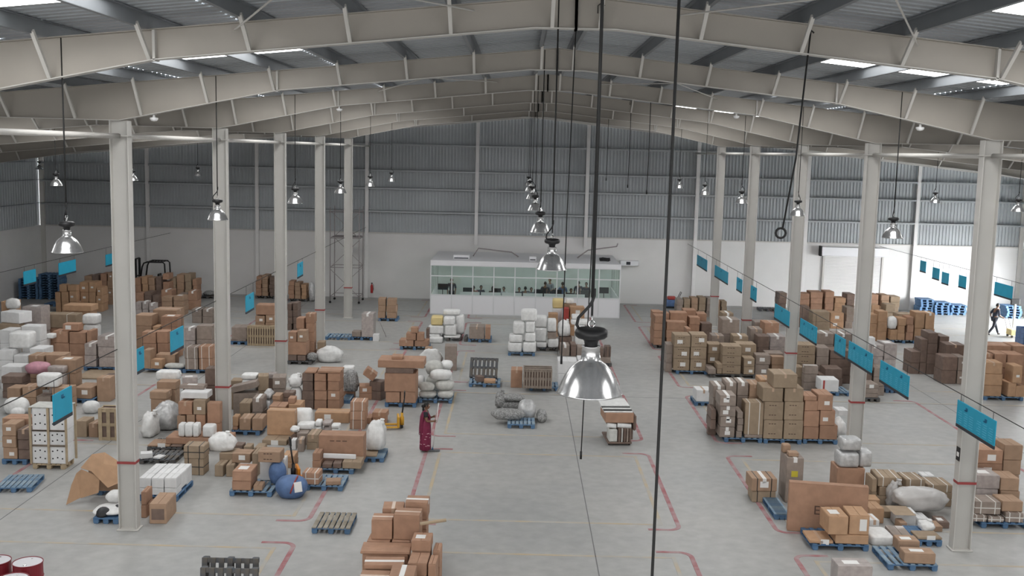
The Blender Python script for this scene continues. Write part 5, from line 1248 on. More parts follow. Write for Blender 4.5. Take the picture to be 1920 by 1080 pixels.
# the cartons past the three hundred largest: small, far or mostly hidden, one object
REST = [
(13.379,39.48,.156,.495,.775,.16,2.6,8),(7.627,33.271,.156,.563,.7,.101,0,8),(-22.258,56.45,0,.291,.89,.429,1.8,12),(17.724,45.033,0,.374,.979,.44,-2.9,6),(18.284,52.856,0,.452,.797,.501,-.3,12),
(2.595,47.051,0,.234,.794,.535,1.3,6),(2.901,47.051,0,.288,.796,.42,-.8,8),(-19.494,58.85,1.511,.331,.887,.313,2,16),(-18.922,59.65,1.285,.404,.899,.425,-.1,10),(-8.731,44.723,1.191,.35,.58,.391,2.9,16),
(19.54,52.556,.935,.327,.785,.389,-2.4,16),(-22.646,59.05,.902,.298,.89,.445,-1.8,10),(7.426,34.271,.871,.352,.8,.43,0,8),(-7.069,55.548,.84,.388,.784,.342,2.2,10),(-6.558,55.548,.825,.477,.774,.334,2.9,10),
(-2.774,21.7,.732,.484,.482,.078,-2.1,16),(17.346,44.983,.5,.27,.897,.494,.6,6),(-19.99,57.4,.494,.361,.785,.491,-2.1,6),(15.45,56.85,.369,.578,.892,.364,.7,6),(13.393,39.48,.322,.5,.779,.167,-2.3,8),
(-5.155,28.871,.156,.264,.496,.117,.8,6),(20.023,52.606,.156,.417,.816,.621,-1.6,12),(-5.443,28.871,.156,.233,.5,.202,.1,16),(-7.937,28.932,0,.431,.536,.501,-1.7,18),(11.584,41.034,0,.514,.383,.317,-1.5,8),
(7.388,27.322,1.213,.259,.249,.107,-.2,10),(18.004,59.05,1.077,.592,.891,.266,.8,12),(8.997,51.331,1.068,.471,.794,.353,-.7,16),(16.668,59.05,.989,.656,.883,.324,1.5,16),(14.794,59.05,.934,.454,.898,.306,-.3,6),
(7.175,33.321,.782,.174,.8,.207,0,8),(-18.45,55.813,.725,.548,.799,.238,.1,10),(-7.819,34.412,.713,.253,.491,.148,-1.9,10),(2.468,52.2,.685,.286,.596,.682,-.8,15),(7.509,49.531,.518,.904,.797,.363,.2,16),
(-6.554,55.548,.487,.499,.788,.332,-1.3,10),(-20.45,57.4,.452,.413,.792,.449,1,16),(-8.708,32.562,.277,.164,.392,.309,2.5,12),(-6.551,55.548,.156,.488,.782,.325,2,10),(8.067,43.029,.156,.313,.593,.225,1.2,8),
(6.728,49.531,.156,.515,.78,.336,2.1,16),(-4.877,28.871,.156,.225,.496,.144,1,6),(9.138,26.792,0,.753,.434,.308,-1.9,12),(15.455,56.85,0,.556,.878,.363,-2.2,6),(14.804,59.05,0,.439,.89,.305,1.2,6),
(-6.014,31.26,0,.311,.692,.226,-1.4,18),(-4.15,36.931,1.663,.396,.484,.108,2.2,16),(19.892,59.05,1.266,.382,.89,.313,1.5,16),(-23.522,55.85,1.151,.469,.494,.296,.7,12),(-9.506,35.812,.852,.419,.5,.165,4,18),
(19.319,57,.841,.407,.777,.417,-3,12),(14.788,59.05,.623,.432,.887,.306,-1.6,6),(10.876,44.179,.59,.726,.765,.292,-2.7,8),(-9.491,31.656,.443,.274,.59,.433,2,16),(-7.069,33.812,.375,.378,.691,.369,-1.3,12),
(-14.618,44.522,0,.678,.666,.435,-2.7,16),(9.601,25.302,0,.17,.339,.213,2.8,10),(17.353,44.983,0,.274,.899,.494,.3,6),(6.433,44.006,0,.266,.7,.39,0,8),(-6.414,31.66,0,.332,.488,.369,2,8),
(-20.651,58.85,1.236,.324,.893,.409,-1.1,12),(8.413,51.331,1.191,.605,.781,.394,-1.7,16),(-24.014,55.85,1.105,.387,.482,.367,2.6,12),(16.007,59.05,.925,.545,.89,.302,1,16),(10.894,59.65,.728,.372,.886,.361,2,8),
(-22.625,56.45,.529,.341,.894,.523,-.9,12),(-4.718,47.537,.443,.437,.5,.315,0,16),(6.438,44.006,.396,.249,.7,.391,0,8),(12.79,26.805,.331,.486,.691,.325,-1,10),(19.555,52.556,.156,.346,.794,.38,-1,16),
(-1.351,40.36,.156,.278,.35,.209,20,6),(-22.665,59.05,0,.284,.884,.445,2.8,10),(9.696,26.317,0,.504,.497,.168,1.5,18),(13.146,42.685,0,.851,.898,.332,-.1,6),(-7.124,36.224,0,.377,.784,.33,2.3,6),
(-23.037,59.05,1.301,.327,.885,.43,2.4,16),(-7.042,36.224,1.274,.395,.781,.058,2.5,16),(21.032,59.05,1.197,.515,.891,.296,1,18),(11.174,48.279,1.039,.587,.798,.516,.2,8),(17.388,59.05,1.017,.464,.888,.333,-1.5,16),
(-7.202,33.762,.75,.217,.392,.177,1.9,16),(10.44,59.65,.747,.367,.884,.37,2.3,18),(-24.291,55.9,.53,.278,.594,.527,-1.1,12),(-15.669,44.472,.453,.712,.797,.448,.3,10),(3.645,44.727,.432,.239,.5,.37,0,6),
(-19.581,57.4,.407,.351,.789,.404,1.6,6),(-16.166,53.503,0,.485,.796,.356,-.5,8),(-15.667,44.472,0,.678,.766,.447,-2.7,10),(17.874,52.956,0,.35,.788,.443,1.8,12),(20.463,59.05,1.259,.442,.888,.311,1.4,10),
(14.804,59.05,1.246,.413,.877,.308,2.8,6),(-19.864,58.85,1.239,.298,.89,.41,-1.8,6),(18.175,45.033,1.101,.397,.988,.547,1.6,6),(-1.885,22.25,.874,.138,.396,.194,-1.6,16),(6.664,34.271,.805,.356,.8,.397,0,8),
(8.511,50.381,.684,.488,.684,.336,-1.8,16),(17.386,59.05,.678,.458,.884,.333,1.8,16),(16.679,59.05,.659,.644,.874,.324,2.2,16),(-7.511,49.671,.156,.416,.492,.255,-1.1,8),(-1.322,50.053,.156,.245,.897,.568,.7,16),
(-9.276,43.723,.156,.352,.587,.244,2,6),(-4.126,30.108,.156,.371,.58,.048,2.9,18),(-6.323,29.335,0,.316,.585,.169,-2.5,12),(-19.516,47,1.008,1.162,.736,.497,0,12),(19.898,59.05,.949,.4,.898,.311,.3,16),
(19.157,52.556,.883,.367,.799,.363,.1,12),(-18.467,59.65,.881,.325,.883,.435,-2.7,18),(17.993,59.05,.808,.574,.879,.263,-2,12),(9.211,59.65,.65,.343,.9,.322,0,8),(7.196,33.321,.571,.174,.8,.205,0,8),
(19.146,52.556,.516,.323,.781,.361,-2.8,12),(-7.064,55.548,.495,.382,.781,.339,2.6,10),(10.599,45.229,.472,.456,.775,.466,2.9,6),(14.788,59.05,.311,.434,.888,.306,1.5,6),(2.296,48.338,.309,.574,.578,.304,2.1,6),
(-24.273,55.9,0,.268,.59,.524,-2.1,12),(-5.396,37.717,0,.44,.6,.246,10,16),(-21.035,58.85,1.173,.309,.894,.388,-1.1,16),(-18.113,59.65,1.098,.225,.891,.363,-1.9,16),(-10.87,52.093,1.022,.237,.797,.337,-.8,6),
(18.554,59.05,.953,.422,.878,.312,2.7,6),(-18.917,59.65,.856,.384,.89,.422,-1.4,10),(-2.307,21.7,.774,.383,.494,.054,.9,16),(-4.571,47.487,.772,.309,.395,.253,-1,16),(10.015,59.65,.714,.361,.898,.354,.3,10),
(-10.876,52.093,.681,.247,.8,.335,0,6),(1.676,48.138,.567,.411,.579,.278,-2.6,8),(-17.824,55.813,.516,.53,.787,.252,-1.3,10),(-11.417,34.34,.499,.577,.459,.496,-.1,10),(-18.44,55.813,.483,.525,.783,.236,1.7,10),
(-9.78,31.656,.437,.251,.599,.431,-.3,10),(-4.303,47.537,.429,.316,.492,.337,1.4,16),(18.769,52.556,.406,.344,.792,.251,1.2,12),(-8.733,44.723,.397,.357,.585,.391,2.2,16),(17.887,56.85,.377,.385,.888,.371,1.7,8),
(10.441,59.65,.373,.367,.883,.368,2.4,18),(13.141,42.685,.338,.824,.873,.332,-1.8,6),(9.945,27.47,.248,.619,.768,.243,2.8,18),(-7.085,55.548,.156,.378,.779,.333,2.9,10),(-8.879,43.723,.156,.336,.588,.228,-2,6),
(18.776,52.556,.156,.342,.792,.244,-1.3,12),(-.95,40.185,.156,.439,.393,.119,.9,12),(-2.522,20.45,0,.725,.424,.699,2.7,16),(14.03,40.58,0,.417,.799,.355,-.1,8),(17.873,56.85,0,.373,.882,.371,-2.5,8),
(-7.824,30.588,0,.205,.398,.205,-.6,18),(-23.469,59.05,1.254,.327,.885,.415,-2.4,6),(-23.883,59.05,1.189,.401,.899,.393,-.1,10),(-20.271,58.85,1.187,.325,.891,.392,-1.5,10),(-11.149,52.093,.992,.205,.791,.327,-2.1,6),
(19.761,53.856,.856,.735,.776,.425,1.8,18),(-19.867,58.85,.826,.3,.891,.407,-1.6,6),(9.612,59.65,.667,.338,.889,.33,-1.8,18),(11.311,59.65,.658,.298,.882,.326,-2.9,10),(1.831,51.9,.572,.468,.594,.569,-.7,12),
(19.553,52.556,.542,.321,.782,.387,2.8,16),(11.315,59.65,.329,.324,.892,.323,-1.3,10),(6.463,33.866,0,.262,.27,.312,0,6),(10.895,59.65,0,.4,.898,.358,.2,8),(-7.524,30.806,0,.257,.498,.138,-.5,18),
(6.71,50.431,1.201,.426,.799,.397,.2,16),(7.122,50.431,1.16,.312,.785,.383,2.5,16),(13.54,43.785,.921,.695,.867,.455,-2.6,8),(-15.11,44.272,.913,.273,.592,.453,-1.5,12),(-14.52,62.87,.607,.328,.888,.223,-1.8,6),
(8.397,43.179,.36,.211,.696,.207,1,18),(7.17,33.321,.156,.174,.8,.198,0,8),(8.399,43.179,.156,.204,.693,.198,-1.7,18),(-17.61,42.325,0,.633,.627,.457,-2,16),(-14.513,62.87,1.064,.31,.881,.225,3,6),
(-20.653,58.85,.824,.299,.884,.406,2.7,12),(-20.248,58.85,.791,.313,.887,.39,-2.2,10),(-21.039,58.85,.782,.295,.889,.385,2,16),(-18.112,59.65,.732,.217,.889,.36,2.4,16),(-11.197,48.119,.68,.44,.696,.334,.6,10),
(9.427,46.479,.643,.715,.972,.637,2.2,8),(11.683,59.65,.613,.3,.895,.303,-.9,18),(10.879,59.65,.364,.358,.879,.358,2.9,8),(7.188,33.321,.36,.174,.8,.205,0,8),(-11.134,52.093,.33,.231,.799,.325,.2,6),
(9.188,59.65,.325,.339,.898,.319,-.3,8),(19.149,52.556,.156,.352,.787,.354,-2,12),(-16.378,35.3,0,.472,.592,.374,-.9,10),(10.415,25.351,0,.301,.438,.14,.8,10),(-11.147,52.093,0,.2,.79,.324,-2.4,6),
(-14.919,62.87,1.153,.351,.894,.247,-.9,10),(21.02,59.05,.898,.527,.898,.293,.3,18),(-12.81,61.986,.876,.291,.883,.239,-2.9,10),(7.365,45.106,.844,.187,.693,.841,2,16),(-14.508,62.87,.835,.315,.884,.223,2.6,6),
(-12.46,61.986,.793,.283,.898,.211,.4,12),(-4.044,48.387,.499,.129,.397,.346,-1.3,6),(-13.185,61.986,.409,.328,.891,.254,-1.5,16),(-17.803,55.813,.258,.544,.797,.252,.3,10),(-12.803,61.986,.156,.335,.899,.23,-.1,10),
(-14.921,62.87,.156,.344,.892,.238,-1.3,10),(-6.697,31.61,0,.208,.592,.216,-1.9,6),(-23.918,55.9,0,.366,.599,.546,.1,12),(10.898,43.553,0,.503,.444,.479,-.3,10),(-15.294,62.87,1.081,.303,.882,.229,2.9,16),
(20.478,59.05,.944,.419,.877,.309,2.9,10),(-13.178,61.986,.929,.309,.883,.256,2.7,16),(-14.917,62.87,.902,.329,.886,.245,-2.2,10),(-13.176,61.986,.669,.338,.895,.254,-.9,16),(-14.917,62.87,.651,.331,.886,.245,-2.1,10),
(-12.804,61.986,.634,.318,.893,.236,-1.1,10),(-18.914,59.65,.428,.365,.882,.422,-2.6,10),(-14.92,62.87,.4,.33,.886,.245,-2.2,10),(-12.808,61.986,.392,.317,.893,.236,1.2,10),(-8.292,44.774,.384,.308,.491,.381,1.6,18),
(-14.497,62.87,.378,.317,.884,.223,-2.5,6),(10.016,59.65,.357,.342,.89,.351,1.6,10),(9.587,59.65,.333,.336,.888,.328,1.9,18),(12.137,41.635,.275,.216,.796,.272,-1.1,6),(2.719,53.15,1.265,.618,.496,.192,-.4,10),
(-19.344,59.65,1.133,.348,.891,.372,-1.3,18),(12.808,43.785,.926,.631,.87,.457,2.5,8),(-23.038,59.05,.867,.363,.899,.428,.1,16),(-15.303,62.87,.848,.338,.896,.227,-.7,16),(-11.132,52.093,.661,.23,.799,.325,-.4,6),
(-15.305,62.87,.615,.312,.886,.227,-2.4,16),(-19.736,44.9,.558,.996,.679,.552,1.2,16),(11.687,59.65,.306,.292,.892,.301,1.4,18),(-13.186,61.986,.156,.306,.882,.247,2.9,16),(-14.493,62.87,.156,.318,.885,.216,2.5,6),
(-15.309,62.87,.156,.346,.899,.22,.2,16),(-9.905,30.643,.156,.317,.696,.048,.7,6),(-8.715,32.662,.156,.154,.596,.115,1.4,16),(-17.804,55.813,0,.521,.781,.252,2,10),(-19.739,44.9,0,.991,.672,.552,1.6,16),
(-9.117,31.529,0,.395,.342,.616,.6,16),(-8.102,35.912,0,.406,.644,.765,10,8),(-7.818,34.412,0,.234,.452,.707,-1.9,10),(9.928,27.473,0,.657,.793,.242,.1,18),(11.245,41.585,0,.308,.699,.404,-.1,18),
(-8.087,30.565,0,.248,.392,.246,-1.8,6),(-15.869,35.3,0,.471,.592,.217,-1,8),(-17.604,36.75,0,.71,.674,.256,-2,6),(-17.371,38.15,0,.535,.674,.415,2.6,10),(-21.197,44,1.555,.45,.796,.774,-.5,12),
(-11.666,48.119,.659,.419,.697,.324,-.3,10),(18.919,41.292,.539,.427,.875,.534,3,16),(17.992,59.05,.538,.563,.871,.263,-2.7,12),(-15.042,45.422,.481,1.028,.867,.475,1.8,10),(9.09,50.381,.363,.5,.682,.357,1.9,6),
(7.526,49.531,.156,.892,.785,.356,1,16),(-14.899,42.795,0,.543,.578,.454,-2.2,16),(-15.939,33,0,.483,.592,.267,.9,12),(-1.831,21.15,0,.366,.45,.824,-1.6,16),(9.525,27.37,0,.12,.599,.346,-.7,18),
(20.184,42.442,0,.602,.998,.58,-.2,16),(12.615,41.685,0,.682,.892,.388,-.7,6),(-7.052,28.425,0,.147,.6,.328,.1,18),(3.047,52.35,0,.721,.678,.472,-1.7,12),(-19.576,57.4,0,.354,.782,.401,-2.7,6),
(-15.056,45.422,.962,1.048,.891,.475,-.5,10),(6.711,50.431,.801,.397,.784,.395,-2.2,16),(19.366,42.442,.584,1.01,.991,.579,-.5,16),(-17.366,38.15,.421,.564,.698,.416,.2,10),(6.716,50.431,.4,.395,.782,.395,2.4,16),
(11.76,42.685,.385,.704,.875,.379,-2,18),(-12.441,61.986,.364,.266,.892,.208,1.5,12),(-10.86,52.093,.34,.233,.795,.335,-1.1,6),(-11.192,48.119,.34,.425,.686,.334,-1.8,10),(-12.446,61.986,.156,.275,.895,.202,-.9,12),
(-1.511,21.175,0,.15,.407,.479,-2.7,16),(-7.521,34.812,0,.308,.457,.71,.6,6),(-1.885,22.25,0,.15,.364,.868,-1.6,16),(20.542,52.606,0,.464,.896,.764,-.5,12),(18.496,41.334,0,.26,.804,.53,-2.2,16),
(6.719,50.481,0,.411,.691,.394,-1.2,16),(11.324,59.65,0,.32,.891,.323,1.5,10),(-8.282,33.812,0,.327,.686,.454,-2.3,8),(19.901,59.05,.633,.363,.881,.311,-2.7,16),(21.016,59.05,.598,.498,.881,.293,-2.1,18),
(18.483,41.292,.536,.248,.885,.53,3,16),(9.679,44.179,.53,.776,.797,.291,.2,18),(-18.483,59.65,.44,.363,.898,.435,.3,18),(20.11,57,.439,.479,.773,.433,3,18),(-15.301,62.87,.382,.338,.896,.227,-.7,16),
(-18.119,59.65,.366,.222,.89,.36,-2.1,16),(-1.547,20.55,.27,.158,.493,.264,-2.3,16),(8.07,43.628,.156,.302,.585,.182,-1.5,8),(-22.622,56.45,0,.346,.897,.523,-.6,12),(-5.992,37.861,0,.391,.31,.235,-.2,16),
(2.284,48.338,0,.587,.595,.303,-.4,6),(-18.113,59.65,0,.212,.888,.36,2.7,16),(-11.204,48.119,0,.423,.684,.334,2,10),(-10.857,52.093,0,.239,.797,.334,.6,6),(-10.155,32.556,.963,.42,.368,.54,18,6),
(-19.339,59.65,.755,.321,.881,.372,-3,18),(18.565,59.05,.635,.464,.9,.312,0,6),(16.021,59.05,.616,.529,.88,.302,-2,16),(-12.451,61.986,.578,.263,.891,.208,1.7,12),(-3.626,43.863,.559,.29,.399,.233,.2,10),
(3.026,52.35,.478,.739,.696,.473,.3,12),(-18.251,57.8,.434,.464,.781,.431,2.2,8),(-19.865,58.85,.413,.286,.886,.407,-2.5,6),(13.229,27.755,.403,.451,.68,.397,-2.4,10),(17.363,59.05,.339,.48,.896,.333,-.4,16),
(-4.039,48.387,.156,.132,.398,.337,.9,6),(-23.086,56.45,0,.466,.891,.519,1.1,12),(-2.307,21.7,0,.352,.455,.768,.9,16),(8.364,44.251,0,.576,.649,.396,.7,18),(-4.758,34.402,0,.153,.596,.199,1.5,16),
(-9.124,44.723,.895,.329,.586,.442,2.2,16),(10.494,46.229,.521,.518,.89,.516,1.1,8),(-20.264,58.85,.395,.328,.892,.39,-1.3,10),(-21.033,58.85,.391,.315,.896,.385,-.7,16),(19.878,59.05,.316,.394,.895,.311,-.8,16),
(-15.063,45.422,0,1.032,.872,.475,-1.5,10),(11.238,28.07,0,.301,.365,.518,.6,6),(-8.577,35.562,0,.319,.552,.751,12,18),(-9.506,35.812,0,.385,.46,.846,4,18),(13.617,40.58,0,.237,.787,.475,2.8,6),
(10.43,59.65,0,.385,.892,.367,-1.2,18),(-8.671,33.812,0,.351,.698,.371,-.4,18),(-15.761,36.75,0,.705,.671,.465,2.2,10),(-16.702,38.15,0,.655,.668,.426,2.7,10),(8.209,34.476,.904,.371,.8,.446,0,12),
(7.039,34.271,.866,.348,.8,.427,0,8),(7.807,34.271,.842,.361,.8,.415,0,10),(-23.466,59.05,.836,.326,.884,.412,2.5,6),(8.401,51.331,.794,.62,.793,.391,-.6,16),(-23.893,59.05,.792,.397,.898,.39,.3,10),
(7.758,50.431,.787,.808,.774,.388,-1.8,16),(-21.186,44,.777,.441,.79,.772,-1.2,12),(7.124,50.431,.773,.323,.79,.381,1.6,16),(9.007,51.331,.712,.481,.8,.35,0,16),(9.603,47.979,.658,.463,.78,.652,-2.4,18),
(-14.174,29.697,.645,.707,.568,.242,-2.5,16),(2.719,53.15,.631,.568,.456,.628,-.4,10),(20.468,59.05,.629,.432,.883,.309,-2,10),(20.195,42.442,.586,.553,.969,.58,-3,16),(11.45,47.429,.555,.653,.889,.55,-1,16),
(18.181,45.033,.55,.399,.99,.545,-1.4,6),(-2.566,22.35,.544,.419,.438,.54,2.8,16),(19.511,41.548,.535,.639,.385,.53,-.1,16),(11.174,48.279,.519,.589,.799,.514,-.1,8),(-19.516,47,.503,1.162,.736,.499,0,12),
(-17.159,42.325,.489,.168,.649,.483,.3,16),(18.311,44.027,.487,.777,.884,.482,-1.1,6),(8.64,45.156,.47,.516,.795,.464,-.6,8),(-8.539,36.612,.468,.264,.446,.464,-2.8,6),(12.815,43.785,.463,.667,.897,.457,.2,8),
(13.537,43.785,.46,.727,.892,.455,-.6,8),(-19.473,58.798,.457,.36,.796,.451,.2,16),(-15.095,44.272,.456,.266,.591,.451,1.9,12),(8.218,34.476,.452,.371,.8,.446,0,12),(-9.131,44.723,.447,.347,.597,.442,-.5,16),
(7.419,34.271,.435,.35,.8,.43,0,8),(-23.057,59.05,.433,.352,.895,.428,-.8,16),(7.065,34.271,.433,.346,.8,.427,0,8),(-16.706,38.15,.432,.658,.671,.426,2.4,10),(19.755,54.362,.428,.756,.796,.422,-.3,18),
(7.83,34.271,.421,.361,.8,.415,0,10),(19.327,57,.42,.432,.791,.415,1.2,12),(-10.155,32.556,.419,.42,.368,.538,18,6),(-23.459,59.05,.418,.345,.892,.412,1.3,6),(-20.656,58.85,.412,.298,.884,.406,2.7,12),
(6.693,34.271,.402,.352,.8,.397,0,8),(-14.16,29.697,.397,.714,.575,.242,-1.9,16),(8.42,51.331,.397,.594,.773,.391,2.5,16),(-23.898,59.05,.396,.395,.897,.39,.4,10),(7.77,50.431,.393,.813,.779,.388,1.4,16),
(7.147,50.431,.386,.334,.795,.381,-.9,16),(-19.334,59.65,.377,.338,.888,.372,1.9,18),(12.652,27.755,.365,.657,.694,.36,.5,16),(12.426,42.685,.361,.513,.896,.356,.5,8),(9.015,51.331,.356,.442,.777,.35,-2.8,16),
(8.509,50.381,.342,.497,.69,.336,-1.1,16),(16.678,59.05,.329,.667,.891,.324,-.8,16),(-11.673,48.119,.329,.42,.698,.324,.2,10),(18.549,59.05,.317,.44,.887,.312,1.5,6),(20.476,59.05,.314,.436,.886,.309,-1.8,10),
(16.026,59.05,.308,.536,.885,.302,1.6,16),(21.022,59.05,.299,.508,.887,.293,1.4,18),(10.878,44.182,.295,.753,.79,.289,-.3,8),(17.991,59.05,.269,.595,.893,.263,-.7,12),(-18.446,55.813,.241,.527,.785,.236,1.5,10),
(10.559,27.42,.237,.527,.69,.231,1.1,18),(11.241,27.42,.195,.643,.685,.189,1.3,18),(-12.592,48.012,.156,.696,.876,.071,-1.9,8),(-12.487,42.259,.156,.597,.568,.534,-2.9,8),(-14.165,29.697,.156,.714,.576,.235,-1.9,16),
(-10.066,31.64,.095,.225,.515,.321,-.9,10),(-9.491,31.641,.095,.252,.512,.342,2,16),(-17.117,42.684,0,.225,.649,.483,.2,16),(-14.361,42.795,0,.447,.584,.466,-2,16),(-15.096,44.272,0,.259,.587,.45,2.5,12),
(-18.441,55.813,0,.518,.779,.235,-2.2,10),(-18.294,42.325,0,.581,.619,.47,2.9,16),(-23.877,59.05,0,.358,.88,.39,-2.8,10),(-23.446,59.05,0,.344,.892,.412,-1.3,6),(-23.046,59.05,0,.348,.894,.427,1,16),
(-21.019,58.85,0,.296,.889,.385,-1.9,16),(-9.814,31.59,0,.843,.614,.089,.9,6),(-10.064,32.202,0,.231,.59,.413,2.2,10),(-16.899,35.3,0,.452,.595,.345,.6,10),(-3.626,43.863,0,.267,.367,.553,.2,10),
(-1.84,20.55,0,.35,.537,.566,-2.4,16),(-2.774,21.7,0,.445,.443,.726,-2.1,16),(-11.498,33.79,0,.508,.452,.793,-.9,10),(-11.417,34.34,0,.577,.459,.493,-.1,10),(-2.566,22.35,0,.419,.438,.538,2.8,16),
(7.055,34.341,0,.348,.66,.427,0,8),(7.44,34.341,0,.352,.66,.429,0,8),(10.562,27.42,0,.509,.676,.231,-2.6,18),(11.238,27.42,0,.653,.695,.189,-.5,18),(12.792,26.872,0,.476,.552,.325,-1.8,10),
(12.634,27.755,0,.644,.682,.359,-1.6,16),(13.242,27.755,0,.457,.684,.397,-1.9,10),(18.193,45.033,0,.417,.997,.544,.4,6),(18.311,44.027,0,.788,.894,.481,-.4,6),(18.921,41.335,0,.463,.807,.533,-.8,16),
(19.501,41.337,0,.641,.81,.529,0,16),(19.338,42.442,0,.975,.955,.578,2.5,16),(19.745,54.353,0,.737,.778,.422,-1.7,18),(6.687,34.341,0,.362,.66,.396,0,8),(7.822,34.341,0,.361,.66,.415,0,10),
(8.215,34.476,0,.371,.8,.446,0,12),(12.144,41.635,0,.227,.799,.269,.3,6),(11.736,42.685,0,.713,.883,.379,1.3,18),(12.429,42.685,0,.512,.895,.355,-.6,8),(12.814,43.785,0,.633,.872,.457,-2.4,8),
(13.539,43.785,0,.735,.899,.454,.1,8),(9.205,59.65,0,.31,.887,.319,2.2,8),(9.611,59.65,0,.359,.897,.327,.5,18),(17.385,59.05,0,.469,.89,.333,1.1,16),(17.986,59.05,0,.597,.895,.263,.5,12),
(18.56,59.05,0,.437,.886,.311,-1.7,6),(19.899,59.05,0,.384,.89,.31,1.4,16),(20.478,59.05,0,.425,.88,.308,2.5,10),(21.018,59.05,0,.529,.899,.293,-.1,18),(20.093,57,0,.516,.798,.433,-.3,18),
(19.305,57,0,.429,.789,.414,-1.4,12),(16.028,59.05,0,.545,.89,.302,-1,16),(16.668,59.05,0,.678,.899,.323,.1,16),(7.139,50.483,0,.336,.693,.38,.7,16),(7.765,50.476,0,.803,.68,.387,2.1,16),
(8.525,50.381,0,.506,.696,.336,-.4,16),(9.098,50.381,0,.503,.684,.357,-1.7,6),(8.413,51.331,0,.597,.775,.391,-2.3,16),(9.002,51.331,0,.455,.784,.35,-1.9,16),(7.38,45.106,0,.186,.692,.838,2.1,16),
(8.644,45.156,0,.487,.776,.464,-2.7,8),(10.878,44.179,0,.738,.79,.289,.8,8),(10.494,46.229,0,.498,.878,.515,2.4,8),(10.597,45.229,0,.47,.784,.466,1.9,6),(11.449,47.429,0,.648,.885,.549,1.3,16),
(9.592,47.979,0,.489,.796,.652,.5,18),(11.161,48.279,0,.561,.778,.513,2.1,8),(10.004,59.65,0,.328,.884,.351,-2.4,10),(11.676,59.65,0,.297,.894,.3,1.1,18),(9.408,46.479,0,.723,.977,.637,1.7,8),
(9.682,45.479,0,.653,.795,.675,.5,18),(-7.638,33.812,0,.536,.693,.328,-.7,16),(-7.075,33.812,0,.365,.684,.369,2.3,12),(-4.42,34.402,0,.458,.575,.186,3,16),(-9.134,44.723,0,.322,.582,.441,2.9,16),
(1.853,51.9,0,.453,.582,.566,2.1,12),(2.467,52.2,0,.264,.585,.679,2.9,15),(-19.893,58.85,0,.281,.884,.407,2.9,6),(-19.488,58.8,0,.323,.785,.451,-2.5,16),(-19.337,59.65,0,.356,.895,.371,.8,18),
(-18.915,59.65,0,.362,.88,.422,2.8,10),(-18.474,59.65,0,.346,.891,.434,-1.4,18),(-23.46,55.801,0,.423,.386,.569,2.1,12),(-19.107,57.8,0,.567,.779,.529,-1.9,16),(-18.267,57.8,0,.469,.783,.428,1.9,8),
(-20.64,58.85,0,.319,.892,.406,-1.4,12),(-20.263,58.85,0,.338,.896,.389,-.6,10),(-11.679,48.119,0,.42,.698,.323,-.2,10),(-20.44,57.4,0,.386,.778,.446,3,16),(-20.012,57.4,0,.379,.794,.488,.9,6),
(-8.726,44.723,0,.35,.581,.391,-2.9,16),(-8.283,44.783,0,.283,.499,.378,.2,18),(-9.548,32.906,0,.309,.452,.743,1.4,6),(-19.516,47,0,1.162,.736,.497,0,12),(-8.539,36.612,0,.264,.446,.462,-2.8,6),
(2.719,53.15,0,.568,.456,.625,-.4,10),(-20.316,42.2,0,.779,.587,.839,-.9,18),(-21.207,44,0,.424,.781,.771,-2.4,12),(-1.531,20.55,0,.175,.499,.264,.4,16),(-2.093,19.85,0,.465,.578,.416,-2.6,16),
(-2.655,19.875,0,.565,.54,.354,-1,16),
]
mb = MB(); used = sorted(set(r[7] for r in REST))
for x, y, z, w, d, h, yaw, lk in REST:
    mb.cur = used.index(lk)
    mb.cbox(-w / 2, w / 2, -d / 2, d / 2, 0, h, .012, T=Matrix.Translation((x, y, z)) @ Matrix.Rotation(R(yaw), 4, 'Z'))
if REST: tag(mb.build('carton_stacks', *[LOOKS[i] for i in used]), 'far and half-hidden brown cartons in the stacks between the labelled ones', 'boxes', kind='stuff')
# ================================================================== LAMPS, CABLES, SIGNS
def lamp_master():
    o = empty('pendant_lamp', (0, 0, 0))
    # origin at rim centre; reflector bell outside/inside profile
    prof = [(.228, .0), (.236, .004), (.232, .012), (.222, .030), (.205, .075), (.180, .125), (.148, .175), (.110, .213), (.078, .236), (.068, .250), (.064, .335), (.068, .341),
            (.058, .341), (.060, .252), (.070, .232), (.103, .207), (.141, .170), (.173, .120), (.198, .072), (.215, .030)]
    MB().lathe(prof, 40, closed=True).build('reflector', 'alu', parent=o, smooth=True)
    MB().lathe([(.045, .33), (.045, .345), (.05, .375), (.062, .39), (.098, .398), (.114, .412), (.118, .435), (.112, .456), (.095, .467), (.06, .472), (.0, .474)], 28).build('ballast_housing', 'black', parent=o, smooth=True)
    MB().lathe([(.0, .06), (.03, .065), (.045, .10), (.045, .15), (.03, .20), (.018, .25), (.018, .30)], 16).build('bulb', 'white_box', parent=o, smooth=True)
    ring = []
    for k in range(13): t = 2 * math.pi * k / 12; ring.append((.022 * math.cos(t), 0, .497 + .026 * math.sin(t)))
    h = MB().tube(ring, .005, 6)
    ring = [(0, .018 * math.cos(2 * math.pi * k / 12), .535 + .022 * math.sin(2 * math.pi * k / 12)) for k in range(13)]
    h.tube(ring, .005, 6); h.build('hook', 'chrome', parent=o, smooth=True)
    lead = [(-.085, 0, .455), (-.105, 0, .49), (-.095, 0, .54), (-.055, 0, .585), (-.02, 0, .625), (.0, 0, .66), (.012, 0, .70), (.012, 0, .75)]
    MB().tube(lead, .011, 8).build('power_lead', 'black_rubber', parent=o, smooth=True)
    MB().tube([(0, 0, .55), (0, 0, .70)], .009, 6).build('hanger', 'black_rubber', parent=o, smooth=True)
    return o
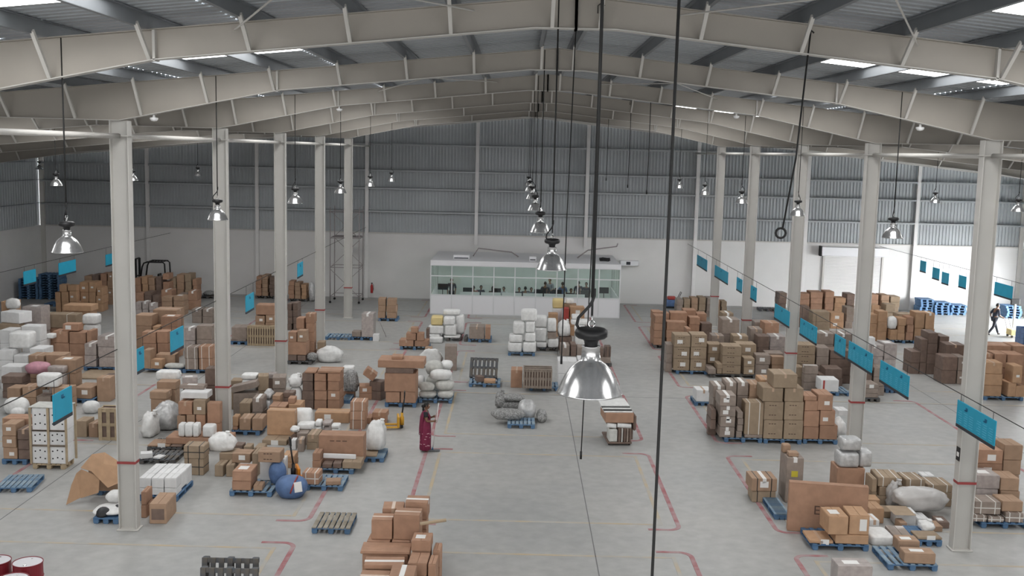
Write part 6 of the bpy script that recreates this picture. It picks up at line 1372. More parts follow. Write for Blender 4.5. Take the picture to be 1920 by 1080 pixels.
LAMPS = [(.535, 7.4, 7.31, 'brushed metal pendant lamp hanging nearest, big and low on a black cable'),
 (.52, 16, 7.24, 'metal pendant lamp second in the central row above the cabin roof'), (.50, 24, 7.20, 'metal pendant lamp third in the central row'),
 (.50, 32, 7.25, 'metal pendant lamp fourth in the central row'), (.50, 40, 7.25, 'metal pendant lamp fifth in the central row'), (.50, 48, 7.25, 'small pendant lamp sixth in the central row'), (.50, 56, 7.25, 'small pendant lamp farthest back in the central row'),
 (-6.82, 16, 7.33, 'metal pendant lamp hanging before the nearest left column'), (-6.8, 24, 7.31, 'metal pendant lamp in front of the second left column'), (-6.72, 32, 7.30, 'metal pendant lamp beside the third left column'),
 (-6.7, 40, 7.30, 'small pendant lamp beside the fifth left column'), (-6.7, 48, 7.30, 'small pendant lamp in front of the left gable post by the scaffold'), (-6.7, 56, 7.30, 'small pendant lamp farthest back in the row left of the cabin'),
 (-17.4, 40, 7.33, 'small pendant lamp in the outer left aisle above the turquoise board'), (-17.4, 48, 7.30, 'small pendant lamp in the outer left aisle, middle of the row'), (-17.33, 57.5, 7.30, 'small pendant lamp in the outer left aisle near the back wall'),
 (-27.69, 61.5, 7.35, 'tiny pendant lamp in the far left corner by the side wall'),
 (8.45, 24, 7.26, 'metal pendant lamp in front of the second right column'), (8.38, 32, 7.28, 'metal pendant lamp with coiled lead beside the third right column'), (8.35, 40, 7.27, 'small pendant lamp before the fourth right column'),
 (8.35, 48, 7.27, 'small pendant lamp before the right gable wall, fourth in its row'), (8.4, 56, 7.30, 'small pendant lamp farthest back in the row right of the cabin'),
 (18.7, 48, 7.15, 'small pendant lamp in the outer right aisle beside the white gable post'), (18.7, 40, 7.2, 'small pendant lamp in the outer right aisle close to the nearest right column')]
lm = lamp_master()
lamp_ch = {lm: list(lm.children)}
for i, (x, y, z, lab) in enumerate(LAMPS):
    o = lm if i == 0 else copy_tree(lm, None, lamp_ch)
    o.location = (x, y, z); o.rotation_euler = (0, 0, R(-20 + 47 * i if i else 0))
    tag(o, lab, 'lamp', 'pendant lamps under the roof')
    top = zr(x) - .21 - z
    MB().tube([(0.0, 0, .69), (0, 0, top)], .0135 if i == 0 else .012, 6).build('suspension_cable', 'cable', parent=o, smooth=True)
def hang(name, pts, r, lab, loop=0):
    z0 = min(p[2] for p in pts); o = empty(name, (pts[0][0], pts[0][1], z0)); inv = (pts[0][0], pts[0][1], z0)
    P = [tuple(a - b for a, b in zip(p, inv)) for p in pts]
    MB().tube(P, r, 8).build('cable_run', 'cable', parent=o, smooth=True)
    if loop:
        e = P[-1]; ring = [(e[0] - loop * .3 + loop * math.sin(t), e[1] + .02 * k / 26, e[2] - loop + loop * math.cos(t)) for k, t in ((k, 2 * math.pi * k / 12) for k in range(27))]
        MB().tube(ring, r * 1.25, 8).build('coiled_end', 'cable', parent=o, smooth=True)
    else:
        e = P[-1]; MB().tube([e, (e[0], e[1], e[2] + .12)], r * 2, 8).build('end_plug', 'black', parent=o, smooth=True)
    hk = P[0]; MB().tube([(hk[0] - .05, hk[1], hk[2] - .14), (hk[0] - .05, hk[1], hk[2] - .03), (hk[0], hk[1], hk[2] + .01), (hk[0] + .05, hk[1], hk[2] - .03)], r, 6).build('hook', 'cable', parent=o, smooth=True)
    tag(o, lab, 'cable', 'loose cables hanging from the roof'); return o
hang('hanging_cable', [(1.145, 8.0, zr(1.1) - .30), (1.135, 8.0, 9), (1.115, 8.0, 5.2), (1.11, 8.0, 4.6)], .012, 'long black cable hanging straight down right of the big lamp')
hang('hanging_cable', [(1.14, 15.9, zr(1.1) - .30), (1.12, 15.9, 8), (1.05, 15.9, 4.33)], .009, 'thin black cable ending just below the big lamp rim')
hang('hanging_cable', [(.80, 16.2, 11.3), (.74, 16.2, 8), (.72, 16.2, 5.75)], .009, 'thin black cable hanging close beside the second central lamp')
hang('hanging_cable', [(4.23, 16.0, zr(4.2) - .30), (4.12, 16, 9), (3.98, 16, 7.95)], .014, 'black cable with a coiled end hanging before the right column row', loop=.075)
for y, nn in ((34, 'nearest'), (40, 'middle'), (50, 'farthest')):
    hang('hanging_cable', [(4.09, y, zr(4.09) - .213), (4.09, y, 9), (4.07, y, 7.75)], .013, f'short loose cable hanging before the back wall, {nn} of three')
# signs on wires
def sign(x, y0, y1, z, lab, text, grp, wz, h=.55, turn=0.0):
    yc = (y0 + y1) / 2; L = abs(y1 - y0); o = empty('hanging_sign', (x, yc, z)); T = Matrix.Rotation(R(turn), 4, 'Z')
    MB().cbox(-.012, .012, -L / 2, L / 2, -h, 0, .003, T=T).build('panel', 'sign_blue', parent=o)
    MB().cbox(-.016, .016, -L / 2, L / 2, -h - .075, -h, .004, T=T).build('bottom_bar', 'sign_bar', parent=o)
    for s in (-1, 1): MB().tube([T @ Vector((0, s * L * .42, 0)), T @ Vector((0, s * L * .42, wz - z))], .006, 5).build('cord', 'cable', parent=o)
    side = -1 if x > 0 else 1
    n = max(1, round(L / 1.05)) if text else (1 if text is not None else 0)
    for k in range(n):
        c = -L / 2 + L * (k + .5) / n; pw = L / n
        mb = MB().box(*sorted((side * .012, side * .0145)), c - .09, c + .03, -.15, -.08, T=T); mb.box(*sorted((side * .012, side * .0145)), c - .05, c + .09, -.17, -.135, T=T)
        mb.build('heading_print', 'sign_dark', parent=o)
        if text:
            mb = MB(); rr = random.Random(k + int(yc * 10))
            for q in range(3 if pw > .7 else 2):
                for j in range(6):
                    a = c - pw * .40 + q * pw * .30; ln = pw * (.12 + .10 * rr.random()); zz = -.22 - j * .052
                    mb.box(*sorted((side * .012, side * .014)), a, a + ln, zz - .014, zz, T=T)
            mb.build('list_print', 'sign_text', parent=o)
    tag(o, lab, 'sign', grp); return o
sign(10.25,22.09,24.08,3.56,'big turquoise sign board nearest, before nearest right column',True,'turquoise sign boards on wires',3.72)
sign(10.25,27.14,29.34,3.45,'turquoise double sign board between nearest and second right columns',True,'turquoise sign boards on wires',3.72)
sign(10.25,30.04,32.23,3.48,'turquoise double sign board in front of the second right column',True,'turquoise sign boards on wires',3.72)
sign(10.25,32.59,33.68,3.45,'narrow turquoise sign board just left of second right column',True,'turquoise sign boards on wires',3.72)
sign(10.25,35.75,37.89,3.3,'turquoise sign board just right of the third right column',True,'turquoise sign boards on wires',3.72)
sign(10.25,39.44,41.72,3.28,'turquoise sign board hanging against the third right column',False,'turquoise sign boards on wires',3.72)
sign(10.25,45.06,46.19,3.45,'turquoise sign board by the fourth right column',False,'turquoise sign boards on wires',3.72)
sign(10.25,48.05,49.22,3.45,'narrow turquoise sign board left of fourth right column',False,'turquoise sign boards on wires',3.72)
sign(10.25,51.34,54.82,3.42,'turquoise double sign board before the back wall, second in right row',False,'turquoise sign boards on wires',3.72)
sign(10.25,57.14,60.38,3.42,'turquoise sign board farthest back in the right row',False,'turquoise sign boards on wires',3.72)
sign(21.8,56.52,57.34,3.68,'dim turquoise sign board by the right gable post, first of outer row',None,'turquoise sign boards on wires',3.85)
sign(21.8,54.66,55.57,3.5,'dim turquoise sign board second in the outer right row',None,'turquoise sign boards on wires',3.85)
sign(21.8,53.44,54.31,3.4,'dim turquoise sign board third in the outer right row',None,'turquoise sign boards on wires',3.85)
sign(21.8,51.34,52.21,3.48,'dim turquoise sign board fourth in the outer right row',None,'turquoise sign boards on wires',3.85)
sign(21.8,46.48,48.25,3.62,'dim turquoise double sign board right of nearest right column',None,'turquoise sign boards on wires',3.85)
sign(-9.15,20.57,21.45,4,'big turquoise sign board nearest on the left, over the white tower',False,'turquoise sign boards on wires',4.28)
sign(-9.15,25.16,25.70,4.05,'turquoise sign board half behind the nearest left column',False,'turquoise sign boards on wires',4.28)
sign(-9.15,27.73,28.80,4.05,'turquoise sign board between nearest and second left columns',False,'turquoise sign boards on wires',4.28)
sign(-9.15,35.52,36.61,3.95,'turquoise sign board between second and third left columns',False,'turquoise sign boards on wires',4.28)
sign(-9.15,43.96,45.06,4.15,'turquoise sign board between third and fourth left columns',False,'turquoise sign boards on wires',4.28)
sign(-21,48.25,50.14,3.45,'turquoise sign board under the lamp at outer left',None,'turquoise sign boards on wires',3.65)
sign(-21,53.81,54.67,3.3,'dim turquoise sign board behind the nearest left column',None,'turquoise sign boards on wires',3.65)
sign(-21,44.78,45.93,3.45,'dim turquoise sign board before the blue pallet towers',None,'turquoise sign boards on wires',3.65)
WIRES = [(10.25,3.72,'right row'),(-9.15,4.28,'left row'),(21.8,3.85,'outer right'),(-21.0,3.65,'outer left')]
for wx, wz, nm in WIRES:
    ya, yb = YF + .02, YB - .02
    o = MB().tube([(0, 0, 0), (0, yb - ya, 0)], .010, 6).build('sign_wire', 'cable', smooth=True, loc=(wx, ya, wz)); tag(o, 'thin steel wire carrying the %s of sign boards' % nm, 'wire', 'wires for the sign boards')
# ================================================================== OFFICE CABIN
OX0, OX1, OY0, OY1 = -4.74, 5.68, 58.07, 63.6
of = empty('office_cabin', (OX0, OY0, 0)); tag(of, 'white partitioned office cabin with glass front against the back wall', 'office')
LX, LY = OX1 - OX0, OY1 - OY0
bw = LX / 9
for i in range(9):
    a, b = i * bw + .03, (i + 1) * bw - .03
    p = MB().cbox(a, b, .01, .05, .05, 1.04, .006).build('lower_panel', 'office_white', parent=of)
    MB().box(a, b, .025, .031, 1.10, 2.09).build('glass_pane', 'glass', parent=of)
    MB().box(a, b, .025, .031, 2.15, 2.68).build('glass_pane', 'glass', parent=of)
for i in range(10): MB().cbox(i * bw - .03, i * bw + .03, 0, .06, 0, 2.70, .005).build('mullion', 'office_frame', parent=of)
for z0, z1 in ((0, .05), (1.04, 1.10), (2.09, 2.15), (2.68, 2.74)): MB().cbox(0, LX, -.002, .062, z0, z1, .004).build('rail', 'office_frame', parent=of)
MB().cbox(-.03, LX + .03, -.02, .10, 2.70, 2.98, .01).build('fascia', 'office_white', parent=of)
MB().box(-.02, LX + .02, .10, LY, 2.86, 2.96).build('roof_panel', 'office_white', parent=of)
MB().box(0, LX, LY - .05, LY, 0, 2.86).build('back_panel', 'office_green', parent=of)
for x in (0, LX):
    MB().cbox(x - .02, x + .02, .06, LY, 0, 1.04, .005).build('side_panel', 'office_white', parent=of)
    for k in range(4): MB().box(x - .004, x + .004, .1 + k * 1.35, 1.40 + k * 1.35, 1.08, 2.68).build('glass_pane', 'glass', parent=of)
    for k in range(5): MB().cbox(x - .02, x + .02, .06 + k * 1.36, .11 + k * 1.36, 1.04, 2.86, .004).build('mullion', 'office_frame', parent=of)
for k in range(4):
    x = 1.3 + k * 2.6; MB().cbox(x - .6, x + .6, 2.2, 2.35, 2.79, 2.85, .005).build('ceiling_tube', 'tube_light', parent=of)
# desks, monitors inside
for i in range(6):
    dx = -2.6 + i * 1.17
    o = empty('desk', (dx, OY0 + .9, 0)); 
    MB().cbox(-.54, .54, -.3, .35, .72, .75, .005).build('desk_top', 'office_white', parent=o); MB().cbox(-.55, .55, -.36, -.32, .1, 1.20, .006).build('screen_panel', 'office_white', parent=o)
    for s in (-1, 1): MB().cbox(s * .5 - .025, s * .5 + .025, -.28, .33, 0, .72, .005).build('leg', 'office_frame', parent=o)
    tag(o, f'white desk with screen panel in the office cabin, {["first","second","third","fourth","fifth","sixth","seventh","eighth"][i]} from left', 'desk', 'desks in the office cabin')
for i, (u, y) in enumerate(((.62, .5), (2.0, .95), (3.6, .95), (6.0, .95), (7.0, .95), (8.6, .9), (9.6, .55))):
    o = empty('monitor', (OX0 + u, OY0 + y + .1, .753 if .5 < i < 5.5 else 1.0))
    MB().cbox(-.11, .11, -.08, .08, 0, .02, .004).build('stand', 'monitor', parent=o); MB().box(-.02, .02, -.01, .01, .02, .30).build('stem', 'monitor', parent=o)
    MB().cbox(-.27, .27, -.02, .02, .28, .62, .006).build('screen', 'monitor', parent=o)
    if not .5 < i < 5.5:
        MB().cbox(-.4, .4, -.25, .25, -1.0, 0, .01).build('pedestal', 'office_frame', parent=o)
    tag(o, f'dark computer monitor inside the office cabin, {["first","second","third","fourth","fifth","sixth","seventh"][i]} from left', 'monitor', 'monitors in the office cabin')
# junk on the cabin roof
def rt(name, x, y, lab, cat, f):
    o = empty(name, (OX0 + x, OY0 + y, 2.96)); f(o); tag(o, lab, cat)
rt('air_unit', 1.6, 1.4, 'white cooling unit on the cabin roof near its left end', 'appliance', lambda o: (MB().cbox(-.45, .45, -.2, .2, 0, .22, .02).build('body', 'office_white', parent=o), MB().cbox(-.4, .4, -.21, -.2, .03, .08, .003).build('grille', 'sign_bar', parent=o)))
rt('air_unit', 5.6, 1.2, 'small white unit on the middle of the cabin roof', 'appliance', lambda o: (MB().cbox(-.2, .2, -.2, .2, 0, .25, .02).build('body', 'office_white', parent=o), MB().cbox(-.15, .15, -.21, -.2, .05, .1, .003).build('grille', 'sign_bar', parent=o)))
rt('conduit', 2.2, 2.6, 'thin grey conduit bent over the cabin roof', 'pipe', lambda o: MB().tube([(0, 0, .04), (.3, 0, .5), (2.2, .2, .3), (2.6, .2, .04)], .035, 8).build('pipe', 'scaffold', parent=o, smooth=True))
rt('conduit', 8.2, 3.0, 'thin grey conduit rising to the wall at the cabin roof right end', 'pipe', lambda o: MB().tube([(0, 0, .04), (.6, 0, .5), (2.3, .6, .7), (2.5, 2.2, .72)], .035, 8).build('pipe', 'scaffold', parent=o, smooth=True))
rt('junk_heap', 9.7, 2.0, 'dark tangle of cable on the cabin roof right end', 'cable', lambda o: [MB().tube([(.3 * math.cos(t * .9 + k), .3 * math.sin(t * .9 + k), .04 + .05 * k + .02 * math.sin(t * 3)) for t in range(8)], .03, 6).build('coil', 'black_rubber', parent=o, smooth=True) for k in range(3)])
# wall box beside the cabin
o = empty('wall_unit', (6.75, YB - .25, 2.35)); MB().cbox(-.55, .55, -.18, .18, 0, .3, .02).build('body', 'office_white', parent=o); MB().cbox(-.2, .05, -.19, -.18, .06, .24, .005).build('grille', 'sign_bar', parent=o); MB().box(-.1, .1, .18, .26, .1, .2).build('bracket', 'steel', parent=o); tag(o, 'small white wall unit with dark grille right of the cabin', 'appliance')
# ================================================================== PEOPLE
def skin(name, V, E, rad, m, parent=None, sub=2, loc=(0, 0, 0), rz=0):
    me = bpy.data.meshes.new(name); me.from_pydata(V, E, []); o = bpy.data.objects.new(name, me); COL.objects.link(o)
    s = o.modifiers.new('s', 'SKIN'); s.use_smooth_shade = True
    for i, q in enumerate(me.skin_vertices[0].data): q.radius = (rad[i], rad[i]) if not isinstance(rad[i], tuple) else rad[i]; q.use_root = (i == 0)
    b = o.modifiers.new('b', 'SUBSURF'); b.levels = sub; b.render_levels = sub
    dg = bpy.context.evaluated_depsgraph_get(); nm = bpy.data.meshes.new_from_object(o.evaluated_get(dg)); nm.name = name
    bpy.data.objects.remove(o); nm.materials.clear(); nm.materials.append(M[m]); nm.shade_smooth()
    return link(name, nm, parent, loc, (0, 0, rz))
def head_mesh(scale=1.0):
    """head facing +x with brow, nose, mouth, chin and ears; origin at the chin-neck joint"""
    v = []; f = []; nu, nv = 20, 16
    for j in range(nv + 1):
        ph = -math.pi / 2 + math.pi * j / nv
        for i in range(nu):
            th = 2 * math.pi * i / nu; x = math.cos(ph) * math.cos(th); y = math.cos(ph) * math.sin(th); z = math.sin(ph)
            X = .098 * x; Y = .075 * y; Z = .115 * z
            if z < 0: Y *= 1 - .28 * (-z); X *= 1 - .12 * (-z)
            if x > .75 and abs(y) < .28: X += .020 * max(0, 1 - abs(z + .12) / .22) * (1 - abs(y) / .28)      # nose
            if x > .6 and abs(z + .50) < .16 and abs(y) < .4: X += .006                                       # mouth
            if x > .5 and abs(z - .12) < .10 and .15 < abs(y) < .5: X -= .009                                 # eye sockets
            if x > .5 and z < -.7: X += .010                                                                  # chin
            v.append((X * scale, Y * scale, (Z + .115) * scale))
    for j in range(nv):
        for i in range(nu): f.append((j * nu + i, j * nu + (i + 1) % nu, (j + 1) * nu + (i + 1) % nu, (j + 1) * nu + i))
    return v, f
def add_head(root, loc, rz, skinm='skin_brown', bun=True, s=1.0, tilt=0):
    hv, hf = head_mesh(s); o = MB().add(hv, hf).build('head', skinm, parent=root, smooth=True, loc=loc, rot=(0, tilt, rz))
    for k in (-1, 1):
        MB().lathe([(0, -.012), (.012, -.008), (.014, 0), (.012, .008), (0, .012)], 10, T=Matrix.Translation((.082 * s, k * .030 * s, .128 * s))).build('eye', 'white_box', parent=o, smooth=True)
        MB().lathe([(0, -.03), (.012, -.02), (.016, 0), (.014, .02), (0, .032)], 8, T=Matrix.Translation((-.005 * s, k * .077 * s, .115 * s))).build('ear', skinm, parent=o, smooth=True)
    mb = MB(); v = []; f = []; nu, nv = 20, 8
    for j in range(nv + 1):
        ph = -.25 + (math.pi / 2 + .25) * j / nv
        for i in range(nu):
            th = 2 * math.pi * i / nu; x = math.cos(ph) * math.cos(th); y = math.cos(ph) * math.sin(th); z = math.sin(ph)
            if x > .45 and z < .55: x, z = .45 + (x - .45) * .3, max(z, .5)
            v.append((.106 * x * s, .084 * y * s, (.125 * z + .117) * s))
    for j in range(nv):
        for i in range(nu): f.append((j * nu + i, j * nu + (i + 1) % nu, (j + 1) * nu + (i + 1) % nu, (j + 1) * nu + i))
    mb.add(v, f)
    if bun:
        mb.lathe([(0, -.05), (.035, -.035), (.05, 0), (.035, .035), (0, .05)], 12, T=Matrix.Translation((-.125 * s, 0, .10 * s)))
        mb.lathe([(0, -.16), (.02, -.15), (.032, -.05), (.035, 0), (.02, .05)], 10, T=Matrix.Translation((-.11 * s, 0, .03 * s)))
    mb.build('hair', 'hair', parent=o, smooth=True)
    return o
def hand_geo(V, E, rad, wrist, d, grip=True, s=1.0):
    """palm and five fingers grown from the wrist vertex index; d = forearm direction, fingers curl about a pole"""
    d = Vector(d).normalized(); up = Vector((0, 0, 1)); side = d.cross(up).normalized(); w = Vector(V[wrist])
    palm = len(V); V.append(tuple(w + d * .045 * s)); E.append((wrist, palm)); rad.append(.030 * s)
    for k, ln in enumerate((.055, .062, .058, .048)):
        off = up * ((1.5 - k) * .021 * s); a = len(V)
        V.append(tuple(w + d * .085 * s + off)); V.append(tuple(w + d * (.085 + ln * .45) * s + off + side * (.018 if grip else .004) * s)); V.append(tuple(w + d * (.085 + ln * .25) * s + off + side * (.048 if grip else .012) * s))
        rad += [.0105 * s, .0095 * s, .008 * s]; E += [(palm, a), (a, a + 1), (a + 1, a + 2)]
    a = len(V); V.append(tuple(w + d * .045 * s + up * .032 * s + side * .022 * s)); V.append(tuple(w + d * .085 * s + up * .036 * s + side * .046 * s)); rad += [.011 * s, .009 * s]; E += [(palm, a), (a, a + 1)]
def person(loc, rz, J, shirt, trouser, lab, skinm='skin_brown', s=1.0, name='person'):
    """one continuous body grown on a jointed skeleton, with shirt and trousers as clothing shells"""
    o = empty(name, loc, rz)
    names = ['pelvis', 'spine', 'chest', 'neck', 'nape', 'ls', 'le', 'lw', 'rs', 're', 'rw', 'lh', 'lk', 'la', 'lt', 'rh', 'rk', 'ra', 'rt']
    V = [tuple(Vector(J[n]) * s) for n in names]; ix = {n: i for i, n in enumerate(names)}
    rad = [.115, .105, .12, .055, .048, .06, .042, .028, .06, .042, .028, .085, .055, .038, .026, .085, .055, .038, .026]; rad = [r * s for r in rad]
    E = [(0, 1), (1, 2), (2, 3), (3, 4), (2, 5), (5, 6), (6, 7), (2, 8), (8, 9), (9, 10), (0, 11), (11, 12), (12, 13), (13, 14), (0, 15), (15, 16), (16, 17), (17, 18)]
    for w, e in (('lw', 'le'), ('rw', 're')): hand_geo(V, E, rad, ix[w], Vector(J[w]) - Vector(J[e]), True, s)
    skin('body', V, E, rad, skinm, o)
    g = 1.16
    if shirt:
        k = ['spine', 'pelvis', 'chest', 'neck', 'ls', 'le', 'rs', 're']; P = [tuple(Vector(J[n]) * s) for n in k]
        for n in ('neck',): P[3] = tuple(Vector(P[2]).lerp(Vector(P[3]), .75))
        skin('shirt', P, [(0, 1), (0, 2), (2, 3), (2, 4), (4, 5), (2, 6), (6, 7)], [.118 * s, .125 * s, .135 * s, .07 * s, .075 * s, .055 * s, .075 * s, .055 * s], shirt, o)
    if trouser:
        k = ['pelvis', 'lh', 'lk', 'la', 'rh', 'rk', 'ra']; P = [tuple(Vector(J[n]) * s) for n in k]
        skin('trousers', P, [(0, 1), (1, 2), (2, 3), (0, 4), (4, 5), (5, 6)], [.125 * s, .10 * s, .07 * s, .058 * s, .10 * s, .07 * s, .058 * s], trouser, o)
        for a, t in (('la', 'lt'), ('ra', 'rt')):
            A = Vector(J[a]) * s; T = Vector(J[t]) * s
            skin('shoe', [tuple(A - Vector((.03, 0, .03))), tuple(A.lerp(T, .5) - Vector((0, 0, .01))), tuple(T)], [(0, 1), (1, 2)], [.045 * s, .046 * s, .034 * s], 'black_rubber', o)
    tag(o, lab, 'person'); return o
# --- woman with the floor mop
wl0 = (-2.638, 31.066, 0.000)
J = dict(pelvis=(0, 0, .82), spine=(0, 0, .98), chest=(.01, 0, 1.13), neck=(.01, 0, 1.25), nape=(.02, 0, 1.32), ls=(.01, .145, 1.19), le=(.03, .20, .96), lw=(.22, .06, 1.05), rs=(.01, -.145, 1.19), re=(.05, -.19, .97), rw=(.235, -.10, .955),
         lh=(0, .08, .78), lk=(.02, .08, .43), la=(-.02, .08, .07), lt=(.12, .09, .03), rh=(0, -.08, .78), rk=(.01, -.08, .43), ra=(-.03, -.08, .07), rt=(.11, -.09, .03))
wo = person(wl0, 0, J, None, None, 'woman in a maroon printed sari mopping the aisle floor', s=1.0)
add_head(wo, (.035, 0, 1.29), 0, s=.93)
skin('blouse', [(0, 0, 1.03), (.01, 0, 1.14), (.01, 0, 1.22), (.01, .145, 1.195), (.025, .185, 1.06), (.01, -.145, 1.195), (.03, -.18, 1.07)], [(0, 1), (1, 2), (1, 3), (3, 4), (1, 5), (5, 6)], [.115, .132, .07, .07, .056, .07, .056], 'blouse', wo)
def shell(rings, m, name, parent, n=48, fold=.035, nf=9):
    v = []; f = []
    for (z, cx, rx, ry, k) in rings:
        for i in range(n):
            t = 2 * math.pi * i / n; q = 1 + fold * k * math.sin(nf * t + z * 2) + .02 * k * math.sin(17 * t); v.append((cx + rx * q * math.cos(t), ry * q * math.sin(t), z))
    for j in range(len(rings) - 1):
        for i in range(n): f.append((j * n + i, j * n + (i + 1) % n, (j + 1) * n + (i + 1) % n, (j + 1) * n + i))
    return MB().add(v, f).build(name, m, parent=parent, smooth=True)
sk = shell([(.06, .0, .15, .185, 1.6), (.07, .0, .165, .20, 1.6), (.25, .0, .165, .195, 1.2), (.45, .005, .165, .19, .9), (.65, .005, .165, .19, .6), (.82, 0, .165, .185, .3), (.93, 0, .145, .165, .2), (1.03, 0, .125, .145, .1), (1.04, 0, .11, .13, 0)], 'sari', 'sari_skirt', wo)
# pallu: cloth over the shoulder, down the back
v = []; f = []; path = [(.14, .05, .95, .10), (.15, .0, 1.08, .10), (.10, -.03, 1.19, .10), (.0, -.06, 1.285, .10), (-.10, -.05, 1.22, .13), (-.15, -.02, 1.08, .16), (-.165, 0, .9, .17), (-.18, 0, .7, .18), (-.185, 0, .52, .19)]
for j, (x, y, z, w) in enumerate(path):
    for i in range(9):
        t = i / 8 * 2 - 1; v.append((x + .012 * math.sin(i * 2.1 + j * .4) + (.09 * t * t if x < -.05 else -.03 * t * t), y + t * w, z - .05 * t * t * (1 if z > 1.1 else 0)))
for j in range(len(path) - 1):
    for i in range(8): f.append((j * 9 + i, j * 9 + i + 1, j * 9 + i + 10, j * 9 + i + 9))
pl = MB().add(v, f).build('pallu', 'sari', parent=wo, smooth=True); md = pl.modifiers.new('t', 'SOLIDIFY'); md.thickness = .012
r_ = random.Random(5)
for k in range(16):
    a = -math.pi / 2 + r_.uniform(-1.1, 1.1); z = r_.uniform(.15, .62)
    T = Matrix.Translation((.172 * math.cos(a), .198 * math.sin(a), z)) @ Matrix.Rotation(a, 4, 'Z')
    MB().cbox(-.006, .010, -.028, .028, -.009, .009, .003, T=T).build('woven_motif', 'sari_print', parent=wo)
mo = empty('floor_mop', (-2.415, 31.085, 0.000))
mx = mo.location.copy(); d_ = Vector(wl0) + Vector((.335, -.075, .96)) - mx
MB().tube([(0, 0, .04), tuple(d_), tuple(d_ * 1.58)], .013, 8).build('handle', 'pole_white', parent=mo, smooth=True)
MB().cbox(-.22, .22, -.07, .07, .0, .05, .015).build('mop_head', 'mop_grey', parent=mo); MB().tube([(0, 0, .03), (0, 0, .12)], .022, 8).build('socket', 'sign_dark', parent=mo, smooth=True)
tag(mo, 'flat grey floor mop with white handle held by the woman', 'mop')
# --- man walking far right
J2 = dict(pelvis=(0, 0, .90), spine=(.03, 0, 1.06), chest=(.08, 0, 1.26), neck=(.11, 0, 1.42), nape=(.13, 0, 1.48), ls=(.08, .19, 1.36), le=(-.08, .24, 1.10), lw=(-.02, .22, .86), rs=(.08, -.19, 1.36), re=(.10, -.25, 1.08), rw=(.30, -.20, .98),
          lh=(0, .09, .86), lk=(.18, .09, .48), la=(.34, .09, .08), lt=(.47, .10, .03), rh=(0, -.09, .86), rk=(-.08, -.09, .46), ra=(-.38, -.09, .10), rt=(-.26, -.10, .03))
pm = person((25.148, 55.394, 0.000), 0.2, J2, 'shirt_dark', 'trouser', 'man in dark clothes striding across the bright floor by the dock')
add_head(pm, (.14, 0, 1.45), 0, bun=False)
ca = empty('hand_cart', (26.056, 54.869, 0.000))
MB().cbox(-.35, .35, -.3, .3, .12, .42, .02).build('tray', 'yellow_box', parent=ca)
for sx in (-1, 1):
    for sy in (-1, 1): MB().lathe([(.0, -.02), (.06, -.02), (.06, .02), (.0, .02)], 12, T=Matrix.Translation((sx * .28, sy * .25, .06)) @ Matrix.Rotation(R(90), 4, 'X')).build('wheel', 'black_rubber', parent=ca)
MB().tube([(-.33, -.25, .40), (-.52, -.25, 1.0), (-.52, .25, 1.0), (-.33, .25, .40)], .015, 8).build('push_handle', 'scaffold', parent=ca, smooth=True)
tag(ca, 'small cream hand cart in front of the striding man', 'cart')
# --- office staff
Js = dict(pelvis=(0, 0, .55), spine=(.01, 0, .74), chest=(.03, 0, .94), neck=(.05, 0, 1.10), nape=(.06, 0, 1.16), ls=(.03, .18, 1.04), le=(.10, .22, .82), lw=(.32, .14, .80), rs=(.03, -.18, 1.04), re=(.10, -.22, .82), rw=(.32, -.14, .80),
          lh=(.04, .10, .53), lk=(.42, .10, .50), la=(.40, .10, .08), lt=(.52, .10, .03), rh=(.04, -.10, .53), rk=(.42, -.10, .50), ra=(.40, -.10, .08), rt=(.52, -.10, .03))
Jt = dict(pelvis=(0, 0, .92), spine=(0, 0, 1.08), chest=(.01, 0, 1.28), neck=(.02, 0, 1.44), nape=(.03, 0, 1.50), ls=(.01, .19, 1.37), le=(.02, .24, 1.10), lw=(.12, .22, .88), rs=(.01, -.19, 1.37), re=(.02, -.24, 1.10), rw=(.10, -.22, .87),
          lh=(0, .09, .88), lk=(.02, .09, .48), la=(-.01, .09, .08), lt=(.12, .10, .03), rh=(0, -.09, .88), rk=(.02, -.09, .48), ra=(-.01, -.09, .08), rt=(.12, -.10, .03))
seat0 = person((0, 0, 0), 0, Js, 'shirt_dark', 'trouser', 'x'); add_head(seat0, (.07, 0, 1.13), 0, bun=False)
stand0 = person((0, 0, 0), 0, Jt, 'shirt_blue', 'trouser', 'x'); add_head(stand0, (.04, 0, 1.47), 0, bun=False)
SH = [('shirt_dark', 'dark'), ('shirt_rose', 'rose'), ('shirt_grey', 'grey'), ('shirt_light', 'pale'), ('shirt_blue', 'blue')]
STAFF = [(850,2.6,'t',0),(892,1.95,'s',1),(905,2.4,'s',0),(928,1.95,'s',0),(950,2.0,'s',3),(978,1.95,'s',0),(990,2.2,'s',0),(1000,2.0,'s',2),(1027,2.0,'t',0),(1036,3.6,'t',2),(1047,2.0,'s',0),(1060,2.0,'t',4),(1075,1.95,'s',0),(1090,2.6,'t',0),(1105,2.2,'t',0)]
st_ch = {}
for q in SC.objects:
    if q.parent: st_ch.setdefault(q.parent, []).append(q)
for i, (u, dy, md_, c) in enumerate(STAFF):
    src = seat0 if md_ == 's' else stand0; first = src.get('label') == 'x'
    o = src if first else copy_tree(src, None, st_ch)
    o.location = ((u - 973) / 1992.5 * (OY0 + dy), OY0 + dy, 0); o.rotation_euler = (0, 0, R((-90, 100, -70, 90, -120)[i % 5]))
    kids = st_ch.get(src, []) if first else [k for k in SC.objects if k.parent == o]
    for k in kids:
        if k.name.startswith('shirt'): k.material_slots[0].link = 'OBJECT'; k.material_slots[0].material = M[SH[c][0]]
    tag(o, f'person in {SH[c][1]} shirt {"seated" if md_ == "s" else "standing"} inside the glass office, {OW[i]} from left', 'person', 'staff inside the office cabin')
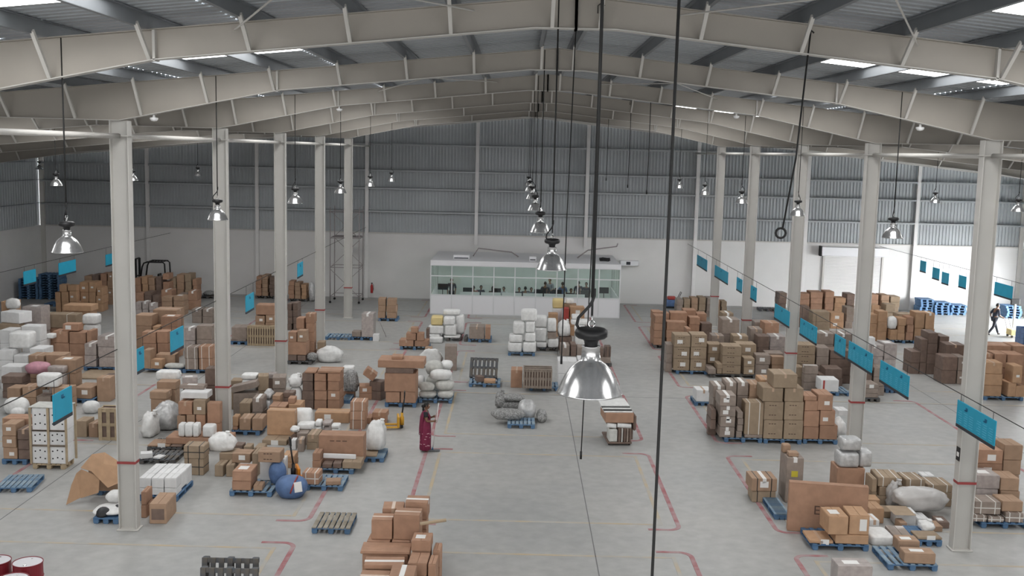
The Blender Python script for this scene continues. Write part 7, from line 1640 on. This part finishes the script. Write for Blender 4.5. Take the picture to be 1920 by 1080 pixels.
# ================================================================== MACHINES AND ODD THINGS
def jack(loc, rz, col, lab, fl=.9, hz=1.18):
    o = empty('pallet_jack', loc, rz)     # forks along -x
    for s in (-1, 1):
        MB().cbox(-fl, 0, s * .2 - .07, s * .2 + .07, .05, .09, .01).build('fork', col, parent=o)
        MB().lathe([(0, -.04), (.05, -.04), (.05, .04), (0, .04)], 12, T=Matrix.Translation((.12, s * .09, .06)) @ Matrix.Rotation(R(90), 4, 'X')).build('wheel', 'black_rubber', parent=o)
        MB().lathe([(0, -.05), (.035, -.05), (.035, .05), (0, .05)], 10, T=Matrix.Translation((-fl + .08, s * .2, .037)) @ Matrix.Rotation(R(90), 4, 'X')).build('fork_roller', 'black_rubber', parent=o)
    MB().cbox(-.03, .05, -.26, .26, .05, .42, .02).build('frame', col, parent=o)
    MB().lathe([(.0, .10), (.07, .10), (.07, .36), (.045, .38), (.045, .50), (.0, .5)], 14, T=Matrix.Translation((.13, 0, 0))).build('pump', 'jack_yellow' if col == 'jack_yellow' else 'black', parent=o, smooth=True)
    MB().tube([(.13, 0, .46), (.20, 0, hz - .25)], .024, 8).build('tiller', 'black', parent=o, smooth=True)
    a = hz - .25; MB().tube([(.20, 0, a), (.20, -.11, a + .05), (.21, -.13, hz - .03), (.21, -.10, hz), (.21, .10, hz), (.21, .13, hz - .03), (.20, .11, a + .05), (.20, 0, a)], .017, 8).build('handle_loop', 'black', parent=o, smooth=True)
    MB().tube([(.2, 0, hz - .12), (.19, .05, hz - .10), (.19, .08, hz - .05)], .007, 6).build('lever', 'black', parent=o)
    return tag(o, lab, 'pallet jack', 'hand pallet jacks')
jack((-3.757, 33.701, 0.000), R(8), 'jack_yellow', 'yellow hand pallet jack parked by the brown slab-topped stack', .75, 1.2)
jack((-5.803, 27.891, 0.000), R(200), 'jack_orange', 'orange hand pallet jack standing behind the big blue sack', .40, 1.22)
# forklift
fk = empty('forklift', (-21.348, 61.300, 0.626)); fk.location.z = 0
MB().cbox(-.5, .95, -.5, .5, .25, .95, .05).build('chassis', 'jack_orange', parent=fk); MB().cbox(.7, 1.15, -.5, .5, .25, 1.05, .08).build('counterweight', 'black', parent=fk)
MB().cbox(.1, .55, -.25, .25, .95, 1.08, .03).build('seat', 'black', parent=fk); MB().cbox(.5, .6, -.25, .25, 1.05, 1.5, .03).build('seat_back', 'black', parent=fk)
for sy in (-1, 1):
    MB().tube([(-.45, sy * .45, .9), (-.30, sy * .45, 1.9), (-.2, sy * .45, 2.12), (0, sy * .45, 2.2), (.9, sy * .45, 2.2), (1.0, sy * .45, 2.1), (1.05, sy * .45, 1.0)], .045, 8).build('guard_post', 'black', parent=fk, smooth=True)
    MB().cbox(-.78, -.66, sy * .32 - .05, sy * .32 + .05, .05, 2.35, .01).build('mast_rail', 'black', parent=fk); MB().cbox(-1.75, -.78, sy * .25 - .06, sy * .25 + .06, .05, .09, .01).build('fork', 'black', parent=fk)
    for x in (-.35, .75): MB().lathe([(0, -.1), (.22, -.1), (.26, -.06), (.26, .06), (.22, .1), (0, .1)], 18, T=Matrix.Translation((x, sy * .45, .26)) @ Matrix.Rotation(R(90), 4, 'X')).build('wheel', 'black_rubber', parent=fk, smooth=True)
for k in range(6): MB().tube([(0 + k * .17, -.45, 2.2), (0 + k * .17, .45, 2.2)], .02, 6).build('roof_bar', 'black', parent=fk)
for z in (.4, 1.3, 2.3): MB().cbox(-.75, -.69, -.3, .3, z, z + .08, .01).build('mast_cross', 'black', parent=fk)
tag(fk, 'forklift whose black overhead guard shows above the back-left carton wall', 'forklift')
# scaffold tower
sc0 = Vector((-10.001, 61.209, 0.000)); sf = empty('scaffold_tower', sc0)
for sx in (-1, 1):
    for sy in (0, 1.5):
        MB().tube([(sx * .84, sy, .14), (sx * .84, sy, 5.6)], .028, 8).build('standard', 'scaffold', parent=sf, smooth=True)
        MB().lathe([(0, -.03), (.07, -.03), (.07, .03), (0, .03)], 12, T=Matrix.Translation((sx * .84, sy, .07)) @ Matrix.Rotation(R(90), 4, 'X')).build('castor', 'black', parent=sf)
for z in (.4, 2.1, 3.8, 5.3):
    for sy in (0, 1.5): MB().tube([(-.84, sy, z), (.84, sy, z)], .022, 6).build('ledger', 'scaffold', parent=sf)
    for sx in (-1, 1): MB().tube([(sx * .84, 0, z), (sx * .84, 1.5, z)], .022, 6).build('transom', 'scaffold', parent=sf)
for i, z in enumerate((.4, 2.1, 3.8)):
    for sy in (0, 1.5): MB().tube([(-.84, sy, z), (.84, sy, z + 1.6)] if (i + (sy > 0)) % 2 else [(.84, sy, z), (-.84, sy, z + 1.6)], .018, 6).build('brace', 'scaffold', parent=sf)
MB().cbox(-.8, .8, .05, 1.45, 3.83, 3.87, .005).build('platform', 'scaffold', parent=sf)
tag(sf, 'tall thin scaffold tower on castors around the fifth left column', 'scaffold')
fe = empty('fire_extinguisher', ((-8.728, 63.700, 0.098)[0], 63.46, .35)); MB().lathe([(0, 0), (.075, 0), (.08, .02), (.08, .42), (.05, .5), (.025, .52), (.025, .56), (0, .57)], 16).build('cylinder', 'ext_red', parent=fe, smooth=True)
MB().cbox(-.05, .05, -.015, .015, .56, .62, .005).build('valve', 'black', parent=fe); MB().tube([(.03, 0, .58), (.10, 0, .5), (.10, 0, .15)], .012, 6).build('hose', 'black_rubber', parent=fe); MB().cbox(-.06, .06, 0.08, .45, .2, .26, .005).build('wall_bracket', 'ext_red', parent=fe)
tag(fe, 'red fire extinguisher at the back wall right of the scaffold', 'extinguisher')
# drums
for i, (u, v_, lab) in enumerate(((52, 1053, 'red drum with white lid, second from left at the bottom left corner'), (8, 1050, 'red drum with white lid cut by the left picture edge'), (27, 1078, 'red drum with white lid nearest the camera at bottom left'))):
    p = [(-9.375, 19.743, 0.880), (-10.018, 19.782, 0.880), (-9.286, 18.941, 0.880)][i]; o = empty('steel_drum', (p[0], p[1], 0))
    MB().lathe([(0, 0), (.27, 0), (.285, .015), (.275, .03), (.275, .28), (.287, .30), (.275, .32), (.275, .57), (.287, .59), (.275, .61), (.275, .85), (.285, .865), (.285, .88), (.272, .88), (.272, .862), (0, .862)], 36).build('shell', 'drum_red', parent=o, smooth=False)
    MB().lathe([(0, .8625), (.268, .8625), (.268, .870), (0, .870)], 36).build('lid', 'drum_top', parent=o)
    MB().lathe([(0, .87), (.035, .87), (.03, .885), (0, .885)], 14, T=Matrix.Translation((.02, -.17, 0))).build('bung', 'chrome', parent=o); MB().lathe([(0, .87), (.022, .87), (.02, .88), (0, .88)], 12, T=Matrix.Translation((.0, .18, 0))).build('bung', 'chrome', parent=o)
    tag(o, lab, 'drum', 'red drums at the bottom left')
# dark pallets standing on edge at the bottom
for i, (u0, y_, zt_) in enumerate((((434, 1060), 19.9, 1.0), ((432, 1070), 19.55, .95))):
    p = (-5.467, 19.950, 0.734) if i == 0 else (-5.351, 19.450, 0.813); o = pallet('pallet', p[0], p[1], .49, 1.15, 1.0, 0, 'dark', True, rot=(R(84), 0, 0))
    tag(o, 'dark pallet standing on edge at the bottom edge, ' + ('rear of two' if i == 0 else 'front of two'), 'pallet', 'dark pallets on edge')
lp = (-1.206, 40.251, 0.150); o = pallet('pallet', lp[0], lp[1] + .85, .50, 1.1, .8, 0, 'dark', True, rot=(R(62), 0, R(-4))); tag(o, 'dark pallet propped leaning at the back of the low blue pallet', 'pallet', 'pallets on the floor')
# cardboard tube on the mound
tp = (-1.618, 21.250, 1.253); o = MB().lathe([(.022, 0), (.035, 0), (.035, .55), (.022, .55)], 16, closed=True).build('cardboard_tube', 'tube_card', loc=(tp[0] - .28, tp[1] + .1, tp[2]), rot=(0, R(82), R(6))); tag(o, 'short cardboard tube sticking out of the foreground carton mound', 'tube')
# torn open carton
tc = empty('torn_carton', (-10.606, 25.646, 0.150)); tc.location.z = .15
def panel(pts, nm='panel', m='orange_kraft', th=.012):
    P = [Vector(p) for p in pts]; n = (P[1] - P[0]).cross(P[-1] - P[0]).normalized() * th; k = len(P)
    MB().add([tuple(p) for p in P] + [tuple(p + n) for p in P], [tuple(range(k)), tuple(range(2 * k - 1, k - 1, -1))] + [(i, k + i, k + (i + 1) % k, (i + 1) % k) for i in range(k)]).build(nm, m, parent=tc)
panel([(-.50, -.12, -.148), (-.17, -.02, .02), (-.20, .14, .70), (-.34, .16, .58), (-.44, .08, .30)], 'side_flap')
panel([(-.17, -.02, .0), (.26, .03, .14), (.25, .15, .50), (-.20, .14, .70)], 'front_panel')
panel([(-.24, .18, .72), (-.05, .45, 1.0), (.22, .58, 1.02), (.30, .30, .80), (.05, .12, .66)], 'top_flap'); panel([(.05, .12, .66), (.30, .30, .80), (.22, .58, 1.02), (.86, .48, .66), (.78, .22, .38), (.48, .06, .26)], 'torn_panel')
panel([(-.2, .6, 0), (.7, .6, 0), (.7, .56, .5), (-.2, .56, .8)], 'back_panel', 'kraft')
tag(tc, 'torn open brown carton collapsed on a blue pallet left of nearest left column', 'carton')
# trolley bundle in the central aisle
tb = empty('bundle_trolley', (3.338, 32.179, 0.000), R(4))
MB().cbox(-.40, .36, 0, 1.25, .06, .12, .01).build('deck', 'dark_kraft', parent=tb)
for sx in (-.34, .30):
    for sy in (.12, 1.1): MB().lathe([(0, -.025), (.06, -.025), (.06, .025), (0, .025)], 12, T=Matrix.Translation((sx, sy, .06)) @ Matrix.Rotation(R(90), 4, 'Y')).build('wheel', 'black_rubber', parent=tb)
for k in range(5): MB().cbox(-.06 + k * .085, -.02 + k * .085, -.01, .03, .12, .56, .006).build('slat', ('dark_kraft', 'grey_sack', 'dark_kraft', 'grey_kraft', 'dark_kraft')[k], parent=tb)
MB().cbox(-.36, -.10, 0, .5, .12, .52, .03).build('white_case', 'grey_sack', parent=tb); MB().cbox(-.08, .34, .05, 1.2, .12, .56, .02).build('dark_case', 'dark_kraft', parent=tb)
for x0, x1 in ((-.42, -.14), (-.10, .33)): MB().tube([(x0, .1, .64), (x1, .1, .60)], .075, 12).build('white_roll', 'white_sack', parent=tb, smooth=True)
MB().cbox(-.36, .36, .12, 1.2, .52, .60, .02).build('mid_sheet', 'dark_kraft', parent=tb)
MB().cbox(-.48, .40, .05, 1.15, .72, 1.02, .01).build('carton', 'red_kraft', parent=tb); MB().cbox(-.40, .36, .2, 1.1, .60, .72, .01).build('spacer', 'dark_kraft', parent=tb)
for k, (z, m) in enumerate(((1.02, 'white_sack'), (1.07, 'black'), (1.10, 'white_sack'), (1.14, 'black'), (1.17, 'white_sack'))): MB().cbox(-.52 - .02 * k, .38 - .02 * k, .12 + .05 * k, 1.25, z, z + (.05 if m != 'black' else .03), .012).build('folded_sheet', m, parent=tb)
MB().cbox(.40, .50, .1, 1.1, .45, .95, .04).build('side_roll', 'dark_kraft', parent=tb)
MB().cbox(.36, .44, .3, .9, .12, .5, .01).build('bracket', 'dark_kraft', parent=tb)
tag(tb, 'trolley stacked with brown carton, white rolls and black-edged folded sheets', 'trolley')
# floor scrubber, far right of the cabin
fs = empty('floor_scrubber', (9.271, 62.644, 0.000)); MB().cbox(-.45, .35, -.3, .3, .08, .5, .06).build('tank', 'blue_sack', parent=fs); MB().cbox(-.3, .2, -.25, .25, .5, .68, .05).build('lid', 'red_box', parent=fs); MB().tube([(.3, -.2, .5), (.5, -.2, .95), (.5, .2, .95), (.3, .2, .5)], .02, 8).build('handle', 'black', parent=fs, smooth=True); MB().cbox(-.5, .4, -.33, .33, .02, .08, .02).build('skirt', 'black_rubber', parent=fs)
tag(fs, 'small blue and red floor cleaning machine by the tan carton wall', 'machine')
lo = (14.840, 62.041, 0.000); o = pallet('pallet', lo[0], lo[1] + .4, 0, 1.0, .8, 0, 'dark', False); tag(o, 'flat dark pallet lying alone before the fourth right column', 'pallet', 'pallets on the floor')
# pole leaning by the wrapped case
a_ = Vector((-6.228, 50.417, 0.000)); o = MB().tube([(0, 0, .01), (-.55, .25, 1.18)], .014, 8).build('leaning_pole', 'scaffold', loc=a_, smooth=True); tag(o, 'thin pole leaning on the tall wrapped case in the open floor', 'pole')
# blue crates and post at the far right
cr = (25.128, 51.279, 0.000)
for k in range(4):
    o = empty('plastic_crate', (cr[0], cr[1] + .3, k * .26)); w, d, h = .42, .42, .25
    for (x0, x1, y0, y1) in ((-w, w, -d, -d + .02), (-w, w, d - .02, d), (-w, -w + .02, -d + .02, d - .02), (w - .02, w, -d + .02, d - .02)): MB().box(x0, x1, y0, y1, 0, h).build('side', 'blue_sack', parent=o)
    MB().box(-w + .02, w - .02, -d + .02, d - .02, 0, .02).build('base', 'blue_sack', parent=o); MB().cbox(-w * .5, w * .5, -d - .012, -d, h * .3, h * .75, .004).build('pale_panel', 'white_box', parent=o)
    tag(o, f'blue crate with pale panel at the right picture edge, {TW[k]} of its stack', 'crate', 'blue crates at the right edge')
po = empty('guard_post', (26.751, 56.624, 0.000)); MB().tube([(0, 0, 0), (0, 0, 1.5)], .07, 12).build('post', 'pole_white', parent=po, smooth=True); MB().cbox(-.14, .14, -.14, .14, 0, .02, .004).build('base_plate', 'pole_white', parent=po); MB().cbox(-.25, .25, -.05, .05, 1.45, 1.8, .05).build('head', 'black_rubber', parent=po); tag(po, 'white post with dark head near the right picture edge', 'post')
# notice plate on the nearest right column
o = empty('notice_plate', (XR - .222, 15.86 if False else 24 - .05, 2.15)); MB().cbox(-.012, 0, -.10, .10, 0, .32, .004).build('plate', 'black', parent=o); MB().box(-.014, -.012, -.06, .06, .10, .2).build('print', 'label', parent=o); tag(o, 'small black notice plate on the nearest right column', 'sign')
# wooden corner posts and rails of the white tower
tw = [r for r in ROWS if KINDS[r[0]] == 'white_carton' and PILES[r[11]].startswith('white tower')]
x0 = min(r[1] - r[4] / 2 for r in tw); x1 = max(r[1] + r[4] / 2 for r in tw); y0 = min(r[2] - r[5] / 2 for r in tw); y1 = max(r[2] + r[5] / 2 for r in tw); zt_ = max(r[3] + r[6] for r in tw)
fr = empty('strapping_frame', ((x0 + x1) / 2, y0, .15)); cx = (x0 + x1) / 2
for x in (x0 - .02, cx, x1 + .02):
    for y in ((y0 - .03, y1 + .03) if x != cx else (y0 - .03,)): MB().cbox(x - .03 - cx, x + .03 - cx, y - .02 - y0, y + .02 - y0, 0, zt_ - .15, .005).build('corner_board', 'crate_wood', parent=fr)
for z in sorted(set(round(r[3] + r[6], 2) for r in tw))[:-1]:
    if z < zt_ - .1: MB().cbox(x0 - cx, x1 - cx, -.032, -.012, z - .17, z - .13, .004).build('band', 'crate_grey', parent=fr)
MB().cbox(x0 - .04 - cx, x1 + .04 - cx, -.04, y1 - y0 + .04, zt_ - .148, zt_ - .12, .006).build('top_cap', 'grey_sack', parent=fr)
tag(fr, 'wooden corner boards and bands strapped round the white box tower', 'frame')

# small white dome fittings under the rafters
for x, y, lab in ((-8.3, 16, 'small white dome fitting on the first rafter at upper left'), (-8.2, 24, 'small white dome fitting on the second rafter left of centre'), (-5.4, 32, 'small white dome fitting on the third rafter left of centre'), (8.9, 24, 'small white dome fitting on the second rafter right of centre'), (6.4, 32, 'small white dome fitting on the third rafter right of centre')):
    zb = zt(abs(x - RX)) - depth_of(abs(x - RX)) - .014
    o = empty('dome_fitting', (x, y, zb)); MB().lathe([(.0, -.16), (.06, -.15), (.09, -.11), (.09, -.08), (.03, -.07), (.02, .0), (0, 0)], 16).build('dome', 'white_box', parent=o, smooth=True); MB().cbox(-.05, .05, -.05, .05, -.012, 0, .003).build('bracket', 'steel', parent=o); tag(o, lab, 'light fitting')

for q in list(SC.objects):
    if q.get('label') == 'big round blue sack standing on the floor':
        bb = [max(v.co[i] for v in q.data.vertices) for i in range(3)]; lo = min(v.co.y for v in q.data.vertices)
        T = Matrix.Translation((bb[0] * .55, lo * .80, bb[2] * .62)) @ Matrix.Rotation(R(35), 4, 'Z') @ Matrix.Rotation(R(-18), 4, 'X'); MB().cbox(-.10, .10, -.03, .02, -.13, .13, .008, T=T).build('paper_label', 'label', parent=q)
        pts = [(bb[0] * .18 + .10 * math.sin(t), lo * 1.0 * math.cos(t) * .98 , bb[2] * .5 + bb[2] * .51 * math.sin(t)) for t in (i * .25 - .3 for i in range(8))]; MB().tube(pts, .022, 6).build('red_tie', 'red_band', parent=q, smooth=True)
